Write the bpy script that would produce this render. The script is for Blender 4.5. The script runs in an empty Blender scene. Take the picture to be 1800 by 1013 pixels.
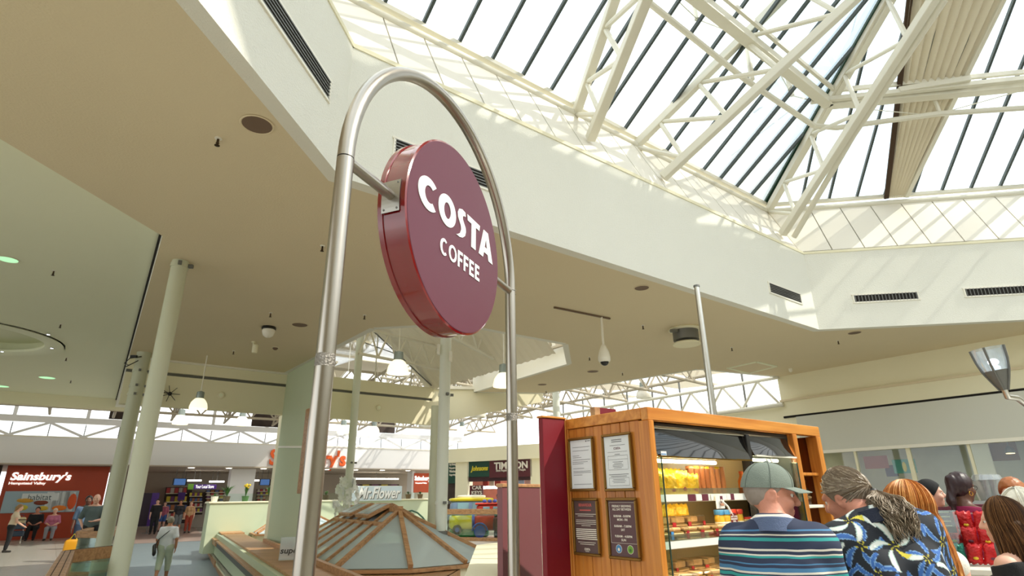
import bpy, bmesh, math, random
import numpy as np
from mathutils import Vector, Matrix
from mathutils.geometry import tessellate_polygon
random.seed(7)
SC = bpy.context.scene
COL = SC.collection
pi = math.pi

# ------------------------------------------------------------------ camera
CAM_H, PITCH, ROLL, FPX = 1.65, math.radians(20.1), math.radians(0.84), 1000.0
_F = Vector((0, math.cos(PITCH), math.sin(PITCH)))
_U0 = Vector((0, -math.sin(PITCH), math.cos(PITCH)))
_R0 = Vector((1, 0, 0))
_R = _R0*math.cos(ROLL) - _U0*math.sin(ROLL)
_U = _U0*math.cos(ROLL) + _R0*math.sin(ROLL)
cam = bpy.data.cameras.new('camera')
camo = bpy.data.objects.new('camera', cam)
COL.objects.link(camo)
cam.sensor_width = 36.0
cam.lens = 36.0*FPX/1800.0
cam.clip_start = 0.05
cam.clip_end = 400
m = Matrix((_R, _U, -_F)).transposed().to_4x4()
m.translation = Vector((0, 0, CAM_H))
camo.matrix_world = m
cam.dof.use_dof = True
cam.dof.focus_distance = 3.0
cam.dof.aperture_fstop = 5.6
SC.camera = camo

# ------------------------------------------------------------------ world, sun, exposure
SC.view_settings.view_transform = 'Standard'
SC.view_settings.look = 'None'
SC.view_settings.gamma = 1.0
SC.view_settings.use_curve_mapping = False
SC.view_settings.exposure = 0.0
W = bpy.data.worlds.new('sky')
SC.world = W
W.use_nodes = True
nt = W.node_tree
nt.nodes.clear()
_o = nt.nodes.new('ShaderNodeOutputWorld')
_bg = nt.nodes.new('ShaderNodeBackground')
_tc = nt.nodes.new('ShaderNodeTexCoord')
_nz = nt.nodes.new('ShaderNodeTexNoise')
_nz.inputs['Scale'].default_value = 2.6
_nz.inputs['Detail'].default_value = 5
_rp = nt.nodes.new('ShaderNodeValToRGB')
_rp.color_ramp.elements[0].position = 0.36
_rp.color_ramp.elements[0].color = (0.78, 0.91, 1.0, 1)
_rp.color_ramp.elements[1].position = 0.56
_rp.color_ramp.elements[1].color = (1.0, 0.99, 0.965, 1)
nt.links.new(_tc.outputs['Generated'], _nz.inputs['Vector'])
nt.links.new(_nz.outputs['Fac'], _rp.inputs['Fac'])
nt.links.new(_rp.outputs['Color'], _bg.inputs['Color'])
nt.links.new(_bg.outputs[0], _o.inputs[0])
_bg.inputs['Strength'].default_value = 2.4

SUN_AZ, SUN_EL = math.radians(-12), math.radians(45)
sun = bpy.data.lights.new('sun', 'SUN')
sun.energy = 3.8
sun.angle = math.radians(0.7)
sun.color = (1.0, 0.93, 0.80)
suno = bpy.data.objects.new('sun', sun)
COL.objects.link(suno)
_sd = Vector((math.cos(SUN_AZ)*math.cos(SUN_EL), math.sin(SUN_AZ)*math.cos(SUN_EL), math.sin(SUN_EL)))
suno.rotation_euler = _sd.to_track_quat('Z', 'Y').to_euler()
suno.location = (30, -20, 40)
SC.cycles.max_bounces = 10
SC.cycles.diffuse_bounces = 6
SC.cycles.transparent_max_bounces = 24
SC.cycles.caustics_reflective = False
SC.cycles.caustics_refractive = False

# ------------------------------------------------------------------ measuring helpers (survey of the place from the camera's stand)
EYE = Vector((0, 0, CAM_H))
def ray(x, y):
    return _R*((x-900)/FPX) + _U*((506.5-y)/FPX) + _F
def Pz(x, y, z):
    d = ray(x, y); return EYE + d*((z-CAM_H)/d.z)
def Pd(x, y, dist):
    d = ray(x, y); return EYE + d*(dist/math.hypot(d.x, d.y))
def Pp(x, y, P, n):
    d = ray(x, y); return EYE + d*((Vector(P)-EYE).dot(n)/d.dot(n))
def A(deg):
    return Vector((math.cos(math.radians(deg)), math.sin(math.radians(deg)), 0))
ZV = Vector((0, 0, 1))
E37, E82, E127, EM8 = A(37.5), A(82.5), A(127.5), A(-7.5)
def V(*a):
    return Vector(a)

# ------------------------------------------------------------------ materials
MATS = {}
def srgb(r, g, b):
    f = lambda c: c/12.92 if c <= 0.04045 else ((c+0.055)/1.055)**2.4
    return (f(r/255), f(g/255), f(b/255))
def mat(name, col, rough=0.6, metal=0.0, bump=0.0, bscale=40.0, var=0.0, vscale=6.0, emit=None, estr=0.0, spec=0.5, coat=0.0):
    if name in MATS: return MATS[name]
    M = bpy.data.materials.new(name); M.use_nodes = True
    N = M.node_tree; b = N.nodes['Principled BSDF']
    c = tuple(col)+(1,)
    b.inputs['Base Color'].default_value = c
    b.inputs['Roughness'].default_value = rough
    b.inputs['Metallic'].default_value = metal
    b.inputs['Specular IOR Level'].default_value = spec
    if coat: b.inputs['Coat Weight'].default_value = coat; b.inputs['Coat Roughness'].default_value = 0.08
    if emit:
        b.inputs['Emission Color'].default_value = tuple(emit)+(1,); b.inputs['Emission Strength'].default_value = estr
    if bump or var:
        tc = N.nodes.new('ShaderNodeTexCoord')
    if var:
        nz = N.nodes.new('ShaderNodeTexNoise'); nz.inputs['Scale'].default_value = vscale; nz.inputs['Detail'].default_value = 4
        mx = N.nodes.new('ShaderNodeMix'); mx.data_type = 'RGBA'
        mx.inputs[6].default_value = tuple(max(0, k*(1-var)) for k in col)+(1,)
        mx.inputs[7].default_value = tuple(min(1, k*(1+var)) for k in col)+(1,)
        N.links.new(tc.outputs['Object'], nz.inputs['Vector']); N.links.new(nz.outputs['Fac'], mx.inputs[0])
        N.links.new(mx.outputs[2], b.inputs['Base Color'])
    if bump:
        nb = N.nodes.new('ShaderNodeTexNoise'); nb.inputs['Scale'].default_value = bscale; nb.inputs['Detail'].default_value = 3
        bp = N.nodes.new('ShaderNodeBump'); bp.inputs['Strength'].default_value = bump; bp.inputs['Distance'].default_value = 0.02
        N.links.new(tc.outputs['Object'], nb.inputs['Vector']); N.links.new(nb.outputs['Fac'], bp.inputs['Height'])
        N.links.new(bp.outputs[0], b.inputs['Normal'])
    MATS[name] = M
    return M
def glass(name, tint=(1, 1, 1), refl=0.08, rough=0.02, white=0.0, dcol=(.8, .85, .85)):
    """thin pane: lets light through, with a little reflection and an optional milky share"""
    if name in MATS: return MATS[name]
    M = bpy.data.materials.new(name); M.use_nodes = True
    N = M.node_tree; N.nodes.clear()
    out = N.nodes.new('ShaderNodeOutputMaterial'); tr = N.nodes.new('ShaderNodeBsdfTransparent'); gl = N.nodes.new('ShaderNodeBsdfGlossy')
    tr.inputs[0].default_value = tuple(tint)+(1,); gl.inputs['Roughness'].default_value = rough
    lw = N.nodes.new('ShaderNodeLayerWeight'); lw.inputs[0].default_value = 0.25
    mp = N.nodes.new('ShaderNodeMath'); mp.operation = 'MULTIPLY_ADD'; mp.inputs[1].default_value = 0.6; mp.inputs[2].default_value = refl
    N.links.new(lw.outputs['Fresnel'], mp.inputs[0])
    mx = N.nodes.new('ShaderNodeMixShader')
    N.links.new(mp.outputs[0], mx.inputs[0]); N.links.new(tr.outputs[0], mx.inputs[1]); N.links.new(gl.outputs[0], mx.inputs[2])
    last = mx
    if white:
        df = N.nodes.new('ShaderNodeBsdfDiffuse'); df.inputs[0].default_value = tuple(dcol)+(1,)
        m2 = N.nodes.new('ShaderNodeMixShader'); m2.inputs[0].default_value = white
        N.links.new(mx.outputs[0], m2.inputs[1]); N.links.new(df.outputs[0], m2.inputs[2]); last = m2
    N.links.new(last.outputs[0], out.inputs[0])
    MATS[name] = M
    return M
def wood(name, c1, c2, rough=0.4, axis='Z', scale=3.0, knots=True):
    if name in MATS: return MATS[name]
    M = bpy.data.materials.new(name); M.use_nodes = True
    N = M.node_tree; b = N.nodes['Principled BSDF']
    tc = N.nodes.new('ShaderNodeTexCoord'); mpn = N.nodes.new('ShaderNodeMapping')
    s = {'X': (0.35, 6, 6), 'Y': (6, 0.35, 6), 'Z': (6, 6, 0.35)}[axis]
    mpn.inputs['Scale'].default_value = tuple(k*scale for k in s)
    nz = N.nodes.new('ShaderNodeTexNoise'); nz.inputs['Scale'].default_value = 1.6; nz.inputs['Detail'].default_value = 6; nz.inputs['Distortion'].default_value = 0.8
    rp = N.nodes.new('ShaderNodeValToRGB')
    rp.color_ramp.elements[0].position = 0.3; rp.color_ramp.elements[0].color = tuple(c2)+(1,)
    rp.color_ramp.elements[1].position = 0.62; rp.color_ramp.elements[1].color = tuple(c1)+(1,)
    N.links.new(tc.outputs['Object'], mpn.inputs[0]); N.links.new(mpn.outputs[0], nz.inputs['Vector']); N.links.new(nz.outputs['Fac'], rp.inputs[0])
    src = rp.outputs[0]
    if knots:
        vo = N.nodes.new('ShaderNodeTexVoronoi'); vo.inputs['Scale'].default_value = 2.4
        N.links.new(tc.outputs['Object'], vo.inputs['Vector'])
        r2 = N.nodes.new('ShaderNodeValToRGB')
        r2.color_ramp.elements[0].position = 0.018; r2.color_ramp.elements[0].color = (0.25, 0.2, 0.18, 1)
        r2.color_ramp.elements[1].position = 0.06; r2.color_ramp.elements[1].color = (1, 1, 1, 1)
        N.links.new(vo.outputs['Distance'], r2.inputs[0])
        mm = N.nodes.new('ShaderNodeMix'); mm.data_type = 'RGBA'; mm.blend_type = 'MULTIPLY'; mm.inputs[0].default_value = 0.9
        N.links.new(src, mm.inputs[6]); N.links.new(r2.outputs[0], mm.inputs[7]); src = mm.outputs[2]
    N.links.new(src, b.inputs['Base Color'])
    b.inputs['Roughness'].default_value = rough
    MATS[name] = M
    return M

# ------------------------------------------------------------------ mesh builder
class MB:
    def __init__(s): s.v = []; s.f = []; s.mi = []
    def add(s, vs, fs, mi=0):
        k = len(s.v); s.v += [tuple(v) for v in vs]
        for f in fs: s.f.append([i+k for i in f]); s.mi.append(mi)
        return s
    def obox(s, c, ax, ay, az, sx, sy, sz, mi=0, bev=0.0):
        """oriented box: centre, three unit axes, full sizes"""
        c = Vector(c)
        if bev <= 0:
            P = [c + ax*(i*sx/2) + ay*(j*sy/2) + az*(k*sz/2) for k in (-1, 1) for j in (-1, 1) for i in (-1, 1)]
            s.add(P, [(0, 2, 3, 1), (4, 5, 7, 6), (0, 1, 5, 4), (2, 6, 7, 3), (0, 4, 6, 2), (1, 3, 7, 5)], mi)
        else:
            # chamfered along the z edges and on top/bottom
            P = []
            for zz, inset in ((-sz/2, bev), (-sz/2+bev, 0), (sz/2-bev, 0), (sz/2, bev)):
                hx, hy = sx/2-inset, sy/2-inset; b = bev if inset == 0 else bev*0.5
                for (a, d) in ((hx, -hy+b), (hx, hy-b), (hx-b, hy), (-hx+b, hy), (-hx, hy-b), (-hx, -hy+b), (-hx+b, -hy), (hx-b, -hy)):
                    P.append(c + ax*a + ay*d + az*zz)
            F = [tuple(range(7, -1, -1)), tuple(range(24, 32))]
            for l in range(3):
                for i in range(8):
                    j = (i+1) % 8; F.append((l*8+i, l*8+j, l*8+8+j, l*8+8+i))
            s.add(P, F, mi)
        return s
    def box(s, c, size, rz=0.0, mi=0, bev=0.0):
        r = math.radians(rz); ax = Vector((math.cos(r), math.sin(r), 0)); ay = Vector((-math.sin(r), math.cos(r), 0))
        return s.obox(c, ax, ay, ZV, size[0], size[1], size[2], mi, bev)
    def beam(s, p0, p1, w, h=None, up=ZV, mi=0, bev=0.0):
        """rectangular bar from p0 to p1, w across, h in the 'up' direction"""
        p0, p1 = Vector(p0), Vector(p1); h = w if h is None else h
        d = p1-p0; L = d.length; d.normalize()
        side = d.cross(up)
        if side.length < 1e-4: side = d.cross(Vector((1, 0, 0)))
        side.normalize(); u = side.cross(d).normalized()
        return s.obox((p0+p1)/2, side, u, d, w, h, L, mi, bev)
    def tube(s, pts, r, seg=8, mi=0, closed=False, caps=True):
        pts = [Vector(p) for p in pts]; n = len(pts)
        rs = r if isinstance(r, (list, tuple)) else [r]*n
        T = []
        for i in range(n):
            a = pts[(i-1) % n] if (closed or i > 0) else pts[i]; b = pts[(i+1) % n] if (closed or i < n-1) else pts[i]
            t = (b-a); T.append(t.normalized() if t.length > 1e-9 else ZV)
        u = T[0].orthogonal().normalized(); P = []
        for i in range(n):
            if i: u = (u - T[i]*u.dot(T[i])).normalized()
            w = T[i].cross(u)
            for k in range(seg):
                a = 2*pi*k/seg; P.append(pts[i] + (u*math.cos(a)+w*math.sin(a))*rs[i])
        F = []
        for i in range(n if closed else n-1):
            j = (i+1) % n
            for k in range(seg):
                l = (k+1) % seg; F.append((i*seg+k, i*seg+l, j*seg+l, j*seg+k))
        if caps and not closed: F.append(tuple(range(seg-1, -1, -1))); F.append(tuple((n-1)*seg+k for k in range(seg)))
        return s.add(P, F, mi)
    def lathe(s, c, prof, seg=16, mi=0, ax=None, ay=None, az=None, caps=True):
        """prof: (radius, height) list about axis az through c"""
        c = Vector(c); ax = ax or Vector((1, 0, 0)); ay = ay or Vector((0, 1, 0)); az = az or ZV
        P = []; F = []
        for (r, z) in prof:
            for k in range(seg):
                a = 2*pi*k/seg; P.append(c + ax*(r*math.cos(a)) + ay*(r*math.sin(a)) + az*z)
        for i in range(len(prof)-1):
            for k in range(seg):
                l = (k+1) % seg; F.append((i*seg+k, i*seg+l, (i+1)*seg+l, (i+1)*seg+k))
        if caps: F.append(tuple(range(seg-1, -1, -1))); F.append(tuple((len(prof)-1)*seg+k for k in range(seg)))
        return s.add(P, F, mi)
    def prism(s, poly, d, mi=0, holes=None):
        """flat polygon (list of Vector) extruded by vector d; holes = list of polygons"""
        loops = [[Vector(p) for p in poly]] + [[Vector(p) for p in h] for h in (holes or [])]
        flat = [p for l in loops for p in l]; n = len(flat); d = Vector(d)
        tris = tessellate_polygon(loops)
        F = [tuple(t) for t in tris] + [tuple(i+n for i in reversed(t)) for t in tris]
        k = 0
        for l in loops:
            for i in range(len(l)):
                j = (i+1) % len(l); F.append((k+i, k+j, k+j+n, k+i+n))
            k += len(l)
        return s.add(flat+[p+d for p in flat], F, mi)
    def quad(s, a, b, c, d, th=None, mi=0):
        """four-sided slab; th = thickness vector"""
        if th is None: return s.add([a, b, c, d], [(0, 1, 2, 3)], mi)
        return s.prism([a, b, c, d], th, mi)
    def sphere(s, c, r, seg=12, rings=8, mi=0, ax=None, ay=None, az=None):
        rr = r if isinstance(r, (tuple, list)) else (r, r, r)
        c = Vector(c); ax = ax or Vector((1, 0, 0)); ay = ay or Vector((0, 1, 0)); az = az or ZV
        P = [c - az*rr[2]]; F = []
        for i in range(1, rings):
            t = -pi/2 + pi*i/rings
            for k in range(seg):
                a = 2*pi*k/seg; P.append(c + ax*(rr[0]*math.cos(t)*math.cos(a)) + ay*(rr[1]*math.cos(t)*math.sin(a)) + az*(rr[2]*math.sin(t)))
        P.append(c + az*rr[2]); top = len(P)-1
        for k in range(seg):
            l = (k+1) % seg; F.append((0, 1+l, 1+k)); F.append((top, 1+(rings-2)*seg+k, 1+(rings-2)*seg+l))
        for i in range(rings-2):
            for k in range(seg):
                l = (k+1) % seg; F.append((1+i*seg+k, 1+i*seg+l, 1+(i+1)*seg+l, 1+(i+1)*seg+k))
        return s.add(P, F, mi)
    def mesh(s, name, mats, smooth=False, local=None):
        me = bpy.data.meshes.new(name)
        vs = s.v if local is None else [tuple(Vector(v)-Vector(local)) for v in s.v]
        me.from_pydata(vs, [], s.f)
        for mt in (mats if isinstance(mats, (list, tuple)) else [mats]): me.materials.append(mt)
        if any(s.mi): me.polygons.foreach_set('material_index', s.mi)
        bm = bmesh.new(); bm.from_mesh(me); bmesh.ops.recalc_face_normals(bm, faces=bm.faces); bm.to_mesh(me); bm.free()
        if smooth:
            me.polygons.foreach_set('use_smooth', [True]*len(me.polygons))
            me.set_sharp_from_angle(angle=math.radians(40))
        me.update()
        return me
    def build(s, name, mats, parent=None, smooth=False, origin=None):
        me = s.mesh(name, mats, smooth, origin)
        o = bpy.data.objects.new(name, me); COL.objects.link(o)
        if origin is not None: o.location = Vector(origin)
        if parent is not None: par(o, parent)
        return o
def wm(o):
    m = Matrix.LocRotScale(o.location, o.rotation_euler, o.scale)
    return (wm(o.parent) @ o.matrix_parent_inverse @ m) if o.parent else m
def par(o, p):
    """parent keeping the world place the mesh was drawn in"""
    o.parent = p; o.matrix_parent_inverse = wm(p).inverted()
def tag(o, label=None, cat=None, group=None, kind=None):
    if label: o['label'] = label
    if cat: o['category'] = cat
    if group: o['group'] = group
    if kind: o['kind'] = kind
    return o
def empty(name, loc=(0, 0, 0), rz=0.0):
    o = bpy.data.objects.new(name, None); COL.objects.link(o); o.empty_display_size = 0.1
    o.location = Vector(loc); o.rotation_euler = (0, 0, rz)
    return o
def link_mesh(name, me, parent=None, loc=(0, 0, 0), rot=(0, 0, 0), local=True):
    o = bpy.data.objects.new(name, me); COL.objects.link(o); o.location = Vector(loc); o.rotation_euler = rot
    if parent is not None:
        if local: o.parent = parent
        else: par(o, parent)
    return o
def copy_tree(o, parent=None):
    c = o.copy(); COL.objects.link(c)
    if parent is not None: c.parent = parent
    for ch in [k for k in o.children]: copy_tree(ch, c)
    return c
def text_mesh(body, size, depth=0.0, bold=0.0, align='CENTER', shear=0.0, space=1.0):
    """flat or raised lettering as a mesh in its own XY plane"""
    cu = bpy.data.curves.new('lettering', 'FONT'); cu.body = body; cu.size = size; cu.extrude = depth; cu.offset = bold
    cu.align_x = align; cu.align_y = 'CENTER'; cu.shear = shear; cu.space_character = space; cu.resolution_u = 3
    ob = bpy.data.objects.new('lettering', cu); COL.objects.link(ob)
    dg = bpy.context.evaluated_depsgraph_get(); dg.update()
    me = bpy.data.meshes.new_from_object(ob.evaluated_get(dg))
    bpy.data.objects.remove(ob); bpy.data.curves.remove(cu)
    return me
def basis(origin, x, y, z):
    M_ = Matrix((x, y, z)).transposed().to_4x4(); M_.translation = Vector(origin); return M_
def put_text(name, body, size, origin, xdir, ydir, mt, parent=None, depth=0.0, bold=0.0, align='CENTER', shear=0.0, width=None, space=1.0, height=None):
    me = text_mesh(body, size, depth, bold, align, shear, space)
    me.materials.clear(); me.materials.append(mt)
    xs = [v.co.x for v in me.vertices]; ys = [v.co.y for v in me.vertices]
    if width and xs:
        k = width/(max(xs)-min(xs)); ky = (height/(max(ys)-min(ys))) if height else k
        me.transform(Matrix.Diagonal((k, ky, 1, 1)))
    x = Vector(xdir).normalized(); y = Vector(ydir).normalized(); z = x.cross(y)
    o = bpy.data.objects.new(name, me); COL.objects.link(o)
    L, R_, S_ = basis(origin, x, y, z).decompose()
    o.location = L; o.rotation_euler = R_.to_euler()
    if parent is not None: par(o, parent)
    return o
# ================================================================== shared materials
M_fascia = mat('painted_render', srgb(232, 231, 220), 0.85, bump=0.35, bscale=60, var=0.02, vscale=1.5)
M_soffit = mat('soffit_paint', srgb(222, 208, 176), 0.9, bump=0.15, bscale=45, var=0.03, vscale=0.7)
M_lceil = mat('side_ceiling_paint', srgb(240, 242, 216), 0.9, var=0.02, vscale=0.5)
M_beam = mat('beam_paint', srgb(238, 232, 202), 0.8, var=0.02, vscale=1.0)
M_green = mat('pale_green_paint', srgb(198, 208, 178), 0.75, var=0.02, vscale=2)
M_white = mat('white_gloss', srgb(240, 236, 222), 0.45)
M_steel = mat('white_steelwork', srgb(222, 218, 202), 0.5, var=0.03, vscale=3)
M_frame = mat('backlit_steelwork', srgb(176, 166, 146), 0.6)  # white steelwork again, its backlit darkness put into the colour
M_bar = mat('dark_glazing_bar', srgb(62, 72, 70), 0.5)
M_dgreen = mat('dark_green_hip', srgb(28, 62, 44), 0.5)
M_dark = mat('dark_gap', srgb(32, 28, 24), 0.9)
M_panel = mat('splay_panel', srgb(232, 226, 212), 0.7, var=0.02, vscale=2)
M_joint = mat('brown_joint', srgb(70, 52, 36), 0.9)
M_corr = mat('corrugated_sheet', srgb(226, 218, 198), 0.6, var=0.03, vscale=2)
M_sky = glass('roof_glass', (0.93, 0.97, 0.97), 0.02, 0.02)
M_glass = glass('clear_glass', (0.90, 0.96, 0.93), 0.06, 0.02)
M_gglass = glass('green_edge_glass', (0.82, 0.94, 0.89), 0.07, 0.02)
M_chrome = mat('brushed_steel', srgb(205, 203, 198), 0.28, 1.0)
M_grey = mat('grey_metal', srgb(120, 120, 116), 0.5, 0.6)
M_black = mat('black_plastic', srgb(22, 22, 22), 0.5)
M_oak = wood('oak_timber', srgb(196, 150, 104), srgb(156, 110, 70), 0.45, 'X', 2.0, False)
M_tile = mat('floor_tile', srgb(176, 172, 162), 0.25, var=0.06, vscale=3)
M_grout = mat('floor_grout', srgb(128, 122, 110), 0.8)
M_ramp = mat('ramp_vinyl', srgb(112, 124, 128), 0.5, var=0.08, vscale=5)
M_pinkfl = mat('shop_floor', srgb(168, 146, 136), 0.3, var=0.05, vscale=2)

# ================================================================== plan of the place
ZS = 5.0                                            # soffit height
Bp = Vector((-1.89, 5.48, 0)); S1, S2 = 10.88, 7.0
OCT = [Bp]
for a_, l_ in ((37.5, S1), (-7.5, S2), (-52.5, S1), (-97.5, S2), (-142.5, S1), (172.5, S2), (127.5, S1)):
    OCT.append(OCT[-1] + A(a_)*l_)
Cp, Dp, Ap = OCT[1], OCT[2], OCT[7]
SIDES = [(OCT[i], OCT[(i+1) % 8], a_) for i, a_ in enumerate((37.5, -7.5, -52.5, -97.5, -142.5, 172.5, 127.5, 82.5))]
def up(p, z): return Vector((p.x, p.y, z))
L1 = Vector((-4.69, 6.92, 0)); Lb = L1 - E82*24
XB = Vector((-9.4, 13.62, 0)); BM1 = Vector((-6.4, 15.94, 0)); KC = Vector((-2.68, 18.8, 0))
w1, w2, w3, w4, w5, w6 = [Vector((x, y, 0)) for x, y in ((-2.9, 11.55), (-1.15, 11.32), (-0.6, 11.75), (1.19, 13.08), (1.47, 15.22), (-0.1, 18.2))]
w6 = Pz(832, 690, 5.0); w6.z = 0
r0, r1 = Vector((1.14, 19.93, 0)), Vector((5.34, 16.23, 0))
R3 = Vector((11.82, 12.78, 0)); R2 = R3 + E127*6.0
R3e = R3 - E127*1.0; R4 = R3e + EM8*5.0; q0 = R4 - E127*18; q1 = q0 + A(-142.5)*28

# ---- floor with a ramped walkway let into it
aP = A(119.7); nP = A(29.7)
rampR = Vector((-8.16, 17.35, 0))                    # a point on the foot of the parapet
def rp(t, off): return rampR + aP*t + nP*off
hole = [rp(-13, 0), rp(11.2, 0), rp(11.2, -3.2), rp(-13, -3.2)]
mb = MB()
mb.prism([V(-60, -22, 0), V(40, -22, 0), V(40, 75, 0), V(-60, 75, 0)], (0, 0, -0.12), 0, [hole])
floor = tag(mb.build('floor', [M_tile]), kind='structure')
mb = MB(); a0, a1, b1, b0 = hole
mb.quad(up(a0, -0.62), up(a1, 0.0), up(b1, 0.0), up(b0, -0.62), (0, 0, -0.1))
tag(mb.build('floor_ramp', [M_ramp]), kind='structure')
mb = MB()
for (p, q) in ((a0, a1), (b0, b1)): mb.prism([up(p, -0.7), up(q, -0.08), up(q, 0), up(p, 0)], nP*(0.02 if p is a1 or q is a1 else -0.02))
tag(mb.build('trim_1', [M_beam]), kind='structure')
ftile = MB().box((0, 0, 0.003), (0.592, 0.592, 0.008)).mesh('tile', [M_tile])
cands = []
for i in range(-70, 70):
    for j in range(-10, 70):
        c = E37*(i*0.6) + E127*(j*0.6) + Vector((-12, 14, 0))
        v = c + Vector((0, 0, 0)) - EYE
        dpt = v.dot(_F)
        if dpt < 1: continue
        px, py = 900+FPX*v.dot(_R)/dpt, 506.5-FPX*v.dot(_U)/dpt
        if -40 < px < 340 and 952 < py < 1050 and (c-rampR).dot(nP) < -3.6: cands.append((-py, c))
cands.sort(key=lambda t: t[0])
for _, c in cands[:295]:
    link_mesh('tile', ftile, floor, c, (0, 0, math.radians(37.5)))
mb = MB()
pf = [rp(11.2, -3.6), rp(11.2, 0.2), rp(40, 0.2), rp(40, -16), rp(24, -16), rp(14, -3.6)]
mb.prism([up(p, 0.004) for p in pf], (0, 0, 0.008)); tag(mb.build('floor_shop', [M_pinkfl]), kind='structure')

def offs(i, out, z):
    """corner i of the well pushed outwards by 'out'"""
    a_prev, a_next = SIDES[i-1][2], SIDES[i][2]
    n1, n2 = A(a_prev+90), A(a_next+90); b = (n1+n2).normalized()
    return up(OCT[i] + b*(out/b.dot(n1)), z)
# ---- soffit (flat ceiling around the big light well)
outer = [Lb, L1, XB, BM1, w1, w2, w3, w4, w5, w6, r0, r1, R2, R3e, R4, q0, q1]
mb = MB()
mb.prism([up(p, ZS) for p in outer], (0, 0, 0.18), 0, [[offs(k_, 0.08, ZS+0.001) for k_ in range(8)]])
tag(mb.build('ceiling', [M_soffit]), kind='structure')
# ---- side ceiling on the left, a little higher, with an edge beam
L2 = Pz(205, 703, 5.3); LF = L2 - E37*16
trayc = Pz(-75, 590, 5.3)
TR = 1.95
circ_ = [trayc + Vector((math.cos(a), math.sin(a), 0))*TR for a in np.linspace(0, 2*pi, 48, endpoint=False)]
mb = MB()
Lm = L1 - E82*7
mb.prism([up(Lm, 5.3), up(L1, 5.3), up(L2, 5.3), up(LF, 5.3), up(LF - E127*18, 5.3)], (0, 0, 0.15), 0, [[up(p, 5.3) for p in circ_]])
tag(mb.build('ceiling_side', [M_lceil]), kind='structure')
sw_ = empty('window_added', up(Lb, 5.35)); tag(sw_, kind='structure')  # unseen roof glazing added to brighten the left side and far beam
for k in range(6):
    a_, b_ = Lm - E82*(k*2.8), Lm - E82*(k*2.8+2.75)
    mb = MB(); mb.quad(up(a_, 5.4), up(b_, 5.4), up(b_ - E37*20, 5.4), up(a_ - E37*20, 5.4)); mb.build('pane', [M_sky], sw_)
    mb = MB(); mb.beam(up(a_, 5.36), up(a_ - E37*20, 5.36), .1, .15); mb.build('glazing_bar', [M_steel], sw_)
mb = MB()
mb.prism([up(p, 5.62) for p in circ_], (0, 0, 0.05))
for i in range(48):
    p, q = circ_[i], circ_[(i+1) % 48]; mb.prism([up(p, 5.3), up(q, 5.3), up(q, 5.65), up(p, 5.65)], ((p-trayc).normalized()*0.05))
pr = [(TR+0.0, 5.3), (TR+0.03, 5.27), (TR-0.32, 5.27), (TR-0.36, 5.3), (TR-0.36, 5.36), (TR-0.02, 5.40)]
mb.lathe(up(trayc, 0), pr + [pr[0]], 48, caps=False)
tag(mb.build('trim_2', [M_lceil], smooth=True), kind='structure')
mb = MB()
dE = (L2-L1).normalized(); nE = Vector((dE.y, -dE.x, 0))
mb.prism([up(L1, ZS-0.0), up(L1 + dE*((L2-L1).length), ZS), up(L2 + nE*0.75, ZS), up(XB, ZS), ], (0, 0, 0.32))
tag(mb.build('trim_3', [M_fascia]), kind='structure')
mb = MB(); mb.beam(up(L1, 5.28)-nE*0.02, up(L2, 5.28)-nE*0.02, 0.03, 0.05); tag(mb.build('trim_4', [M_dark]), kind='structure')
mb = MB(); mb.beam(up(L2 + nE*0.8, 5.1), up(LF, 5.1), 0.35, 0.4); tag(mb.build('trim_5', [M_beam]), kind='structure')

# ---- big light well: fascias, splayed panels, roof
ZT, ZE = 6.8, 8.35
vent_cuts = []
names = ['front', 'right', 'far_right', 'rear_right', 'rear', 'rear_left', 'near_left', 'left']
for i, (p, q, a_) in enumerate(SIDES):
    j = (i+1) % 8; n = A(a_+90)
    mb = MB()
    mb.add([up(p, ZS-0.0), up(q, ZS-0.0), up(q, ZT), up(p, ZT), offs(i, 0.16, ZS), offs(j, 0.16, ZS), offs(j, 0.16, ZT), offs(i, 0.16, ZT)],
           [(0, 1, 2, 3), (4, 7, 6, 5), (3, 2, 6, 7), (0, 4, 5, 1), (0, 3, 7, 4), (1, 5, 6, 2)])
    fw = tag(mb.build('wall_'+names[i], [M_fascia]), kind='structure')
    mb = MB(); mb.beam(offs(i, 0.02, ZT+0.03), offs(j, 0.02, ZT+0.03), 0.07, 0.06); par(mb.build('ledge_lip', [M_beam]), fw)
    mb = MB(); mb.beam(offs(i, 0.045, ZT+0.072), offs(j, 0.045, ZT+0.072), 0.03, 0.03); par(mb.build('ledge_joint', [M_joint]), fw)
    # splayed panels: each one a piece of its own
    OUT = 0.80
    e0, e1 = offs(i, 0.06, ZT+0.06), offs(j, 0.06, ZT+0.06); f0, f1 = offs(i, OUT, ZE), offs(j, OUT, ZE)
    mb = MB(); back = n*0.05
    mb.add([e0+back, e1+back, f1+back, f0+back], [(0, 1, 2, 3)]); sw = tag(mb.build('wall_splay_'+names[i], [M_joint]), kind='structure')
    npan = 16 if i in (0, 2, 4, 6) else 10
    d = A(a_)
    if i in (0, 1, 7):
        t0, t1 = (f0-e0).dot(d), (f1-e1).dot(d)
        Le = (e1-e0).length
        for k in range(npan):
            u0, u1 = Le*k/npan, Le*(k+1)/npan
            lo0, lo1 = e0 + d*(u0+0.012), e0 + d*(u1-0.012)
            def topat(u): 
                b_ = f0 + d*(u - t0); return b_
            hi0 = topat(u0+0.012) if k else f0 + d*0.02
            hi1 = topat(u1-0.012) if k < npan-1 else f1 - d*0.02
            mb = MB(); mb.prism([lo0, lo1, hi1, hi0], n*0.03); mb.build('panel', [M_panel], sw)
    else:
        mb = MB(); mb.prism([e0, e1, f1, f0], n*0.03); mb.build('panel', [M_panel], sw)

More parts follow.
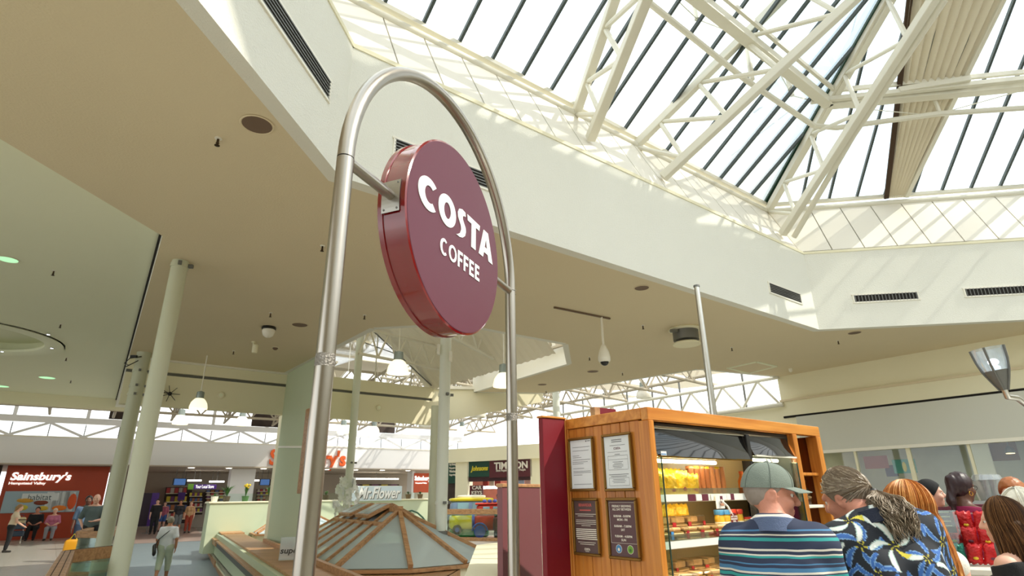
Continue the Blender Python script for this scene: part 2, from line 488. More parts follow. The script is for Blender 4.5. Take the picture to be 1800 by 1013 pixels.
SL = math.tan(math.radians(32))
def roofpt(i, u, t, dz=0.0):
    """point on roof slope i: u along the eave from its first corner, t metres inwards"""
    f0 = offs(i, 0.80, ZE+0.2); d = A(SIDES[i][2]); inn = A(SIDES[i][2]-90)
    return f0 + d*u + inn*t + Vector((0, 0, SL*t+dz))
TMAX = 7.0; RING = (4.5, 6.9)
roof = empty('window_1', up((OCT[0]+OCT[4])/2, ZE)); tag(roof, kind='structure')
TAN = math.tan(math.radians(22.5))
for i in range(8):
    f0, f1 = offs(i, 0.80, ZE), offs((i+1) % 8, 0.80, ZE); Lf = (f1-f0).length
    # gutter tube and eave rail
    mb = MB(); mb.tube([f0+V(0, 0, .0), f1+V(0, 0, .0)], 0.07, 10); mb.build('eave_tube', [M_steel], roof, True)
    mb = MB(); mb.beam(roofpt(i, 0, 0.02, -0.04), roofpt(i, Lf, 0.02, -0.04), 0.10, 0.08); mb.build('eave_rail', [M_steel], roof)
    inn = A(SIDES[i][2]-90)
    nb = 0; sp = 0.655
    bars = [k*sp + (0.33 if i == 0 else 0.2) for k in range(int(Lf/sp)+1)]
    ends = [0.0]+bars+[Lf]
    for u in bars:
        tm = min(TMAX, u/TAN, (Lf-u)/TAN)
        if tm < 0.3 or u > Lf: continue
        mb = MB(); mb.beam(roofpt(i, u, 0), roofpt(i, u, tm), 0.05, 0.07, up=ZV); mb.build('glazing_bar', [M_bar], roof)
    for u0, u1 in zip(ends[:-1], ends[1:]):
        if u1 <= u0+0.02 or u1 > Lf+0.01: continue
        tm0, tm1 = min(TMAX, u0/TAN, (Lf-u0)/TAN), min(TMAX, u1/TAN, (Lf-u1)/TAN)
        P = [roofpt(i, u0, 0, .03), roofpt(i, u1, 0, .03)]
        if tm1 > 0.01: P.append(roofpt(i, u1, tm1, .03))
        if tm0 > 0.01: P.append(roofpt(i, u0, tm0, .03))
        mb = MB(); mb.add(P, [tuple(range(len(P)))]); mb.build('pane', [M_sky], roof)
    if i not in (7, 0, 1): continue
    # eave brackets
    for k in range(int(Lf/1.31)+1):
        u = 0.3+k*1.31
        if u > Lf: break
        p = f0 + A(SIDES[i][2])*u
        mb = MB(); mb.beam(p+V(0, 0, .0), p + inn*-0.04 + V(0, 0, -0.22), 0.05, 0.03); mb.build('bracket', [M_steel], roof)
    # purlin ring: pale channel with a slot of light beside it
    for tt, w_ in ((2.25, 0.16),):
        pa, pb = roofpt(i, tt*TAN, tt, -0.14), roofpt(i, Lf-tt*TAN, tt, -0.14)
        mb = MB(); mb.beam(pa, pb, 0.2, 0.2); mb.build('purlin', [M_steel], roof)
        pa, pb = roofpt(i, (tt+.22)*TAN, tt+0.22, -0.10), roofpt(i, Lf-(tt+.22)*TAN, tt+0.22, -0.10)
        mb = MB(); mb.beam(pa, pb, 0.06, 0.10); mb.build('purlin', [M_steel], roof)
    pa, pb = roofpt(i, TMAX*TAN, TMAX, -0.1), roofpt(i, Lf-TMAX*TAN, TMAX, -0.1)
    if (pb-pa).dot(A(SIDES[i][2])) > 0:
        mb = MB(); mb.beam(pa, pb, 0.2, 0.2); mb.build('purlin', [M_steel], roof)
for i in (0, 1):
    t = 6.9 if i == 0 else 6.9
    p0, p1 = roofpt(i, 0, 0, -0.03), roofpt(i, t*TAN, t, -0.03)
    mb = MB(); mb.beam(p0+V(-.05, 0, 0), p1+V(-.05, 0, 0), 0.14, 0.05); mb.build('hip_flashing', [M_dgreen], roof)
    mb = MB(); mb.beam(p0+V(0.05, 0, -0.09), p1+V(0.05, 0, -0.09), 0.14, 0.18); mb.build('hip_rafter', [M_steel], roof)
# tapering corrugated sheet let into the right-hand slope
def onroof(i, x, y, dz=-0.02):
    n_ = (A(SIDES[i][2]-90)*-SL + ZV).normalized(); return Pp(x, y, roofpt(i, 0, 0, dz), n_)
bl, br = onroof(1, 1557, 348, -.1), onroof(1, 1592, 346, -.1)
tl, tr_ = onroof(1, 1597, 0, -.1), onroof(1, 1762, 0, -.1)
tl = bl+(tl-bl)*1.35; tr_ = br+(tr_-br)*1.35
mb = MB(); NR = 9
n1_ = (A(-97.5)*-SL + ZV).normalized()
rows = []
for k in range(NR*2+1):
    s_ = k/(NR*2); o_ = n1_*(0.085 if k % 2 else -0.085)
    rows.append((bl.lerp(br, s_)+o_*0.25, tl.lerp(tr_, s_)+o_))
vs = [p for r_ in rows for p in r_]
mb.add(vs, [(2*k, 2*k+2, 2*k+3, 2*k+1) for k in range(NR*2)])
cs = mb.build('corrugated_sheet', [M_corr], roof)
for (p, q, nm, mt) in ((bl, tl, 'edge_flashing', M_joint), (br, tr_, 'edge_flashing', M_steel)):
    mb = MB(); mb.beam(p-n1_*.03, q-n1_*.03, 0.10, 0.05); mb.build(nm, [mt], cs)
mb = MB(); c0, c1 = onroof(1, 1578, 162, -.2), onroof(1, 1702, 142, -.2); mb.beam(c0, c1, 0.22, 0.12); mb.build('cover_channel', [M_steel], roof)
mb = MB(); c0, c1 = onroof(1, 1425, 178, -.25), onroof(1, 1900, 128, -.25); mb.beam(c0, c1, 0.10, 0.10); mb.build('purlin', [M_steel], roof)

# ---- unseen opaque roof band above the frame, inferred and sized to shade the fascias
for i in (0, 1, 7):
    j = (i+1) % 8; Lf = (offs(j, .8, 0)-offs(i, .8, 0)).length
    ta, tb = RING if i else (4.5, 9.2)
    ua, ub = min(ta*TAN, Lf/2), min(tb*TAN, Lf/2)
    mb = MB(); mb.prism([roofpt(i, ua, ta, .06), roofpt(i, Lf-ua, ta, .06), roofpt(i, Lf-ub, tb, .06), roofpt(i, ub, tb, .06)], (0, 0, 0.1))
    tag(mb.build('ceiling_upper_shade_%d' % (i+1), [M_corr]), kind='structure')

# ---- roof trusses: every tube a part
def truss(name, label, top, bot, webs, rt=0.078, rb=0.078, rw=0.045, square=True):
    t = empty(name, (top[0]+bot[0])/2); tag(t, label, 'roof truss', 'white steel trusses under the skylight')
    for nm, (p, q), r_ in (('top_chord', top, rt), ('bottom_chord', bot, rb)):
        mb = MB()
        if square: mb.beam(p, q, r_*2, r_*2, bev=0.01)
        else: mb.tube([p, q], r_, 10)
        mb.build(nm, [M_steel], t, not square)
    for a_, b_ in webs:
        pa = top[0].lerp(top[1], a_) if a_ >= 0 else top[0]; pb = bot[0].lerp(bot[1], b_)
        mb = MB(); mb.tube([pa, pb], rw, 8); mb.build('web', [M_steel], t, True)
    return t
def truss_on(i, u, label, t0=0.15, t1=7.0, drop=0.85):
    inn = A(SIDES[i][2]-90)
    top = (roofpt(i, u, t0, -0.22), roofpt(i, u, t1, -0.22))
    bs = roofpt(i, u, 0, 0) + inn*-0.25 + V(0, 0, -0.85)
    be = roofpt(i, u, t1, -0.22-drop)
    return truss('roof_truss', label, top, (bs, be), [(0.0, .12), (.14, .12), (.14, .30), (.33, .30), (.33, .52), (.55, .52), (.55, .75), (.8, .75), (.8, .95)])
def truss_px(label, top0, bot0, az, tpix, bpix, ext, webs):
    n = A(az+90)
    t1 = Pp(*tpix, top0, n); b1 = Pp(*bpix, bot0, n)
    return truss('roof_truss', label, (top0, top0+(t1-top0)*ext), (bot0, bot0+(b1-bot0)*ext), webs)
WB = [(0.0, .08), (.12, .08), (.12, .24), (.30, .24), (.30, .42), (.50, .42), (.50, .62), (.72, .62), (.72, .85)]
truss_px('white truss of square tubes, nearest to the steel arch', V(1.24, 8.92, 8.36), V(1.39, 8.36, 7.43), -75, (1080, 0), (1135, 0), 2.6, [(a*1.0, b) for a, b in WB])
truss_px('white truss rising right from the middle of the ledge', V(2.55, 9.97, 8.34), V(2.89, 9.43, 7.29), -30, (1372, 0), (1500, 0), 1.5, WB)
ht = truss_px('white hip truss rising from the skylight corner', roofpt(1, 0, 0, -0.2), V(6.33, 12.08, 7.31), -75, (1557, 0), (1640, 0), 1.4, WB)
mb = MB(); p0 = V(6.55, 12.0, 7.2); nh = A(15); mb.tube([p0, Pp(1500, 238, p0, nh), Pp(1660, 0, p0, nh)], 0.065, 10); tag(mb.build('water_pipe', [M_steel], smooth=True), 'white round pipe running up beside the hip truss', 'pipe')
# lower ring of tubes below the purlins
ringv = roofpt(0, 0, 1.9); ringn = A(127.5)
c_in = Pp(1430, 221, ringv, ringn)
tr = empty('ring_tie', c_in); tag(tr, 'thin white tube tie bent round below the skylight corner', 'tie tube')
mb = MB(); mb.tube([Pp(1110, -20, ringv, ringn), Pp(1310, 140, ringv, ringn), c_in], 0.06, 8); mb.build('tube', [M_steel], tr, True)
n2 = A(82.5); mb = MB(); mb.tube([c_in, Pp(1470, 225, c_in, n2), Pp(1650, 200, c_in, n2), Pp(1860, 186, c_in, n2)], 0.06, 8); mb.build('tube', [M_steel], tr, True)
for (x0, y0, x1, y1) in ((1640, 168, 1652, 200),):
    mb = MB(); mb.tube([Pp(x0, y0, c_in, n2), Pp(x1, y1, c_in, n2)], 0.04, 8); mb.build('strut', [M_steel], tr, True)
for (x0, y0, x1, y1) in ((1310, 62, 1322, 140), (1384, 132, 1392, 168), (1220, 0, 1226, 34)):
    mb = MB(); mb.tube([Pp(x0, y0, ringv, ringn), Pp(x1, y1, ringv, ringn)], 0.055, 8); mb.build('strut', [M_steel], tr, True)
mb = MB(); mb.tube([Pp(1190, 0, ringv, ringn), Pp(1226, 34, ringv, ringn), Pp(1304, 64, ringv, ringn)], 0.012, 6); mb.build('rod', [M_steel], tr)
mb = MB(); mb.tube([Pp(1355, 100, ringv, ringn), Pp(1392, 168, ringv, ringn), Pp(1440, 180, ringv, ringn)], 0.012, 6); mb.build('rod', [M_steel], tr)
mb = MB(); mb.tube([Pp(1460, 186, c_in, n2), Pp(1640, 203, c_in, n2), Pp(1830, 150, c_in, n2)], 0.012, 6); mb.build('rod', [M_steel], tr)

# ---- air vents in the fascias
def vent(label, i, u0, u1, z0, z1, vertical=False):
    p = SIDES[i][0]; d = A(SIDES[i][2]); inn = A(SIDES[i][2]-90)
    t = empty('air_vent', up(p + d*u0, z0)); tag(t, label, 'air vent', 'slotted air vents in the white fascia')
    c = up(p + d*(u0+u1)/2, (z0+z1)/2); L_, H_ = u1-u0, z1-z0
    mb = MB(); mb.obox(c+inn*0.002, d, inn, ZV, L_, 0.012, H_); mb.build('back', [M_dark], t)
    for (cc, sx, sz) in ((c+ZV*(H_/2), L_+.06, .03), (c-ZV*(H_/2), L_+.06, .03), (c+d*(L_/2), .03, H_), (c-d*(L_/2), .03, H_)):
        mb = MB(); mb.obox(cc+inn*0.008, d, inn, ZV, sx, 0.02, sz); mb.build('frame', [M_white], t)
    if vertical:
        n_ = int(L_/0.07)
        for k in range(n_): mb = MB(); mb.obox(c + d*(-L_/2+(k+.5)*L_/n_)+inn*0.012, d, inn, ZV, .014, 0.012, H_); mb.build('slat', [M_grey], t)
    else:
        for k in range(6): mb = MB(); mb.obox(c + ZV*(-H_/2+(k+.5)*H_/6)+inn*0.012, d, inn, ZV, L_, 0.012, H_*0.055); mb.build('slat', [M_grey], t)
vent('long slotted vent at upper left above the ceiling edge', 7, S2-2.6, S2-0.45, 5.66, 5.92)
vent('slotted vent partly hidden behind the round red sign', 0, 0.62, 2.05, 5.50, 5.76)
vent('short slotted vent left of the fascia corner', 0, 9.02, 10.3, 5.48, 5.71)
vent('slotted vent just right of the fascia corner', 1, 0.85, 2.18, 5.57, 5.75, True)
vent('slotted vent nearest the right edge of the picture', 1, 3.12, 4.43, 5.57, 5.76, True)

# ---- down-stand beam on the far side of the soffit and its returns
mb = MB()
bd = (KC-XB).normalized(); bn = A(127.5)
for (z0, z1, th, o_) in ((3.85, 4.62, .18, 0), (4.70, 5.05, .18, -.02)):
    mb.obox(up((XB+KC)/2, (z0+z1)/2)+bn*(th/2+o_), bd, bn, ZV, (KC-XB).length, th, z1-z0)
mb.obox(up((XB+KC)/2, 4.66)+bn*0.12, bd, bn, ZV, (KC-XB).length, .12, .09, 1)
tag(mb.build('wall_beam', [M_beam, M_grey]), kind='structure')
mb = MB(); mb.beam(up(XB, 4.98)-bn*.06, up(BM1, 4.98)-bn*.06, .06, .05); tag(mb.build('trim_6', [M_white]), kind='structure')
KE = Pz(955, 700, 4.95); KE.z = 0
dk_ = (KE-KC).normalized(); nk_ = Vector((-dk_.y, dk_.x, 0))
mb = MB(); mb.prism([up(KC, 3.88), up(KE, 4.82), up(KE, 5.2), up(KC, 5.0)], nk_*.18); tag(mb.build('wall_return', [M_beam]), kind='structure')
mb = MB(); mb.beam(up(KC, 5.06), up(KE, 5.26), .16, .10); tag(mb.build('trim_7', [M_white]), kind='structure')
# fascias round the second light well
for k, (p, q, zt) in enumerate(((BM1, w1, 6.4), (w1, w2, 6.4), (w2, w3, 6.4), (w3, w4, 6.4), (w4, w5, 6.4), (w5, w6, 6.2), (w6, r0, 6.2), (r0, r1, 6.0), (r1, R2, 6.0))):
    d = (q-p).normalized(); n = Vector((d.y, -d.x, 0))
    mb = MB(); mb.prism([up(p, ZS-.004)-n*.02, up(q, ZS-.004)-n*.02, up(q, zt)-n*.02, up(p, zt)-n*.02], n*0.14); tag(mb.build('wall_well_%d' % (k+1), [M_fascia]), kind='structure')
# glazed gable of the second well and its curved corrugated roof
M_hall = glass('hall_glass', (0.97, 0.98, 0.98), 0.02, 0.02)
prof = [(4.72, 4.98), (4.35, 5.35), (3.9, 5.85), (3.3, 6.3), (2.65, 6.7), (1.7, 7.1), (0.5, 7.4), (-1.0, 7.55), (-3.2, 7.6)]
g = empty('window_2', up(BM1, 5.05)); tag(g, kind='structure')
def gp(t, z, o_=0.0): return up(BM1 + bd*t - bn*o_, z)
cuts = [4.72, 3.9, 2.65, 1.3, 0.0, -1.6, -3.2]
def gz(t):
    for (a_, za), (b_, zb) in zip(prof[:-1], prof[1:]):
        if b_ <= t <= a_: return za+(zb-za)*(a_-t)/(a_-b_)
    return 7.6
for a_, b_ in zip(cuts[:-1], cuts[1:]):
    mb = MB(); mb.add([gp(a_, 5.05), gp(a_, max(5.06, gz(a_))), gp(b_, gz(b_)), gp(b_, 5.05)], [(0, 1, 2, 3)]); mb.build('pane', [M_hall], g)
    mb = MB(); mb.tube([gp(b_, 5.05), gp(b_, gz(b_))], 0.025, 6); mb.build('mullion', [M_steel], g)
mb = MB(); mb.tube([gp(4.6, 5.1, .1), gp(1.6, 7.2, .1)], 0.02, 6); mb.build('brace', [M_grey], g)
mb = MB(); mb.tube([gp(0.4, 6.55, .1), gp(3.2, 6.0, .1)], 0.015, 6); mb.build('brace', [M_grey], g)
mb = MB(); NC = 46
vs = []; fs = []
fine = [(t, gz(t)) for t in np.linspace(4.72, -3.2, 22)]
for k in range(NC+1):
    for (t, z) in fine: vs.append(gp(t, z + (0.03 if k % 2 else 0), -0.3 + k*0.14))
nf = len(fine)
for k in range(NC):
    for j in range(nf-1): fs.append((k*nf+j, k*nf+j+1, (k+1)*nf+j+1, (k+1)*nf+j))
mb.add(vs, fs); tag(mb.build('ceiling_vault', [M_corr]), kind='structure')
def lattice(frame, pa, pb, h, nseg, r=0.045, rw=0.028, mt=None):
    """one straight lattice girder of a space frame, from pa to pb (ends of the bottom chord), h tall"""
    mt = mt or M_steel; mb = MB()
    for dz in (0, h): mb.tube([pa+V(0, 0, dz), pb+V(0, 0, dz)], r, 6)
    for k in range(nseg):
        a_, m_, b_ = pa.lerp(pb, k/nseg), pa.lerp(pb, (k+.5)/nseg)+V(0, 0, h), pa.lerp(pb, (k+1)/nseg)
        mb.tube([a_, m_], rw, 5); mb.tube([m_, b_], rw, 5)
    return mb.build('girder', [mt], frame)
def frame_of(name, label, loc):
    t = empty(name, loc); tag(t, label, 'space frame'); return t
vf = frame_of('vault_frame', 'white steel lattice frame under the curved corrugated roof', gp(2.5, 5.3, 2))
lattice(vf, gp(1.0, 5.2, 2.6), gp(4.2, 5.3, 1.6), 0.7, 5)
lattice(vf, gp(2.2, 5.9, 3.9), gp(4.4, 5.25, 3.9), 0.7, 4)
lattice(vf, gp(4.6, 5.3, .6), gp(4.3, 5.5, 5.0), 0.6, 6)

# ---- right wall: banded fascia, grey panel, shop glazing below
def rw(t, z, o_=0.0): return up(R3 + E127*t - E37*o_, z)      # o_ towards the room
def band(name, z0, z1, o_, th, mt, t0=-1.0, t1=6.0):
    mb = MB(); c = (rw(t0, (z0+z1)/2, o_)+rw(t1, (z0+z1)/2, o_))/2
    mb.obox(c + E37*(th/2), E127, E37, ZV, abs(t1-t0), th, z1-z0); return tag(mb.build(name, [mt]), kind='structure')
M_gpanel = mat('grey_fascia_panel', srgb(208, 208, 196), 0.4, var=0.03, vscale=0.8)
band('wall_right_upper', 4.26, 5.0, 0.0, .2, M_beam)
band('trim_8', 4.22, 4.28, 0.10, .3, M_soffit)
band('wall_right_band', 3.80, 4.22, 0.06, .2, M_beam)
band('trim_9', 3.74, 3.80, 0.03, .2, M_dark)
band('wall_right_panel', 2.74, 3.74, 0.08, .16, M_gpanel, -1.0, 5.6)
for t_ in (-7.0, 6.0):
    mb = MB(); mb.prism([rw(t_, 0, -.2), rw(t_, 0, -4.5), rw(t_, 2.9, -4.5), rw(t_, 2.9, -.2)], E127*.06); tag(mb.build('wall_shop_end_%d' % (1 if t_ < 0 else 2), [M_beam]), kind='structure')
band('trim_10', 2.66, 2.74, 0.12, .24, M_white, -1.0, 5.6)
band('wall_right_pier', 0.0, 3.8, 0.0, .3, M_beam, 5.6, 6.0)
band('wall_right_base', 0.0, 0.9, 0.05, .2, M_gpanel, -1.0, 5.6)
sg = empty('window_3', rw(0, .9)); tag(sg, kind='structure')
mt_ = -6.0
for k in range(5):
    t0 = -.9 + k*1.28
    mb = MB(); mb.quad(rw(t0, .9), rw(t0+1.24, .9), rw(t0+1.24, 2.68), rw(t0, 2.68)); mb.build('pane', [M_glass], sg)
    mb = MB(); mb.beam(rw(t0-.02, .9), rw(t0-.02, 2.68), .10 if k % 2 else .06, .06, up=E37); mb.build('mullion', [M_beam], sg)
# room behind the shop glazing
mb = MB()
mb.prism([rw(-7, 0.01, -4.5), rw(6, 0.01, -4.5), rw(6, 3.8, -4.5), rw(-7, 3.8, -4.5)], E37*0.1, 0)
mb.prism([rw(-7, 2.9, -.2), rw(6, 2.9, -.2), rw(6, 2.9, -4.5), rw(-7, 2.9, -4.5)], (0, 0, .05), 0)
tag(mb.build('wall_shop_back', [mat('shop_inside', srgb(190, 192, 178), 0.7, var=.25, vscale=1.0)]), kind='structure')
def board(name, label, cat, P, xd, w, h, mt, th=0.04, nrm=None, group=None):
    mb = MB(); xd = Vector(xd).normalized(); n = xd.cross(ZV)
    mb.obox(Vector(P), xd, n, ZV, w, th, h, bev=min(.01, th/4)); o = mb.build(name, [mt]); tag(o, label, cat, group); return o
M_teal = mat('teal_board', srgb(60, 150, 140), 0.6); M_redb = mat('dull_red_board', srgb(150, 70, 62), 0.6); M_navy = mat('navy_board', srgb(52, 58, 92), 0.6)
board('hanging_sign', 'dull red hanging sign behind the shop glass', 'sign', Pp(1540, 813, rw(0, 0, -1.2), E37), E127, 0.62, 0.34, M_redb)
board('hanging_sign', 'teal hanging sign with yellow mark behind the shop glass', 'sign', Pp(1590, 820, rw(0, 0, -1.0), E37), E127, 0.55, 0.36, M_teal)
mb = MB(); mb.sphere(Pp(1590, 821, rw(0, 0, -.96), E37), (.05, .02, .13), ax=E127, ay=E37); mb.build('yellow_mark', [mat('yellow_print', srgb(220, 200, 60), .6)], [o for o in COL.objects if o.name.startswith('hanging_sign')][-1])
board('hanging_sign', 'navy hanging sign beside the teal one', 'sign', Pp(1567, 828, rw(0, 0, -1.4), E37), E127, 0.3, 0.3, M_navy)
board('wall_board', 'brown board high behind the shop glass at right', 'board', Pp(1757, 792, rw(0, 0, -1.4), E37), E127, .7, .5, mat('brown_board', srgb(120, 90, 56), .6))
board('wall_board', 'pale poster column behind the shop glass', 'poster', Pp(1726, 808, rw(0, 0, -1.1), E37), E127, .42, .9, M_white)

for k in range(4):  # broad panels stand for small warm lights, enlarged to brighten the room
    c = rw(-.2+k*1.6, 2.86, -2.2); t = empty('shop_light', c); tag(t, 'flat ceiling light added inside the glazed shop, %s from the right' % ('first', 'second', 'third', 'fourth')[k], 'ceiling light', 'ceiling lights inside the glazed shop')
    MB().obox(c, E127, E37, ZV, .62, .62, .06).build('frame', [M_white], t); MB().obox(c-V(0, 0, .035), E127, E37, ZV, .56, .56, .02).build('diffuser', [mat('shop_panel_light', (1, 1, 1), .5, emit=(1, .96, .86), estr=9.0)], t)
# ---- back of the place (behind the camera)
for nm, p, q in (('wall_right_turn', R4, R3e), ('wall_right_rear', q0, R4), ('wall_behind', q1, Lb), ('wall_side', q0, q1)):
    d = (q-p).normalized(); n = Vector((-d.y, d.x, 0))
    mb = MB(); mb.prism([up(p, 0), up(q, 0), up(q, 5), up(p, 5)], n*-0.2); tag(mb.build(nm, [M_beam]), kind='structure')
# ================================================================== the hall beyond
FW = Vector((-24.91, 28.68, 0)); dF = A(35); nF = A(-55)         # far wall line, nF towards us
def fw(u, z, o_=0.0): return up(FW + dF*u + nF*o_, z)
def fpx(x, y, o_=0.0): return Pp(x, y, fw(0, 0, o_), nF)
def fu(x, o_=0.0): return (fpx(x, 850, o_) - fw(0, 0, o_)).dot(dF)
def fslab(name, u0, u1, z0, z1, o_, th, mt):
    mb = MB(); mb.obox(fw((u0+u1)/2, (z0+z1)/2, o_-th/2), dF, nF, ZV, u1-u0, th, z1-z0); return mb.build(name, [mt])
M_wfas = mat('hall_white_fascia', srgb(236, 236, 236), 0.6)
M_shopin = mat('shop_interior', srgb(176, 164, 148), 0.8, var=.1, vscale=.6)
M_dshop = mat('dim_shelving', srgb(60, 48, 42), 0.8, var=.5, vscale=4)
tag(fslab('wall_far', -9, 27, 3.44, 4.77, 0, .3, M_wfas), kind='structure')
tag(fslab('ceiling_shop', -9, 27, 3.40, 3.46, 1.0, 9.0, M_shopin), kind='structure')
tag(fslab('wall_far_back', 4.6, 27, 0, 3.4, -7.5, .2, M_shopin), kind='structure')
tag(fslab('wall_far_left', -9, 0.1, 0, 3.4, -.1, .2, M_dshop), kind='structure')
M_sred = mat('dark_orange_red_board', srgb(160, 54, 16), 0.5)
M_orange = mat('orange_letter', srgb(224, 92, 20), 0.5)
M_wlet = mat('lit_white_letter', (1, 1, .97), 0.5, emit=(1, 1, .95), estr=0.9)
# shop front board with its lettering
sb = empty('lit_shopfront', fw(0.3, 0)); tag(sb, 'dark red shop front with lit white lettering at far left', 'shop front')
u0, u1 = fu(6), fu(188)
par(fslab('board', u0, u1, 0, 3.39, 0.02, .12, M_sred), sb)
def fputtext(nm, body, x0, x1, y0, y1, mt, parent, o_=.06, bold=.02, shear=0.0, depth=.02):
    p0, p1 = fpx(x0, (y0+y1)/2, o_), fpx(x1, (y0+y1)/2, o_); w = (p1-p0).length
    h = fpx(x0, y0, o_).z - fpx(x0, y1, o_).z
    c = (fpx(x0, y0, o_)+fpx(x1, y1, o_)+fpx(x0, y1, o_)+fpx(x1, y0, o_))/4
    return put_text(nm, body, 1, c, dF, ZV, mt, parent, depth, bold, 'CENTER', shear, w, 1.0, abs(h))
fputtext('lettering', "Sainsbury's", 18, 125, 829, 848, M_wlet, sb, bold=.035, shear=.15)
fputtext('lettering', "Hempstead Valley", 15, 80, 847, 853, M_wlet, sb, bold=.02)
# big orange letters on the white fascia
bl_ = empty('fascia_sign', fpx(540, 822, .05)); tag(bl_, "large orange raised lettering on the white fascia behind the green pillar", 'sign')
fputtext('lettering', "Sainsbury's", 474, 608, 788, 826, M_orange, bl_, .08, .03, 0, .04)
s2 = empty('shop_sign', fpx(745, 862, -1)); tag(s2, 'small orange board with white lettering far behind the counter', 'sign')
mb = MB(); a_, b_ = fpx(728, 832, -1.0), fpx(770, 866, -1.0); mb.obox((a_+b_)/2, dF, nF, ZV, (b_-a_).dot(dF), .1, a_.z-b_.z); mb.build('board', [mat('orange_board', srgb(196, 74, 18), .5)], s2)
fputtext('lettering', "Sainsbury's", 729, 760, 836, 847, M_wlet, s2, -.92, .03)
fputtext('lettering', "Hempstead Valley", 730, 750, 848, 851, M_wlet, s2, -.92, .01)
# poster with striped cloth and cushions
ps = empty('wall_poster', fpx(70, 900, .1)); tag(ps, 'wide furniture poster with pale striped curtain behind the benches', 'poster')
def frect(nm, x0, x1, y0, y1, o_, mt, parent, th=.02):
    a_, b_ = fpx(x0, y0, o_), fpx(x1, y1, o_); c = (a_+b_)/2
    mb = MB(); mb.obox(c, dF, nF, ZV, (b_-a_).dot(dF), th, a_.z-b_.z); return mb.build(nm, [mt], parent)
M_pblue = mat('poster_blue', srgb(150, 172, 184), .4); M_pgrey = mat('poster_grey', srgb(206, 212, 214), .4)
frect('backing', 10, 131, 864, 900, .06, M_pblue, ps)
for k in range(11): frect('stripe', 84+k*4.0, 86+k*4.0, 865, 899, .075, M_pgrey, ps, .01)
frect('name_plate', 40, 102, 868, 880, .085, M_pgrey, ps)
fputtext('lettering', 'habitat', 49, 90, 870, 880, mat('dark_print', srgb(60, 80, 90), .6), ps, .10, .0, 0, .0)
for (x0, x1, y0, y1, c) in ((30, 60, 876, 884, (200, 150, 50)), (60, 84, 880, 888, (120, 50, 24)), (28, 48, 888, 898, (190, 180, 60)), (66, 84, 890, 898, (210, 180, 60)), (92, 116, 889, 898, (222, 120, 30)), (122, 131, 868, 896, (206, 80, 30))):
    a_, b_ = fpx(x0, y0, .085), fpx(x1, y1, .085)
    mb = MB(); mb.sphere((a_+b_)/2, ((b_-a_).dot(dF)/2, .02, (a_.z-b_.z)/2), 10, 6, ax=dF, ay=nF); mb.build('cushion', [mat('cushion_%d' % c[0], srgb(*c), .6)], ps, True)
# pier between the two shop openings, and dim shop contents
for (x0, x1) in ((404, 447), (724, 729)):
    a_, b_ = fu(x0, -1), fu(x1, -1); tag(fslab('wall_pier_%d' % x0, a_, b_, 0, 3.42, -1.0, .8, M_wfas), kind='structure')
M_purple = mat('purple_banner', srgb(74, 34, 128), .5); M_lime = mat('lime_banner', srgb(96, 150, 40), .5)
M_screen = mat('screen_face', srgb(24, 40, 80), .2, emit=(.1, .25, .6), estr=.5)
def fboard(name, label, cat, x0, x1, y0, y1, o_, mt, group=None, frame=None):
    t = empty(name, fpx((x0+x1)/2, y1, o_)); tag(t, label, cat, group)
    frect('panel', x0, x1, y0, y1, o_, mt, t, .05)
    if 'hang' in name or name == 'screen':
        for xx in (x0+(x1-x0)*.2, x0+(x1-x0)*.8):
            p = fpx(xx, y0, o_); MB().tube([p, up(p, 3.42)], .015, 5).build('hanger', [M_grey], t)
    if name == 'standing_banner':
        p = fpx((x0+x1)/2, y1, o_); MB().tube([up(p, .02), p+V(0, 0, .1)], .02, 6).build('stem', [M_grey], t); MB().lathe(up(p, .012), [(.25, 0), (.25, .02)], 16).build('foot', [M_grey], t)
    if frame: 
        for (a0, a1, b0, b1) in ((x0, x1, y0-.8, y0), (x0, x1, y1, y1+.8), (x0-.8, x0, y0, y1), (x1, x1+.8, y0, y1)): frect('frame', a0, a1, b0, b1, o_+.01, frame, t, .07)
    return t
pb = fboard('standing_banner', 'purple floor banner just right of the two round columns', 'banner', 249, 270, 867, 925, -1.5, M_purple)
frect('dark_half', 249, 257, 867, 925, -1.46, mat('dark_banner', srgb(40, 24, 44), .6), pb)
fboard('screen', 'blue information screen hung in the left shop entrance', 'screen', 305, 327, 842, 853, -1.5, M_screen, None, M_black)
fboard('screen', 'blue information screen right of the white pier', 'screen', 457, 474, 843, 853, -1.5, M_screen, None, M_black)
hb = fboard('hanging_banner', 'purple and lime hanging banner inside the shop', 'banner', 341, 380, 852, 860, -4, M_purple)
frect('lime_end', 331, 340, 851, 861, -4, M_lime, hb); fputtext('lettering', 'Your Local Store', 344, 376, 853, 859, M_wlet, hb, -3.9, 0.0)
fboard('hanging_banner', 'plain purple banner among the shop shelves', 'banner', 314, 324, 866, 880, -6, M_purple)
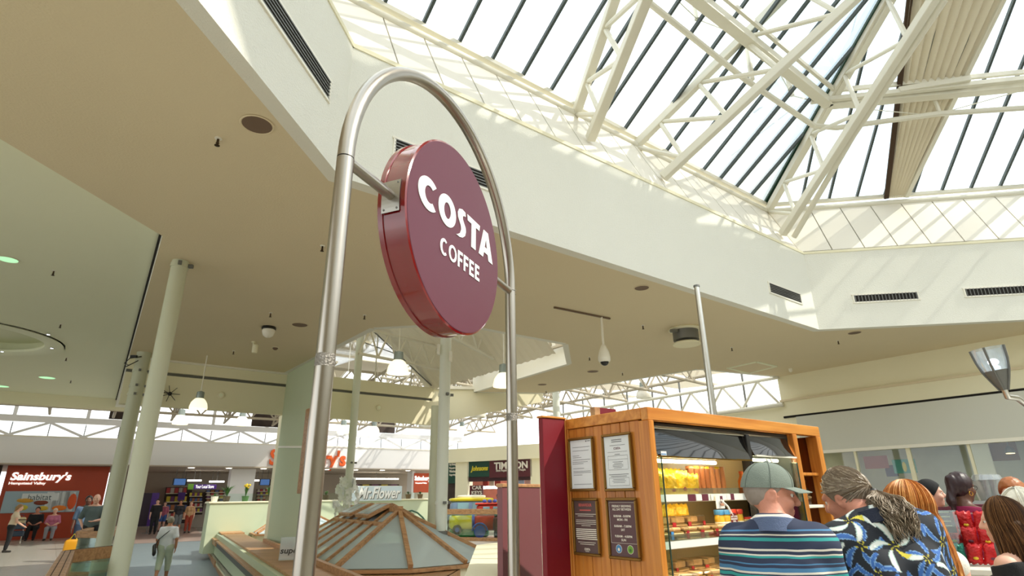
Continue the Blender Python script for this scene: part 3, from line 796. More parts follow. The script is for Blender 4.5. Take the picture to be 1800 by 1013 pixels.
for k, (x0, x1, y0, y1) in enumerate(((292, 328, 857, 920), (333, 355, 866, 905), (362, 400, 862, 884), (452, 476, 860, 884), (618, 700, 852, 866))):
    t = empty('shop_shelf', fpx(x0, y1, -6.5)); tag(t, ('stocked shelf unit deep in the shop, %s' % ('behind the waiting group', 'beside the purple banner', 'above the planted counter', 'right of the white pier', 'behind the flower shop sign')[k]), 'shelf')
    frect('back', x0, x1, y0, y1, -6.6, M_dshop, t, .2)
    for j in range(4):
        yy = y0+(y1-y0)*(j+.7)/4.2; frect('shelf_board', x0, x1, yy, yy+.8, -6.3, M_beam, t, .3)
        for q in range(5):
            xx = x0+(x1-x0)*(q+.2)/5
            frect('product', xx, xx+(x1-x0)*.13, yy-(y1-y0)*.15, yy, -6.35, mat('prod_%d' % ((q*3+j+k) % 6), srgb(*((180, 60, 60), (210, 190, 60), (90, 110, 160), (190, 180, 170), (120, 70, 120), (170, 110, 70))[(q*3+j+k) % 6]), .6), t, .1)
M_lamp = mat('lamp_lit', (1, 1, 1), .5, emit=(1, .95, .85), estr=6)
for k, (x, y) in enumerate(((336, 824.5), (402, 825.5), (463, 826), (574, 827), (625, 827.5), (672, 828), (717, 828.5))):
    t = empty('downlight', fpx(x, y, .5)); tag(t, 'round downlight %s from the left in the far shop soffit' % ('first', 'second', 'third', 'fourth', 'fifth', 'sixth', 'seventh')[k], 'downlight', 'downlights in the far shop soffit')
    c = fpx(x, y, .6); c.z = 3.385
    mb = MB(); mb.lathe(c, [(.16, 0), (.2, -.02), (.2, .02)], 12); mb.build('ring', [M_white], t)
    mb = MB(); mb.lathe(c+V(0, 0, -.03), [(.15, 0), (.15, .02)], 12); mb.build('lens', [M_lamp], t)
for k, (x0, x1, y) in enumerate(((328, 354, 845), (368, 394, 847), (446, 458, 845), (620, 700, 842))):
    a_, b_ = fpx(x0, y, -3.5), fpx(x1, y, -3.5); b_.z = a_.z; t = empty('strip_light', (a_+b_)/2); MB().beam(a_, b_, .18, .08, bev=.01).build('tube', [M_lamp], t); MB().tube([(a_+b_)/2, up((a_+b_)/2, 3.42)], .02, 6).build('hanger', [M_grey], t); tag(t, 'bright strip light %s' % ('at the left of the shop entrance', 'above the purple and lime banner', 'beside the white pier', 'above the flower shop sign')[k], 'strip light')
# clerestory over the fascia
cl = empty('window_4', fw(0, 4.77)); tag(cl, kind='structure')
par(fslab('sill_beam', -9, 27, 4.77, 4.84, .05, .2, M_white), cl)
par(fslab('top_beam', -9, 27, 5.5, 5.8, .15, .3, M_wfas), cl)
for k in range(24):
    a_ = -9+k*1.5
    mb = MB(); mb.quad(fw(a_, 4.84, -.3), fw(a_+1.46, 4.84, -.3), fw(a_+1.46, 5.5, -.3), fw(a_, 5.5, -.3)); mb.build('pane', [M_hall], cl)
    mb = MB(); mb.beam(fw(a_, 4.84, -.3), fw(a_, 5.5, -.3), .05, .05, up=nF); mb.build('mullion', [M_grey], cl)
    if k % 2 == 0:
        mb = MB(); mb.beam(fw(a_, 4.84, .05), fw(a_+1.5, 5.5, .05), .12, .1, up=nF); mb.build('brace', [M_wfas], cl)
        mb = MB(); mb.beam(fw(a_+1.5, 5.5, .05), fw(a_+3.0, 4.84, .05), .12, .1, up=nF); mb.build('brace', [M_wfas], cl)
for k in range(12):
    a_ = -9+k*3.0
    mb = MB(); mb.quad(fw(a_+.1, 5.8, -.2), fw(a_+2.9, 5.8, -.2), fw(a_+2.9, 7.6, -.2), fw(a_+.1, 7.6, -.2)); mb.build('pane', [M_hall], cl)
    mb = MB(); mb.beam(fw(a_, 5.8, -.2), fw(a_, 7.6, -.2), .16, .12, up=nF); mb.build('post', [M_wfas], cl)
for (x0, x1) in ((165, 206), (428, 478), (655, 690)):
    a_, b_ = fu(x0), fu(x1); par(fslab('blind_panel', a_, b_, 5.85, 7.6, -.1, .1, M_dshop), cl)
# roof trusses of the far hall
hf = frame_of('hall_space_frame', 'white lattice space frame under the roof of the far hall', fw(10, 6.2, 5))
for k in range(12):
    u = -4+k*2.7
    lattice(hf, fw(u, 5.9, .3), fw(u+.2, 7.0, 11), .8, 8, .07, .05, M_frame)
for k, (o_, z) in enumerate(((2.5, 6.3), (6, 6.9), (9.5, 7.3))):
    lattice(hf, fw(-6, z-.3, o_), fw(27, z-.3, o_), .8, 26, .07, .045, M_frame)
# roof of the far hall: panes on bars
hr = empty('window_5', fw(10, 7.6)); tag(hr, kind='structure')
for k in range(12):
    for j in range(3):
        a_, o0, o1 = -9+k*3.0, -.2+j*4.2, -.2+(j+1)*4.2
        z0, z1 = 7.6+.25*o0, 7.6+.25*o1
        mb = MB(); mb.quad(fw(a_+.05, z0, o0), fw(a_+2.95, z0, o0), fw(a_+2.95, z1, o1), fw(a_+.05, z1, o1)); mb.build('pane' if k >= 8 else 'roof_sheet', [M_hall if k >= 8 else M_corr], hr)
    mb = MB(); mb.beam(fw(-9+k*3.0, 7.6, -.2), fw(-9+k*3.0, 10.7, 12.4), .08, .1); mb.build('glazing_bar', [M_steel], hr)
# right-hand clerestory of the hall, on the line of the right wall
tag(band('wall_right_far', 0, 4.1, 0.0, .3, M_beam, 6.0, 17.0), kind='structure')
cr = empty('window_6', rw(8, 4.1)); tag(cr, kind='structure')
for k in range(9):
    t0 = 6.0+k*1.25
    mb = MB(); mb.quad(rw(t0, 4.1, -.2), rw(t0+1.2, 4.1, -.2), rw(t0+1.2, 5.6, -.2), rw(t0, 5.6, -.2)); mb.build('pane', [M_hall], cr)
    mb = MB(); mb.beam(rw(t0, 4.1, -.15), rw(t0, 5.6, -.15), .05, .05, up=E37); mb.build('mullion', [M_grey], cr)
    mb = MB(); mb.tube([rw(t0, 4.16, .1), rw(t0+.62, 4.95, .1)], .04, 6); mb.build('brace', [M_steel], cr)
    mb = MB(); mb.tube([rw(t0+.62, 4.95, .1), rw(t0+1.25, 4.16, .1)], .04, 6); mb.build('brace', [M_steel], cr)
for z, r_ in ((4.14, .07), (4.97, .06)):
    mb = MB(); mb.tube([rw(5.9, z, .1), rw(17.0, z, .1)], r_, 8); mb.build('chord', [M_steel], cr, True)
rf_ = frame_of('kiosk_hall_frame', 'white lattice space frame seen above the timber kiosk', rw(10, 5.2, 3))
for k in range(6):
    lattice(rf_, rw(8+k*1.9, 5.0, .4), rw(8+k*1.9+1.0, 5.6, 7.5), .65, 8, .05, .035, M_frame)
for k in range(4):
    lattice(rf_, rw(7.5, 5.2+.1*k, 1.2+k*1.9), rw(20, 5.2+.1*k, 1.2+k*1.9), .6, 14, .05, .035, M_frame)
# roof sheets between the near soffit and the far hall, many of them glazed to let more light in
mr = empty('ceiling_hall', (-8, 24, 8)); tag(mr, kind='structure')
for k in range(-7, 9):
    for j in range(5):
        c0 = BM1 + E37*(k*3.0) + E127*(j*3.2+.4)
        if c0.x > 14 or (c0-FW).dot(nF) < 9: continue
        z = 7.9+.06*j
        mb = MB(); mb.prism([up(c0, z), up(c0+E37*2.96, z), up(c0+E37*2.96+E127*3.16, z+.2), up(c0+E127*3.16, z+.2)], (0, 0, .05))
        gl = ((k+j) % 2 == 0) or (-2 <= k <= 2 and j < 3)
        mb.build('pane' if gl else 'roof_sheet', [M_hall if gl else M_corr], mr)
# remaining enclosure of the hall
mb = MB(); mb.prism([fw(-9, 0), fw(-9, 0, 18), fw(-9, 7.6, 18), fw(-9, 7.6)], dF*-0.2); tag(mb.build('wall_hall_left', [M_wfas]), kind='structure')

# ---- key-cutting and dry-cleaning shop
TS = Pd(866, 850, 30); dT = A(-30); nT = A(-120)
def tpx(x, y, o_=0.0): return Pp(x, y, TS + nT*o_, nT)
def trect(nm, x0, x1, y0, y1, o_, mt, parent, th=.06):
    a_, b_ = tpx(x0, y0, o_), tpx(x1, y1, o_); mb = MB(); mb.obox((a_+b_)/2, dT, nT, ZV, (b_-a_).dot(dT), th, a_.z-b_.z); return mb.build(nm, [mt], parent)
def ttext(nm, body, x0, x1, y0, y1, mt, parent, o_=.1, bold=.02, shear=0):
    a_, b_ = tpx(x0, y0, o_), tpx(x1, y1, o_); return put_text(nm, body, 1, (a_+b_)/2, dT, ZV, mt, parent, .01, bold, 'CENTER', shear, (b_-a_).dot(dT), 1.0, a_.z-b_.z)
ts = empty('repair_shop', up(TS, 0)); tag(ts, 'repair and dry-cleaning shop front with maroon and green fascia', 'shop front')
M_mar = mat('maroon_board', srgb(86, 24, 34), .4); M_tgr = mat('bottle_green_board', srgb(16, 66, 50), .4); M_cream = mat('cream_print', srgb(236, 228, 214), .5)
trect('canopy', 790, 960, 791, 806, -.1, M_beam, ts, .6)
trect('pier', 806, 825, 806, 945, -.2, M_beam, ts, .5)
trect('pier', 936, 960, 806, 945, -.2, M_beam, ts, .5)
trect('sign_board', 825, 861, 807, 838, .0, M_tgr, ts, .1); trect('sign_board', 861, 936, 807, 838, .0, M_mar, ts, .1)
ttext('lettering', 'Johnsons', 828, 858, 819, 829, mat('yellow_letter', srgb(226, 206, 50), .5), ts, .1, .02, .25)
ttext('lettering', 'TIMPSON', 869, 928, 814, 824, M_cream, ts, .1, .03)
ttext('lettering', 'Shoe Repairs  Keys Cut  People', 872, 924, 825, 828.5, M_cream, ts, .1, .0)
trect('roller_box', 826, 936, 838, 844, -.1, mat('deep_maroon', srgb(52, 14, 22), .5), ts, .2)
trect('key_sign', 826, 849, 854, 872, .05, M_mar, ts, .06); ttext('lettering', 'CAR\nKEYS', 829, 847, 855, 870, M_cream, ts, .12, .02)
trect('back_wall', 826, 950, 844, 945, -3.0, mat('shop_glow_back', srgb(150, 70, 56), .7, var=.5, vscale=2.5, emit=(1, .5, .3), estr=.12), ts, .1)  # back wall given a faint warm glow in place of shop lighting
trect('lit_shelf', 846, 884, 855, 859, -2.0, M_lamp, ts, .2)
for k, (x0, x1) in enumerate(((849, 858), (870, 880))): trect('poster', x0, x1, 846, 855, -.4, mat('red_poster', srgb(196, 70, 66), .6), ts, .03)
trect('poster', 860, 869, 845, 855, -.5, M_cream, ts, .03); trect('poster', 911, 922, 842, 862, -.3, mat('pale_poster', srgb(180, 190, 220), .6), ts, .03); trect('poster', 923, 937, 843, 861, -.3, mat('pink_poster', srgb(226, 180, 178), .6), ts, .03)
gs = empty('side_sign', tpx(797, 850, -1)); tag(gs, 'narrow bottle green services sign left of the repair shop', 'sign')
trect('panel', 789, 804, 806, 850, -1.0, M_tgr, gs, .1)
for k, w_ in enumerate(('Dry Cleaning', 'Repairs', 'Watches', 'Engraving')): ttext('lettering', w_, 790, 801, 815+k*6, 819+k*6, M_cream, gs, -.9, .01)
tag(MB().prism([tpx(786, 850, -1.1), tpx(806, 850, -1.1), tpx(806, 948, -1.1), tpx(786, 948, -1.1)], nT*-0.1).build('wall_shop_side', [M_dshop]), kind='structure')
# ================================================================== pillar, columns
mb = MB(); pc = BM1 - E127*1.35 + E37*0.08
mb.obox(up(pc, 2.5), E127, E37, ZV, 2.7, .16, 5.0); tag(mb.build('wall_pillar', [M_green]), kind='structure')
mb = MB(); c = Pd(494, 860, 17.6); mb.obox(up(c, 1.95), E37, E127, ZV, .46, .4, 3.85); tag(mb.build('wall_post', [M_beam]), kind='structure')
wb = Pp(536, 800, BM1 - E37*0.05, E37); 
t = empty('hanging_board', wb); tag(t, 'tall narrow timber board on the green pillar', 'board')
mb = MB(); mb.obox(up(wb, 2.75), E127, E37, ZV, .42, .06, 1.95, bev=.01); mb.build('board', [M_oak], t)
mb = MB(); mb.beam(Pp(490, 786, BM1-E37*.02, E37), Pp(536, 786, BM1-E37*.02, E37), .03, .05); mb.build('bracket', [M_white], t)
M_colm = mat('column_paint', srgb(200, 202, 178), 0.5, var=.02, vscale=2)
M_colw = mat('column_white', srgb(226, 230, 218), 0.45)
def column(name, label, x, y, r_, z0, z1, mt, collars=(), capz=None):
    t = empty(name, (x, y, z0)); tag(t, label, 'column')
    mb = MB(); mb.lathe((x, y, 0), [(r_, z0), (r_, z1)], 20); mb.build('shaft', [mt], t, True)
    mb = MB(); mb.lathe((x, y, z0), [(r_*1.35, 0), (r_*1.35, .05), (r_*1.05, .07)], 20); mb.build('base_plate', [M_grey], t)
    for z in collars:
        mb = MB(); mb.lathe((x, y, z), [(r_*1.02, -.03), (r_*1.10, -.03), (r_*1.10, .03), (r_*1.02, .03)], 20); mb.build('collar', [mt], t)
        for a_ in (-60, 10, 120):
            d = A(a_); mb = MB(); mb.beam(V(x, y, z)+d*r_, V(x, y, z)+d*(r_+.07), .05, .05); mb.build('lug', [M_grey], t)
    return t
zr = -0.35
column('round_column', 'large grey-green round column nearest the left balustrade', -4.93, 7.8, .112, -.6, 5.0, M_colm, (4.93,))
c2 = column('round_column', 'round column with clamps and cables near its top', -8.84, 13.3, .15, -.5, 5.0, M_colm, (4.55, 4.2, 4.0))
mb = MB(); mb.tube([V(-8.75, 13.1, 4.86), V(-8.95, 13.0, 4.8), V(-9.05, 13.0, 4.68), V(-8.9, 12.95, 4.62), V(-8.78, 13.05, 4.75), V(-9.0, 13.0, 4.6)], .012, 5); mb.build('loose_cable', [M_black], c2)
mb = MB(); mb.box((-8.9, 13.05, 4.85), (.14, .06, .06)); mb.build('junction_box', [M_black], c2)
c3 = column('round_column', 'slim white column rising from the white flowers', *Pd(613, 850, 17.5)[:2], .11, .0, 7.0, M_colw, (2.6,))
c4 = column('round_column', 'bright white column standing at the timber lantern', -1.42, 11.72, .115, .0, 6.4, M_colw, (3.62, 1.55))
for p_ in (V(-1.55, 11.6, 4.55), V(-1.3, 11.62, 4.4)):
    mb = MB(); mb.box(p_, (.06, .08, .22), bev=.01); mb.build('box_fitting', [M_white], c4)
mb = MB(); mb.lathe((-1.42, 11.72, .93), [(.2, 0), (.2, .03), (.15, .05), (.15, .12)], 16); mb.build('flashing_collar', [M_grey], c4)
column('round_column', 'thin beige column right of the bright white one', *Pd(759, 900, 15.2)[:2], .10, 0, 3.9, M_colm)
mb = MB(); mb.lathe((0, 0, 0), [(.11, 0), (.11, 2)], 12)
column('round_column', 'short white column seen behind the kiosk roof', *Pd(978, 715, 21)[:2], .13, 0, 5.2, M_colw)

# ================================================================== parapet beside the ramp
def pp_(t, off, z): return up(rp(t, off), z)
pa = empty('parapet', rp(-6, .2)); tag(pa, 'long pale green parapet with timber trim beside the ramp', 'parapet')
def pseg(nm, t0, t1, o0, o1, z0, z1, mt):
    mb = MB(); mb.prism([pp_(t0, o0, z0), pp_(t0, o1, z0), pp_(t0, o1, z1), pp_(t0, o0, z1)], aP*(t1-t0)); return mb.build(nm, [mt], pa)
T0, TM, T1 = -12.5, 2.4, 6.6
pseg('wall', T0, T1, .04, .30, -.75, .60, M_green)
pseg('skirting', T0, TM-.6, -.01, .04, -.75, -.17, M_oak); pseg('skirting', TM-.6, T1, -.03, .04, -.55, -.08, M_oak)
M_band = mat('grey_rubber_band', srgb(96, 100, 94), .6)
pseg('bumper', T0, TM-.2, -.03, .05, .30, .43, M_band); pseg('bumper', TM, T1, -.05, .05, .30, .43, M_oak)
pseg('rail', T0, TM-.2, -.06, .05, .43, .47, M_oak); pseg('rail', TM, T1, -.08, .05, .43, .48, M_oak)
pseg('cap_board', T0, TM, .14, .72, .60, .64, M_oak); pseg('cap_board', TM+.25, T1-.2, .10, .78, .62, .66, M_oak)
pseg('inner_board', T0, -2.2, .72, .80, .2, .72, M_oak)

# ================================================================== timber roof lanterns
M_lglass = glass('lantern_glass', (.6, .7, .7), .10, .08, white=.6, dcol=(.66, .78, .80))
def lantern(label, apex, zb, R_, ridge, nbars, caps, plinth=True):
    t = empty('roof_lantern', up(apex, 0)); tag(t, label, 'roof lantern', 'timber roof lanterns')
    az = apex.z; rd = aP; far = apex + rd*ridge
    angs = [-150, -105, -78, -45, -3, 30]           # front end fan
    fan = [apex + A(a_)*R_*(1.0 if -110 < a_ < 0 else 1.02) for a_ in (-112, -72, -38, 6)]
    fan = [up(p, zb) for p in fan]
    lf = up(rp(0, 0), zb)
    Lside = fan[0]; Rside = fan[3]
    LL = Lside + rd*(ridge+R_*.9); RR = Rside + rd*(ridge+R_*.4)
    farfan = [LL, up(far + rd*R_, zb), RR]
    def tri(nm, pts, mt, th=.0):
        mb = MB(); mb.add(pts, [tuple(range(len(pts)))]); return mb.build(nm, [mt], t)
    ap = apex; fr = far
    for p, q in zip(fan[:-1], fan[1:]): tri('pane', [p, q, ap], M_lglass)
    for p, q in zip(farfan[:-1], farfan[1:]): tri('pane', [p, q, fr], M_lglass)
    def bar(p, q, w=.055, h=.07, nm='rafter'):
        mb = MB(); mb.beam(p+V(0, 0, .015), q+V(0, 0, .015), w, h); return mb.build(nm, [M_oak], t)
    for p in fan: bar(p, ap, .075, .08)
    for p in farfan: bar(p, fr)
    for s_, (P0, P1) in enumerate(((Lside, LL), (Rside, RR))):
        prev = None
        for k in range(nbars+1):
            b_, c_ = P0.lerp(P1, k/nbars), ap.lerp(fr, k/nbars)
            if k: tri('pane', [prev[0], b_, c_, prev[1]], M_lglass); 
            if 0 < k: bar(b_, c_, .045, .06)
            prev = (b_, c_)
        m0, m1 = P0.lerp(ap, .72), P1.lerp(fr, .72); bar(m0, m1, .06, .07, 'purlin')
    # ridge board with raised vent boxes
    mb = MB(); mb.beam(ap+V(0, 0, .04)-rd*.05, fr+V(0, 0, .04), .10, .10); mb.build('ridge_board', [M_oak], t)
    for (u, L_) in caps:
        c = ap + rd*u; sd = Vector((-rd.y, rd.x, 0))
        for s_ in (1, -1):
            d_ = (sd*s_*0.9 + V(0, 0, -.42)).normalized(); nn = rd.cross(d_).normalized()
            if nn.z < 0: nn = -nn
            cc = c + V(0, 0, .12) + d_*.26
            vb = MB().obox(cc, rd, d_, nn, L_, .5, .06).build('vent_box', [M_oak], t)
            for k in (-1, 1):
                mb = MB(); mb.obox(cc + rd*(k*L_*.23) + nn*.032, rd, d_, nn, L_*.38, .40, .01); mb.build('vent_pane', [M_lglass], vb)
    # timber kerb
    ring = fan + [RR, farfan[1], LL]
    cen = sum(ring, Vector())/len(ring)
    for p, q in zip(ring, ring[1:]+ring[:1]):
        d = (q-p).normalized(); n = Vector((d.y, -d.x, 0))
        if n.dot(p-cen) < 0: n = -n
        mb = MB(); mb.prism([p+V(0, 0, -.06), q+V(0, 0, -.06), q+n*.10+d*.04+V(0, 0, -.06), p+n*.10-d*.04+V(0, 0, -.06)], (0, 0, .05)); mb.build('sill', [M_oak], t)
        mb = MB(); mb.prism([up(p+n*.02, 0), up(q+n*.02, 0), q+n*.02+V(0, 0, -.06), p+n*.02+V(0, 0, -.06)], n*-.06); mb.build('kerb', [M_beam], t)
    return t
lantern('large timber and glass roof lantern right of the steel arch foot', V(-2.2, 11.6, 1.41), .60, 1.72, 3.4, 6, [(.95, .95), (2.3, .95)])
lantern('smaller-looking timber roof lantern farther back at the parapet', up(Pz(524, 891, 1.40), 1.40), .60, 1.72, 3.2, 6, [(.75, 1.0)])
# timber deck rim around the near lantern
mb = MB(); rimz = .52
R_ = [Pz(x, y, rimz) for x, y in ((560, 1006), (640, 1030), (770, 1018), (838, 983), (838, 976), (815, 992), (705, 1003), (590, 1002))]
mb.prism([Pz(560, 1000, rimz), Pz(620, 1030, rimz), Pz(775, 1020, rimz), Pz(840, 984, rimz), Pz(838, 978, rimz), Pz(812, 992, rimz), Pz(705, 1001, rimz), Pz(592, 1003, rimz)], (0, 0, -.03))
dk = tag(mb.build('deck_rim', [M_oak]), 'flat timber rim in front of the near lantern', 'timber rim')
mb = MB(); p, q = Pz(772, 1020, rimz), Pz(839, 983, rimz); mb.prism([p, q, q+V(0, 0, -.28), p+V(0, 0, -.28)], (.03, -.03, 0)); mb.build('edge_board', [M_oak], dk)
mb = MB(); p, q = Pz(540, 985, rimz), Pz(625, 1032, rimz); mb.prism([p, q, q+V(0, 0, -.25), p+V(0, 0, -.25)], (-.03, -.03, 0)); mb.build('edge_board', [M_oak], dk)
# clear card holder with black lettering on the parapet
ch = Pz(509, 985, .66); xd = (_R*.96 + Vector((0, .25, 0))).normalized(); xd.z = 0; xd.normalize()
t = empty('leaflet_holder', ch); tag(t, 'clear acrylic sign with black lettering on the timber cap board', 'sign')
nh_ = xd.cross(ZV)
mb = MB(); mb.obox(ch+V(0, 0, .19), xd, nh_, ZV, .36, .02, .36, bev=.004); mb.build('acrylic', [glass('acrylic', (.93, .95, .95), .06, .05, white=.35, dcol=(.9, .93, .93))], t)
put_text('lettering', 'superdry', .12, ch+V(0, 0, .15)+nh_*.012+xd*.1, xd, ZV, M_black, t, .001, .002, 'CENTER', .15, .55, 1.0, .13)
mb = MB(); mb.obox(ch+V(0, 0, .012)-nh_*.03, xd, nh_, ZV, .36, .12, .02); mb.build('foot', [glass('acrylic')], t)

# ================================================================== flower shop counter
CS = Vector((-10.3, 20.5, 0))
def cpx(x, y, o_=0.0): return Pp(x, y, CS - E127*o_, E127)
cE = CS + E37*9.2
ct = empty('flower_counter', CS); tag(ct, 'long pale green counter wall of the flower shop', 'counter')
mb = MB(); mb.obox(up((CS+cE)/2, .78)+E127*.3, E37, E127, ZV, 9.2, .6, 1.56); mb.build('front', [M_green], ct)
mb = MB(); mb.obox(up((CS+cE)/2, 1.58)+E127*.3, E37, E127, ZV, 9.3, .7, .05, bev=.01); mb.build('top_board', [M_beam], ct)
for k in range(5):
    a_ = CS + E37*(.2+k*1.75)
    mb = MB(); mb.quad(up(a_, 1.61), up(a_+E37*1.7, 1.61), up(a_+E37*1.7, 1.86), up(a_, 1.86)); mb.build('glass_screen', [M_gglass], ct)
M_leaf = mat('leaf', srgb(58, 104, 40), .5, var=.3, vscale=20); M_pot = mat('pot_dark', srgb(84, 66, 48), .7); M_yfl = mat('yellow_bloom', srgb(224, 190, 40), .6)
def plant(label, base, h, spread, n, potc, bloom=None, seed=0):
    rnd = random.Random(seed); t = empty('potted_plant', base); tag(t, label, 'plant', 'potted plants on the flower counter')
    mb = MB(); mb.lathe(base, [(.09, 0), (.12, .16), (.125, .18), (.10, .18)], 12); mb.build('pot', [potc], t)
    mb = MB()
    for k in range(n):
        a_ = rnd.uniform(0, 2*pi); e_ = rnd.uniform(.15, 1); L_ = h*rnd.uniform(.6, 1.0)
        d = V(math.cos(a_)*spread*e_, math.sin(a_)*spread*e_, 0); p0 = base+V(0, 0, .16); p2 = p0 + d + V(0, 0, L_); p1 = p0 + d*.3 + V(0, 0, L_*.65)
        s_ = V(-math.sin(a_), math.cos(a_), 0)*.03
        mb.add([p0-s_*.4, p0+s_*.4, p1-s_, p1+s_, p2], [(0, 1, 3, 2), (2, 3, 4)])
    mb.build('leaves', [M_leaf], t)
    if bloom:
        for k in range(7):
            c = base+V(rnd.uniform(-.12, .12), rnd.uniform(-.1, .1), h*rnd.uniform(.75, 1.05)+.12)
            mb = MB(); mb.sphere(c, .045, 8, 5); mb.build('bloom', [bloom], t, True)
    return t
def con(x, o_=-.3, z=1.605):
    p = cpx(x, 884, o_); p.z = z; return p
plant('broad leafy potted plant standing highest on the counter', con(397), .42, .32, 26, M_pot, None, 1)
plant('potted plant with yellow blooms on the counter', con(430), .42, .14, 14, mat('pot_green', srgb(80, 120, 70), .5), M_yfl, 2)
plant('dark leafy potted plant next to the green pillar', con(471), .36, .2, 20, M_pot, None, 3)
plant('low plant in a white pot at the counter end', con(376), .12, .12, 12, M_white, None, 4)
plant('small potted plant between pillar and white flowers', con(572), .2, .14, 14, M_pot, None, 5)
plant('low plant in a brown bowl right of the white sign', con(717), .14, .16, 14, mat('pot_brown', srgb(120, 84, 50), .6), None, 6)
plant('low plant in a brown bowl nearest the thin column', con(738), .14, .16, 14, mat('pot_brown', srgb(120, 84, 50), .6), None, 7)
# flower shop sign
fs = empty('flower_shop_sign', cpx(658, 880, .05)); tag(fs, 'white board with cut-out script lettering on the flower counter', 'sign')
a_, b_ = cpx(611, 855, .05), cpx(705, 880, .05)
mb = MB(); mb.obox((a_+b_)/2, E37, E127, ZV, (b_-a_).dot(E37), .08, a_.z-b_.z, bev=.01); mb.build('board', [mat('pale_blue_board', srgb(206, 220, 224), .5)], fs)
put_text('lettering', 'Mr.Flower', 1, (cpx(628, 857, .11)+cpx(702, 878, .11))/2, E37, ZV, mat('silver_letter', srgb(246, 246, 240), .4), fs, .015, .02, 'CENTER', .3, (cpx(702, 868, .11)-cpx(628, 868, .11)).dot(E37), 1.0, (cpx(640, 857, .1)-cpx(640, 878, .1)).z)
put_text('lettering_shadow', 'Mr.Flower', 1, (cpx(629, 858, .095)+cpx(703, 879, .095))/2, E37, ZV, mat('letter_shadow', srgb(96, 92, 80), .6), fs, .002, .035, 'CENTER', .3, (cpx(702, 868, .11)-cpx(628, 868, .11)).dot(E37), 1.0, (cpx(640, 857, .1)-cpx(640, 878, .1)).z)  # dark offset copy paints a shadow behind the letters
# white blossom sculpture round the slim column
bs = empty('blossom_sculpture', up(con(604, .1), 1.0)); tag(bs, 'lumpy white blossom sculpture wrapped round the slim column', 'sculpture')
rnd = random.Random(5); M_petal = mat('white_petal', srgb(246, 248, 246), .4); c0 = up(Pd(609, 870, 17.3), 0)
for k in range(90):
    a_ = rnd.uniform(0, 2*pi); z = rnd.uniform(1.25, 2.15); r_ = .20 + .10*math.sin((z-1.2)*4) + rnd.uniform(-.02, .06)
    c = c0 + V(math.cos(a_)*r_, math.sin(a_)*r_, z); n = (c-up(c0, z)).normalized()
    mb = MB()
    for j in range(5):
        b_ = 2*pi*j/5; s_ = n.orthogonal().normalized(); w_ = n.cross(s_); dd = s_*math.cos(b_)+w_*math.sin(b_)
        mb.add([c, c+dd*.055+(n.cross(dd))*.035+n*.02, c+dd*.10+n*.03, c+dd*.055-(n.cross(dd))*.035+n*.02], [(0, 1, 2, 3)])
    mb.build('blossom', [M_petal], bs)
# hose / garden pipe behind lantern
t = MB().tube([cpx(716, 900, .3), cpx(724, 898, .3), cpx(734, 902, .3), cpx(743, 910, .3), cpx(752, 922, .3)], .035, 8).build('hose', [mat('green_hose', srgb(50, 90, 70), .5)], None, True); tag(t, 'green curved hose in front of the counter wall', 'hose')

# ================================================================== balustrades
def balustrade(label, pts, zt, rail_w, rail_h, zb=0.0, glass_from=.12, base=True, name='glass_balustrade', fascia=0.0):
    t = empty(name, up(pts[0], zb)); tag(t, label, 'balustrade')
    for p, q in zip(pts[:-1], pts[1:]):
        d = (q-p).normalized(); n = Vector((d.y, -d.x, 0))
        mb = MB(); mb.beam(up(p, zt-rail_h/2), up(q, zt-rail_h/2), rail_w, rail_h, bev=.01); rl = mb.build('rail', [M_oak], t)
        for s_ in (-1, 1): mb = MB(); mb.beam(up(p, zt+.001)+n*(s_*rail_w*.2), up(q, zt+.001)+n*(s_*rail_w*.2), .008, .004); mb.build('groove', [M_joint], rl)
        if base: mb = MB(); mb.beam(up(p, zb+.06), up(q, zb+.06), .08, .12); mb.build('base_board', [M_oak], t)
        L_ = (q-p).length; n_ = max(1, int(L_/1.2))
        for k in range(n_):
            a_, b_ = p.lerp(q, (k+.02)/n_), p.lerp(q, (k+.98)/n_)
            mb = MB(); mb.prism([up(a_, zb+glass_from), up(b_, zb+glass_from), up(b_, zt-rail_h), up(a_, zt-rail_h)], n*.015); mb.build('glass_panel', [M_gglass], t)
    return t
P1, P2, P3 = Pz(96, 1013, 1.0), Pz(120, 968, 1.0), Pz(215, 958, 1.0)
P0 = P1 + (P1-P2)*1.2
balustrade('near timber-railed glass balustrade at lower left', [P0, P2, P3], 1.0, .16, .17)
Q1, Q2 = Pz(141, 934, 1.0), Pz(192, 934, 1.0)
balustrade('far timber-railed glass balustrade in front of the bald man', [Q1-aP*-2.5, Q1, Q2, Q2+aP*3.5], 1.0, .16, .15)
balustrade('timber-railed glass balustrade in front of the toy vehicles', [up(Pd(768, 893, 25.6), 0), up(Pd(905, 896, 24.0), 0)], 1.18, .12, .2, 0.0, .2, True)
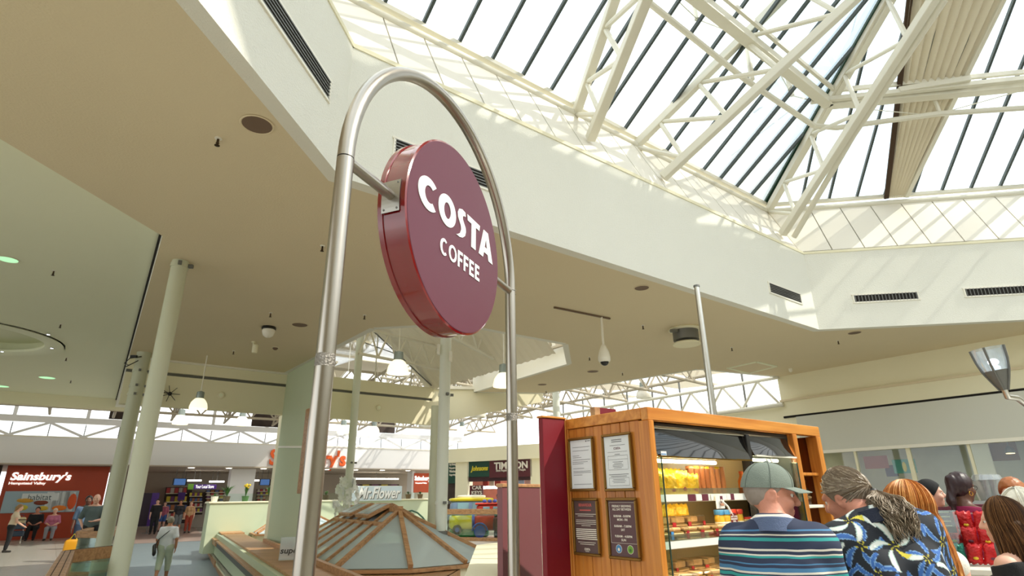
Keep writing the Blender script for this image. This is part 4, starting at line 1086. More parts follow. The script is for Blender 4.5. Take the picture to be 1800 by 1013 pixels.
# ================================================================== toy ride vehicles
def smooth_box(mb, c, sx, sy, sz, ax, ay, r=.25, mi=0, n=4):
    """rounded box made of a super-ellipsoid"""
    seg, rings = 16, 10; P = []; F = []
    e = r
    def sp(w, m_): return math.copysign(abs(w)**m_, w)
    for i in range(rings+1):
        v = -pi/2+pi*i/rings
        for k in range(seg):
            u = 2*pi*k/seg
            P.append(Vector(c) + ax*(sx/2*sp(math.cos(v), e)*sp(math.cos(u), e)) + ay*(sy/2*sp(math.cos(v), e)*sp(math.sin(u), e)) + ZV*(sz/2*sp(math.sin(v), e)))
    for i in range(rings):
        for k in range(seg):
            l = (k+1) % seg; F.append((i*seg+k, i*seg+l, (i+1)*seg+l, (i+1)*seg+k))
    mb.add(P, F, mi); return mb
M_ty = mat('toy_yellow', srgb(226, 206, 40), .3); M_tb = mat('toy_pale_blue', srgb(140, 165, 200), .3); M_trd = mat('toy_red', srgb(206, 58, 38), .3); M_tgn = mat('toy_green', srgb(40, 130, 70), .4)
M_tbl = mat('toy_blue', srgb(70, 90, 170), .35); M_dkr = mat('toy_dark_red', srgb(110, 30, 34), .35); M_twin = mat('toy_window', srgb(150, 190, 200), .15)
def wheel(c, r_, ax, parent, mt=None):
    w = MB().lathe(c, [(r_*.55, -.05), (r_, -.05), (r_, .05), (r_*.55, .05)], 16, ax=ZV, ay=ax.cross(ZV), az=ax).build('wheel', [mt or M_black], parent, True)
    MB().lathe(c, [(r_*.5, -.055), (r_*.5, .055)], 12, ax=ZV, ay=ax.cross(ZV), az=ax).build('hub', [M_tbl], w)
vx, vy = A(10), A(-80)                                    # vy towards the camera
vc = up(Pd(824, 920, 27.2), 0)
t = empty('toy_van_ride', vc); tag(t, 'yellow and pale blue toy van ride behind the glass balustrade', 'toy ride')
mb = MB(); smooth_box(mb, vc+V(0, 0, .62), 1.75, 1.0, .62, vx, vy, .35); mb.build('lower_body', [M_ty], t, True)
mb = MB(); smooth_box(mb, vc+V(0, 0, 1.16), 1.7, .96, .68, vx, vy, .4); mb.build('upper_body', [M_tb], t, True)
mb = MB(); smooth_box(mb, vc+V(0, 0, 1.53)+vx*.1, 2.0, 1.05, .16, vx, vy, .5); mb.build('roof', [M_ty], t, True)
mb = MB(); smooth_box(mb, vc+V(0, 0, 1.65)+vx*.1, 1.3, .6, .14, vx, vy, .5); mb.build('roof_box', [M_white], t, True)
mb = MB(); mb.obox(vc+V(0, 0, .17), vx, vy, ZV, 1.7, .8, .3, bev=.05); mb.build('base', [M_tgn], t)
mb = MB(); mb.obox(vc+V(0, 0, 1.2)+vy*.47-vx*.3, vx, vy, ZV, .5, .04, .4, bev=.01); mb.build('side_window', [M_twin], t)
mb = MB(); mb.obox(vc+V(0, 0, 1.2)+vy*.47+vx*.35, vx, vy, ZV, .5, .04, .4, bev=.01); mb.build('side_window', [M_twin], t)
for s_ in (-.55, .55): wheel(vc+vx*s_+vy*.46+V(0, 0, .32), .2, vy, t)
jc = up(Pd(862, 928, 25.9), 0); jx, jy = A(4), A(-86)
t = empty('toy_jeep_ride', jc); tag(t, 'red toy off-road car ride with blue arches', 'toy ride')
mb = MB(); smooth_box(mb, jc+V(0, 0, .62), 1.35, .9, .6, jx, jy, .25); mb.build('body', [M_trd], t, True)
mb = MB(); smooth_box(mb, jc+V(0, 0, 1.08)-jx*.02, 1.15, .85, .5, jx, jy, .3); mb.build('cabin', [M_trd], t, True)
mb = MB(); mb.obox(jc+V(0, 0, 1.36), jx, jy, ZV, 1.3, .9, .08, bev=.03); mb.build('roof', [M_trd], t)
for k in range(4): mb = MB(); mb.obox(jc+V(0, 0, 1.46)+jx*(-.25+k*.22), jx, jy, ZV, .16, .5, .14, bev=.04); mb.build('roof_lamp', [M_tbl], t)
for s_, w_ in ((-.18, .28), (.28, .36)): mb = MB(); mb.obox(jc+V(0, 0, 1.1)+jy*.43+jx*s_, jx, jy, ZV, w_, .03, .3, bev=.01); mb.build('window', [M_twin], t)
for s_ in (-.45, .45):
    wheel(jc+jx*s_+jy*.42+V(0, 0, .3), .24, jy, t, M_tbl)
    mb = MB(); mb.tube([jc+jx*s_+jy*.45+V(0, 0, .3)+jx*(math.cos(a)*.31)+ZV*(math.sin(a)*.31) for a in np.linspace(.1, pi-.1, 9)], .04, 6); mb.build('wheel_arch', [M_tbl], t, True)
w = MB().lathe(jc-jx*.72+V(0, 0, .72)+jy*.1, [(.1, -.06), (.26, -.06), (.26, .06), (.1, .06)], 14, ax=ZV, ay=jy, az=jx).build('spare_wheel', [M_tbl], t, True)
dc = up(Pd(884, 930, 24.9), 0); t = empty('toy_car_ride', dc); tag(t, 'dark red toy car ride beside the maroon screen', 'toy ride')
mb = MB(); smooth_box(mb, dc+V(0, 0, .6), .8, 1.0, .55, jx, jy, .3); mb.build('body', [M_dkr], t, True)
mb = MB(); smooth_box(mb, dc+V(0, 0, .98)-jy*.1, .7, .7, .42, jx, jy, .35); mb.build('cabin', [M_black], t, True)
mb = MB(); mb.obox(dc+V(0, 0, .42)+jy*.5, jx, jy, ZV, .4, .04, .12, bev=.02); mb.build('number_plate', [M_white], t)
mb = MB(); mb.obox(dc+V(0, 0, .72)+jy*.48, jx, jy, ZV, .22, .04, .08, bev=.02); mb.build('badge', [M_ty], t)
mb = MB(); mb.obox(dc+V(0, 0, .2), jx, jy, ZV, .7, .9, .3, bev=.04); mb.build('base', [M_black], t)
# ================================================================== round coffee sign in its steel arch
SA = math.radians(68); se = Vector((math.cos(SA), math.sin(SA), 0)); sn = Vector((-math.sin(SA), math.cos(SA), 0))
SLp = Vector((-.5865, 1.7425, 0)); SW = 1.536; SZ = 2.79; TR_ = .030
sg_ = empty('arched_sign', SLp + se*SW/2); tag(sg_, 'round maroon coffee sign hung in a tall brushed steel arch', 'sign')
def sp_(u, z, o_=0.0): return up(SLp + se*u + sn*o_, z)
M_brush = mat('arch_steel', srgb(172, 165, 155), .28, 1.0, bump=.02, bscale=300)
arc = [sp_(SW/2 - SW/2*math.cos(a), SZ + SW/2*math.sin(a)) for a in np.linspace(0, pi, 40)]
mb = MB(); mb.tube(arc, TR_, 20, caps=False); mb.build('arch', [M_brush], sg_, True)
for u in (0, SW):
    mb = MB(); mb.lathe(sp_(u, 0), [(TR_, .0), (TR_, 2.06), (TR_, SZ-.004)], 20); ps_ = mb.build('post', [M_brush], sg_, True)
    mb = MB(); mb.lathe(sp_(u, SZ-.004), [(TR_*1.0, 0), (TR_*.96, .002), (TR_*1.0, .004)], 20, caps=False); mb.build('seam', [M_dark], ps_)
    mb = MB(); mb.lathe(sp_(u, 2.055), [(TR_*1.01, -.02), (TR_*1.03, -.006), (TR_*1.03, .006), (TR_*1.01, .02)], 20, caps=False); mb.build('weld', [mat('weld_bead', srgb(150, 145, 138), .6, 1.0, bump=.6, bscale=120)], ps_, True)
    mb = MB(); mb.lathe(sp_(u, 0), [(.08, 0), (.08, .012), (.03, .014)], 20); mb.build('foot_plate', [M_brush], ps_)
DR, DT, DU, DZ = .456, .140, .745, 2.785
dc_ = sp_(DU, DZ)
M_face = mat('sign_face_maroon', srgb(94, 42, 59), .42, spec=.35)
M_rim = mat('sign_rim_red', srgb(122, 8, 14), .14, spec=.6, coat=.6)
mb = MB()
prof_ = [(DR-.012, -DT/2), (DR, -DT/2+.006), (DR, -DT/2+.028), (DR-.006, -DT/2+.030), (DR-.006, DT/2-.030), (DR, DT/2-.028), (DR, DT/2-.006), (DR-.012, DT/2)]
mb.lathe(dc_, prof_, 96, ax=se, ay=ZV, az=sn, caps=False); mb.build('rim', [M_rim], sg_, True)
for s_ in (-1, 1):
    mb = MB(); mb.lathe(dc_ + sn*(s_*(DT/2-.004)), [(.001, s_*.004), (DR-.010, s_*.004), (DR-.006, 0), (DR-.008, -s_*.003), (.001, -s_*.003)], 96, ax=se, ay=ZV, az=sn, caps=True); mb.build('face', [M_face], sg_)
# connectors, plates, rivets
for s_, u0, u1 in ((-1, TR_*.8, DU-DR+.004), (1, SW-TR_*.8, DU+DR-.004)):
    mb = MB(); mb.tube([sp_(u0, DZ), sp_(u1, DZ)], .021, 16); mb.build('connector', [M_brush], sg_, True)
    pl = []
    for a in np.linspace(-.155, .155, 9):
        pl.append((math.cos(a)*DR*1.004, math.sin(a)*DR*1.004))
    mb = MB()
    for (x0, z0), (x1, z1) in zip(pl[:-1], pl[1:]):
        mb.prism([sp_(DU+s_*x0, DZ+z0, -.042), sp_(DU+s_*x1, DZ+z1, -.042), sp_(DU+s_*x1, DZ+z1, .042), sp_(DU+s_*x0, DZ+z0, .042)], se*(s_*.004))
    pt = mb.build('plate', [mat('plate_steel', srgb(170, 166, 158), .35, 1.0)], sg_)
    for zz in (-.058, .058):
        for oo in (-.03, .03):
            mb = MB(); mb.sphere(sp_(DU+s_*(math.sqrt(DR**2-zz**2)+.005), DZ+zz, oo), .005, 8, 5); mb.build('screw', [M_grey], pt)
# lettering on both faces
M_let = mat('sign_letter', srgb(236, 240, 240), .35)
def arcpts(cx, cy, r_, a0, a1, n=24): return [(cx+r_*math.cos(math.radians(a)), cy+r_*math.sin(math.radians(a))) for a in np.linspace(a0, a1, n)]
def band_poly(outer, inner): return outer + inner[::-1]
def letters():
    L = []                                              # list of (loop, holes) in a unit box, cap height 1
    def C(x, w, h, th, y=0.0):
        cx, cy = x+w*.5, y+h/2; rx, ry = w*.52, h/2
        o = [(cx+rx*math.cos(a), cy+ry*math.sin(a)) for a in np.radians(np.linspace(48, 312, 30))]
        i = [(cx+(rx-th)*math.cos(a)+.03*h, cy+(ry-th*.82)*math.sin(a)) for a in np.radians(np.linspace(52, 308, 30))]
        L.append((o+i[::-1], []))
    def O(x, w, h, th, y=0.0):
        cx, cy = x+w/2, y+h/2
        o = [(cx+w/2*math.cos(a), cy+h/2*math.sin(a)) for a in np.linspace(0, 2*pi, 40, endpoint=False)]
        i = [(cx+(w/2-th)*math.cos(a), cy+(h/2-th*.8)*math.sin(a)) for a in np.linspace(0, 2*pi, 40, endpoint=False)]
        L.append((o, [i]))
    def P(pts, x=0, y=0): L.append(([(x+a, y+b) for a, b in pts], []))
    C(0, 1.02, 1.0, .29); O(1.00, .98, 1.0, .30)
    # S with the flat slanted terminals
    sx = 2.05
    top = [(.50, .98), (.30, 1.0), (.12, .93), (.04, .77), (.06, .62), (.16, .50), (.24, .40), (.26, .28), (.20, .14), (.06, .04), (-.02, .0)]
    bot = [(.18, .0), (.36, .06), (.50, .18), (.55, .34), (.52, .47), (.42, .58), (.34, .68), (.34, .77), (.42, .83), (.52, .84)]
    P(top + bot, sx, 0)
    P([(.0, 1), (.86, 1), (.82, .80), (.575, .80), (.575, 0), (.285, 0), (.285, .80), (.04, .80)], 2.67, 0)
    x = 3.50
    L.append(([(x+.30, 1.0), (x+.62, 1.0), (x+.96, 0), (x+.66, 0), (x+.60, .20), (x+.32, .20), (x+.26, 0), (x-.04, 0)], [[(x+.375, .40), (x+.545, .40), (x+.46, .72)]]))
    n1 = len(L)
    # second line
    h = .52; y = -.98; xx = 0; th = .105; n2 = len(L)
    C(xx, .46, h, th, y); O(xx+.53, .52, h, th, y)
    def F_(x): P([(0, 0), (.12, 0), (.12, .20), (.30, .20), (.30, .30), (.12, .30), (.12, .42), (.33, .42), (.33, h), (0, h)], x, y)
    def E_(x): P([(0, 0), (.34, 0), (.34, .10), (.12, .10), (.12, .21), (.30, .21), (.30, .31), (.12, .31), (.12, .42), (.33, .42), (.33, h), (0, h)], x, y)
    F_(xx+1.13); F_(xx+1.54); E_(xx+1.95); E_(xx+2.38)
    L[n2:] = [([(1.17+a*.86, b) for a, b in l], [[(1.17+a*.86, b) for a, b in q] for q in hs]) for l, hs in L[n2:]]
    return L
LT = letters()
K_ = .154; KXs = .745/4.46
for s_ in (-1, 1):
    xd_ = se*(-s_); o_ = s_*(DT/2+.0005)
    for k, (lp, hs) in enumerate(LT):
        f = lambda p: up(dc_ + xd_*((p[0]-2.23)*KXs), DZ + (p[1]+.02)*K_) + sn*o_
        mb = MB(); mb.prism([f(p) for p in lp], sn*(s_*.003), 0, [[f(p) for p in h_] for h_ in hs]); mb.build('letter', [M_let], sg_)
# ================================================================== timber coffee kiosk with chilled display
KA = Vector((.8896, 3.8485, 0)); KX, KY = E37, E127           # KX along the front, KY into the depth
def kp(u, v, z): return up(KA + KX*u + KY*v, z)
M_pine = wood('orange_pine', srgb(214, 142, 62), srgb(176, 100, 32), .35, 'Z', 1.6)
M_pineh = wood('orange_pine_h', srgb(216, 146, 66), srgb(182, 106, 36), .35, 'X', 1.6)
M_pined = wood('dark_pine', srgb(150, 78, 26), srgb(110, 52, 14), .45, 'Z', 1.6)
kt = empty('coffee_kiosk', KA); tag(kt, 'orange pine kiosk housing a chilled food display', 'kiosk')
KT_, KL, KD = 2.2, 2.35, .825
def kbox(nm, u0, u1, v0, v1, z0, z1, mt, parent=None, bev=.004):
    c = kp((u0+u1)/2, (v0+v1)/2, (z0+z1)/2)
    o = MB().obox(Vector((0, 0, 0)), Vector((1, 0, 0)), Vector((0, 1, 0)), ZV, u1-u0, v1-v0, z1-z0, 0, bev).mesh(nm, [mt])
    ob = bpy.data.objects.new(nm, o); COL.objects.link(ob); ob.location = c; ob.rotation_euler = (0, 0, math.radians(37.5)); par(ob, parent or kt); return ob
kbox('top_rail', 0, KL, 0, .06, 2.115, KT_, M_pineh)
kbox('top_rail', 0, .06, .06, KD, 2.125, KT_, M_pineh)
kbox('roof_board', .06, KL, .06, KD, 2.15, 2.18, M_pined)
kbox('corner_post', 0, .055, -.002, .09, 0, 2.115, M_pine)
kbox('corner_post', 0, .05, KD-.04, KD, 0, 2.125, M_pine)
kbox('mid_post', 1.86, 1.93, 0, .07, 0, 2.115, M_pine)
kbox('end_post', 2.27, KL, 0, .10, 0, 2.115, M_pine); kbox('end_panel', 2.30, KL, .1, KD, 0, 2.115, M_pined)
kbox('back_panel', .03, KL, KD-.03, KD, 0, 2.15, M_pined)
nb_ = 8; vw = (KD-.04-.09)/nb_
for k in range(nb_): kbox('board', .010+.002*(k % 2), .04, .09+k*vw+.0015, .09+(k+1)*vw-.0015, 0, 2.122, M_pine, None, .003)
kbox('plinth', .05, KL-.05, .02, .06, 0, .25, M_pined)
# open cubby at the right end
kbox('cubby_back', 1.93, 2.30, .42, .45, .2, 2.11, M_pined)
for z in (1.20, 1.52, 1.78): kbox('cubby_shelf', 1.93, 2.28, .04, .42, z, z+.025, M_white if z < 1.6 else M_pine)
# chilled display
M_mir = mat('black_mirror_glass', srgb(14, 13, 12), .04, 0.0, spec=.6); M_case = mat('case_inside', srgb(120, 112, 96), .35)
fr_ = empty('chilled_display', kp(.06, .05, 0)); tag(fr_, 'glass-fronted chilled food display built into the kiosk', 'display fridge')
kbox('case_back', .06, 1.86, .50, .53, .3, 2.09, mat('case_back', srgb(150, 132, 96), .3), fr_)
kbox('case_top', .06, 1.86, .05, .5, 2.085, 2.11, M_black, fr_); kbox('case_side', .057, .075, .05, .5, .3, 2.09, M_black, fr_); kbox('case_side', 1.845, 1.86, .05, .5, .3, 2.09, M_black, fr_); kbox('case_foot', .06, 1.86, .05, .5, .25, .6, M_black, fr_)
def khead(u0, u1, z0, z1, nm='header_glass'):
    # slightly bowed mirror strip
    mb = MB(); n_ = 10; P = []; F = []
    for i in range(n_+1):
        for j in range(5):
            u = u0+(u1-u0)*i/n_; z = z0+(z1-z0)*j/4
            P.append(kp(u, .055 - .020*math.sin(pi*i/n_) - .05*(1-j/4)**1.5, z))
    for i in range(n_):
        for j in range(4): F.append((i*5+j, (i+1)*5+j, (i+1)*5+j+1, i*5+j+1))
    mb.add(P, F); o = mb.build(nm, [M_mir], fr_, True); return o
khead(.075, 1.175, 1.885, 2.068); khead(1.235, 1.85, 1.925, 2.072)
mb = MB(); mb.beam(kp(.075, .04, 2.07), kp(1.175, .04, 2.07), .008, .008); mb.build('header_trim', [M_chrome], fr_)
mb = MB(); mb.beam(kp(.075, .0, 1.882), kp(1.175, .0, 1.882), .012, .012); mb.build('header_trim', [mat('brass_trim', srgb(150, 120, 60), .3, 1.0)], fr_)
mb = MB(); mb.beam(kp(1.24, .0, 1.92), kp(1.85, .0, 1.92), .014, .012); mb.build('header_trim', [M_white], fr_)
kbox('divider', 1.18, 1.225, .02, .08, .3, 2.08, M_black, fr_)
mb = MB(); mb.tube([kp(.9, .14, 1.865), kp(.15, .14, 1.865)], .012, 8); mb.build('lamp_tube', [mat('warm_tube', (1, .9, .7), .5, emit=(1, .82, .5), estr=45)], fr_)
mb = MB(); mb.tube([kp(1.3, .14, 1.9), kp(1.8, .14, 1.9)], .012, 8); mb.build('lamp_tube', [MATS['warm_tube']], fr_)
for (u, v0_, v1_) in ((.068, -.02, .40), (1.845, .0, .3)):
    mb = MB(); mb.prism([kp(u, v0_, .6), kp(u, v1_, .6), kp(u, v1_, 1.88), kp(u, v0_, 1.88)], KX*.006); mb.build('side_glass', [M_gglass], fr_)
    mb = MB(); mb.beam(kp(u+.003, v0_, .6), kp(u+.003, v0_, 1.88), .008, .006, up=KX); mb.build('glass_edge', [mat('glass_edge', srgb(40, 74, 66), .2)], fr_)
mb = MB(); mb.quad(kp(1.235, .02, .6), kp(1.845, .02, .6), kp(1.845, .02, 1.92), kp(1.235, .02, 1.92), KY*.006); dg_ = mb.build('door_glass', [M_glass], fr_)
mb = MB(); mb.tube([kp(1.38, .0, 1.90), kp(1.38, -.02, 1.86), kp(1.44, -.02, 1.86), kp(1.44, 0, 1.90)], .007, 6); mb.build('door_handle', [M_white], dg_)
for zz, vv in ((1.605, .14), (1.325, .09)):  # tubes added under the shelves to brighten the sandwiches
    MB().tube([kp(.12, vv, zz), kp(1.15, vv, zz)], .007, 8).build('shelf_fill_light', [mat('shelf_fill_tube', (1, .9, .7), .5, emit=(1, .84, .55), estr=20)], fr_)
SH = [(1.625, .10, .46), (1.345, .04, .46), (1.06, .0, .46)]
for z, v0_, v1_ in SH:
    kbox('shelf', .08, 1.84, v0_, v1_, z-.012, z, M_white, fr_)
    tg = kbox('ticket_strip', .08, 1.84, v0_-.012, v0_-.002, z-.028, z+.022, mat('strip_white', srgb(236, 234, 226), .3), fr_)
    mb = MB(); mb.quad(kp(.08, v0_-.014, z+.02), kp(1.84, v0_-.014, z+.02), kp(1.84, v0_-.014, z+.06), kp(.08, v0_-.014, z+.06), KY*.003); mb.build('lip_glass', [M_glass], fr_)
M_mprint = mat('maroon_print', srgb(98, 34, 52), .5)
for u0, u1 in ((.45, .53), (.60, .68), (.95, 1.0)): kbox('ticket_ground', u0, u1, .083, .0875, 1.60, 1.645, M_mprint, fr_, 0)
for u0, u1 in ((.535, .60), (.71, .75), (.86, .90), (.905, .95), (1.3, 1.36), (1.45, 1.51)): kbox('ticket', u0, u1, .081, .0865, 1.603, 1.642, mat('strip_white', srgb(236, 234, 226), .3), fr_, 0)
# ---- goods
rk = random.Random(11)
M_crisp = mat('crisp_bag', srgb(244, 196, 48), .3, .1, bump=.8, bscale=26, var=.25, vscale=18); M_redl = mat('red_label', srgb(170, 30, 40), .4); M_blul = mat('blue_label', srgb(70, 140, 200), .4)
M_bread = mat('sandwich_bread', srgb(236, 200, 146), .6, var=.15, vscale=30, bump=.3, bscale=60); M_film = glass('pack_film', (.97, .95, .9), .10, .1)
M_can = mat('tube_brown', srgb(150, 92, 52), .35); M_can2 = mat('tube_tan', srgb(196, 130, 80), .35)
def pouch(label, u, v, z, w, h, d, mt, lab, group, tilt=0.0):
    """crumpled pillow bag with a printed label"""
    c = kp(u, v, z); t = empty('crisp_bag', c, math.radians(37.5)); tag(t, label, 'bag', group)
    nu, nv = 8, 8; P = []; F = []
    for side in (-1, 1):
        for i in range(nu+1):
            for j in range(nv+1):
                a, b = i/nu*2-1, j/nv*2-1
                th = d/2*max(0, (1-a**2))**.5*max(0, (1-b**4))**.5*(1+rk.uniform(-.22, .22))
                wv = 1-.10*(1-b*b)*(abs(a)) + rk.uniform(-.015, .015)
                P.append((a*w/2*wv + b*h*tilt, side*th, h/2+b*h/2 + .006*math.sin(a*9)*(abs(b) > .9)))
    n1 = (nu+1)*(nv+1)
    for s_ in range(2):
        for i in range(nu):
            for j in range(nv):
                q = (s_*n1+i*(nv+1)+j, s_*n1+(i+1)*(nv+1)+j, s_*n1+(i+1)*(nv+1)+j+1, s_*n1+i*(nv+1)+j+1); F.append(q)
    me = MB().add(P, F).mesh('film', [mt], True); link_mesh('film', me, t)
    link_mesh('label', MB().sphere((0, -d*.46, h*.30), (w*.16, .006, h*.08), 10, 6).mesh('label', [lab]), t)
    return t
pos_ = ('first', 'second', 'third', 'fourth', 'fifth', 'sixth', 'seventh')
for k in range(5):
    pouch('yellow crisp bag, %s from the left at the front of the top shelf' % pos_[k], .15+k*.125, .19, 1.627, .15, .16+.02*(k % 2), .07, M_crisp, M_redl, 'crisp bags on the top shelf', rk.uniform(-.15, .15))
for k in range(5):
    pouch('yellow crisp bag, %s from the left in the back row of the top shelf' % pos_[k], .12+k*.13, .33, 1.627, .15, .20, .07, M_crisp, M_redl, 'crisp bags on the top shelf', rk.uniform(-.12, .12))
for k in range(7):
    u = .74+k*.066; c = kp(u, .26, 1.627); t = empty('snack_tube', c); tag(t, 'tall snack tube, %s from the left beside the crisps' % pos_[k], 'snack tube', 'snack tubes on the top shelf')
    MB().lathe(c, [(.029, 0), (.029, .20)], 14).build('tube', [M_can if k < 4 else M_can2], t, True); MB().lathe(c+V(0, 0, .2), [(.031, 0), (.031, .014), (.028, .018)], 14).build('lid', [M_crisp if k % 2 else M_can2], t, True)
def wedge(label, u, v, z, w, h, d, group, lab, rz=0.0):
    """boxed sandwich wedge: bread, filling and card label under a film"""
    c = kp(u, v, z); t = empty('sandwich_pack', c, math.radians(37.5)+rz); tag(t, label, 'sandwich', group)
    tri = [V(-w/2, -d/2, 0), V(w/2, -d/2, 0), V(w/2, d/2, h*.2), V(w/2, d/2, h), V(-w/2, d/2, h), V(-w/2, d/2, h*.2)]
    mb = MB()
    for k in range(3):
        z0, z1 = k*h/3+.004, (k+1)*h/3-.004; f = .92-.12*k
        mb.box((0, 0.02*k, (z0+z1)/2), (w*.92, d*f, z1-z0), bev=.006)
    link_mesh('bread', mb.mesh('bread', [M_bread]), t)
    mb = MB()
    for k in range(2): mb.box((0, .01+.02*k, (k+1)*h/3), (w*.9, d*(.94-.12*k), .008))
    link_mesh('filling', mb.mesh('filling', [mat('filling', srgb(150, 120, 60), .5, var=.6, vscale=50)]), t)
    mb = MB(); mb.box((0, 0, h/2+.003), (w, d, h+.004), bev=.008); link_mesh('film', mb.mesh('film', [M_film]), t)
    mb = MB(); mb.box((w*.30, -d/2-.004, h*.5), (w*.2, .004, h*.55)); link_mesh('label', mb.mesh('label', [lab]), t)
    return t
G2, G3 = 'sandwich packs on the middle shelf', 'sandwich packs on the lower shelf'
for k in range(5):
    wedge('sandwich pack, %s from the left at the front of the middle shelf' % pos_[k], .17+k*.165, .14, 1.347, .15, .09, .14, G2, M_blul if k == 0 else M_redl, rk.uniform(-.15, .15))
for k in range(4):
    wedge('sandwich pack, %s from the left on the second layer of the middle shelf' % pos_[k], .20+k*.17, .26, 1.347, .15, .15, .12, G2, M_redl, rk.uniform(-.2, .2))
for k in range(5):
    pouch('yellow snack bag, %s from the left behind the middle sandwiches' % pos_[k], .15+k*.15, .38, 1.347, .16, .23, .08, M_crisp, M_redl, 'snack bags at the back of the middle shelf', rk.uniform(-.1, .1))
for k in range(6):
    wedge('sandwich pack, %s from the left at the front of the lower shelf' % pos_[k], .16+k*.16, .10, 1.062, .15, .10, .15, G3, M_redl, rk.uniform(-.35, .35))
for k in range(5):
    wedge('sandwich pack, %s from the left at the back of the lower shelf' % pos_[k], .18+k*.17, .27, 1.062, .15, .15, .14, G3, M_redl, rk.uniform(-.3, .3))
for k in range(4):
    u = .98+k*.085; c = kp(u, .22, 1.347); t = empty('dessert_jar', c); tag(t, 'dessert jar with %s lid, %s from the left' % (('blue', 'blue', 'red', 'red')[k], pos_[k]), 'jar', 'dessert jars on the middle shelf')
    MB().lathe(c, [(.03, 0), (.036, .01), (.036, .13), (.03, .15)], 16).build('jar', [mat('jar_yellow', srgb(222, 180, 60), .2)], t, True)
    MB().lathe(c+V(0, 0, .15), [(.036, 0), (.036, .03), (.033, .034)], 16).build('lid', [M_blul if k < 2 else mat('lid_red', srgb(206, 60, 40), .4)], t, True)
    MB().lathe(c+V(0, 0, .04), [(.0365, 0), (.0365, .06)], 16, caps=False).build('label', [M_white], t, True)
bt = ('orange', 'blue', 'red')
for k in range(6):
    u = 1.32+k*.085; c = kp(u, .2, 1.627 if k < 6 else 1.347); t = empty('juice_bottle', c); tag(t, 'small juice bottle behind the display door, %s from the left' % pos_[k], 'bottle', 'juice bottles behind the display door')
    MB().lathe(c, [(.028, 0), (.031, .01), (.031, .11), (.014, .15), (.013, .165)], 14).build('bottle', [mat('juice_orange', srgb(214, 110, 30), .2)], t, True); MB().lathe(c+V(0, 0, .165), [(.016, 0), (.016, .02)], 12).build('cap', [mat('cap_orange', srgb(226, 96, 24), .4)], t)
for k in range(6):
    u = 1.32+k*.085; c = kp(u, .2, 1.347); t = empty('yoghurt_pot', c); tag(t, 'lidded pot behind the display door, %s from the left' % pos_[k], 'pot', 'pots behind the display door')
    MB().lathe(c, [(.03, 0), (.038, .11)], 14).build('pot', [mat('pot_cream', srgb(226, 206, 160), .3)], t, True); MB().lathe(c+V(0, 0, .11), [(.04, 0), (.04, .015)], 14).build('lid', [M_blul if k % 2 else MATS['lid_red']], t)
# goods in the cubby: clear bags and a bottle
for k in range(3):
    c = kp(2.02+k*.09, .16, 1.805 if k == 0 else 1.545); 
    t = empty('biscuit_bag', c); tag(t, ('clear bag of biscuits on the top cubby shelf', 'clear bag of sweets on the lower cubby shelf', 'clear bag of biscuits at the back of the cubby')[k], 'bag', 'clear bags in the kiosk cubby')
    MB().lathe(c, [(.05, 0), (.055, .04), (.05, .12), (.012, .15), (.04, .20)], 12).build('film', [M_film], t, True)
    for q in range(9): MB().sphere(c+V(rk.uniform(-.03, .03), rk.uniform(-.03, .03), .02+q*.01), (.02, .02, .01), 8, 5).build('biscuit', [M_bread], t, True)
# swinging price card and round offer badge on a clear wand
pc_ = empty('price_card', kp(.78, .06, 1.60)); tag(pc_, 'white price card with a dark picture clipped to the shelf', 'card')
kbox('card', .745, .845, .070, .074, 1.545, 1.64, MATS['strip_white'], pc_, 0); kbox('cup_picture', .80, .825, .066, .070, 1.585, 1.63, M_mprint, pc_, 0); kbox('cup_picture', .79, .835, .066, .070, 1.565, 1.58, mat('tan_print', srgb(196, 140, 110), .5), pc_, 0)
wb_ = empty('offer_badge', kp(.86, .03, 1.48)); tag(wb_, 'round dark red offer badge on a clear wand', 'badge')
mb = MB(); mb.tube([kp(.79, .06, 1.605), kp(.82, .03, 1.56), kp(.85, .02, 1.50)], .007, 8); mb.build('wand', [MATS['strip_white']], wb_, True)
mb = MB(); mb.lathe(kp(.86, .018, 1.475), [(.042, -.002), (.042, .002)], 24, ax=KX, ay=ZV, az=KY); mb.build('disc', [mat('badge_red', srgb(110, 28, 30), .4)], wb_)
put_text('lettering', 'ANY 3 FOR\nBREAKFAST\nDEAL', .016, kp(.86, .0155, 1.475), KX, ZV, M_cream, wb_, .0003, .0005)
fp = empty('frosted_sticker', kp(.09, -.01, 1.90)); tag(fp, 'small blue and white sticker on the mirrored header', 'sticker')
kbox('card', .085, .14, -.012, -.010, 1.888, 1.915, MATS['strip_white'], fp, 0); put_text('lettering', 'FROSTED', .012, kp(.112, -.0128, 1.896), KX, ZV, M_blul, fp, .0002, .0006)

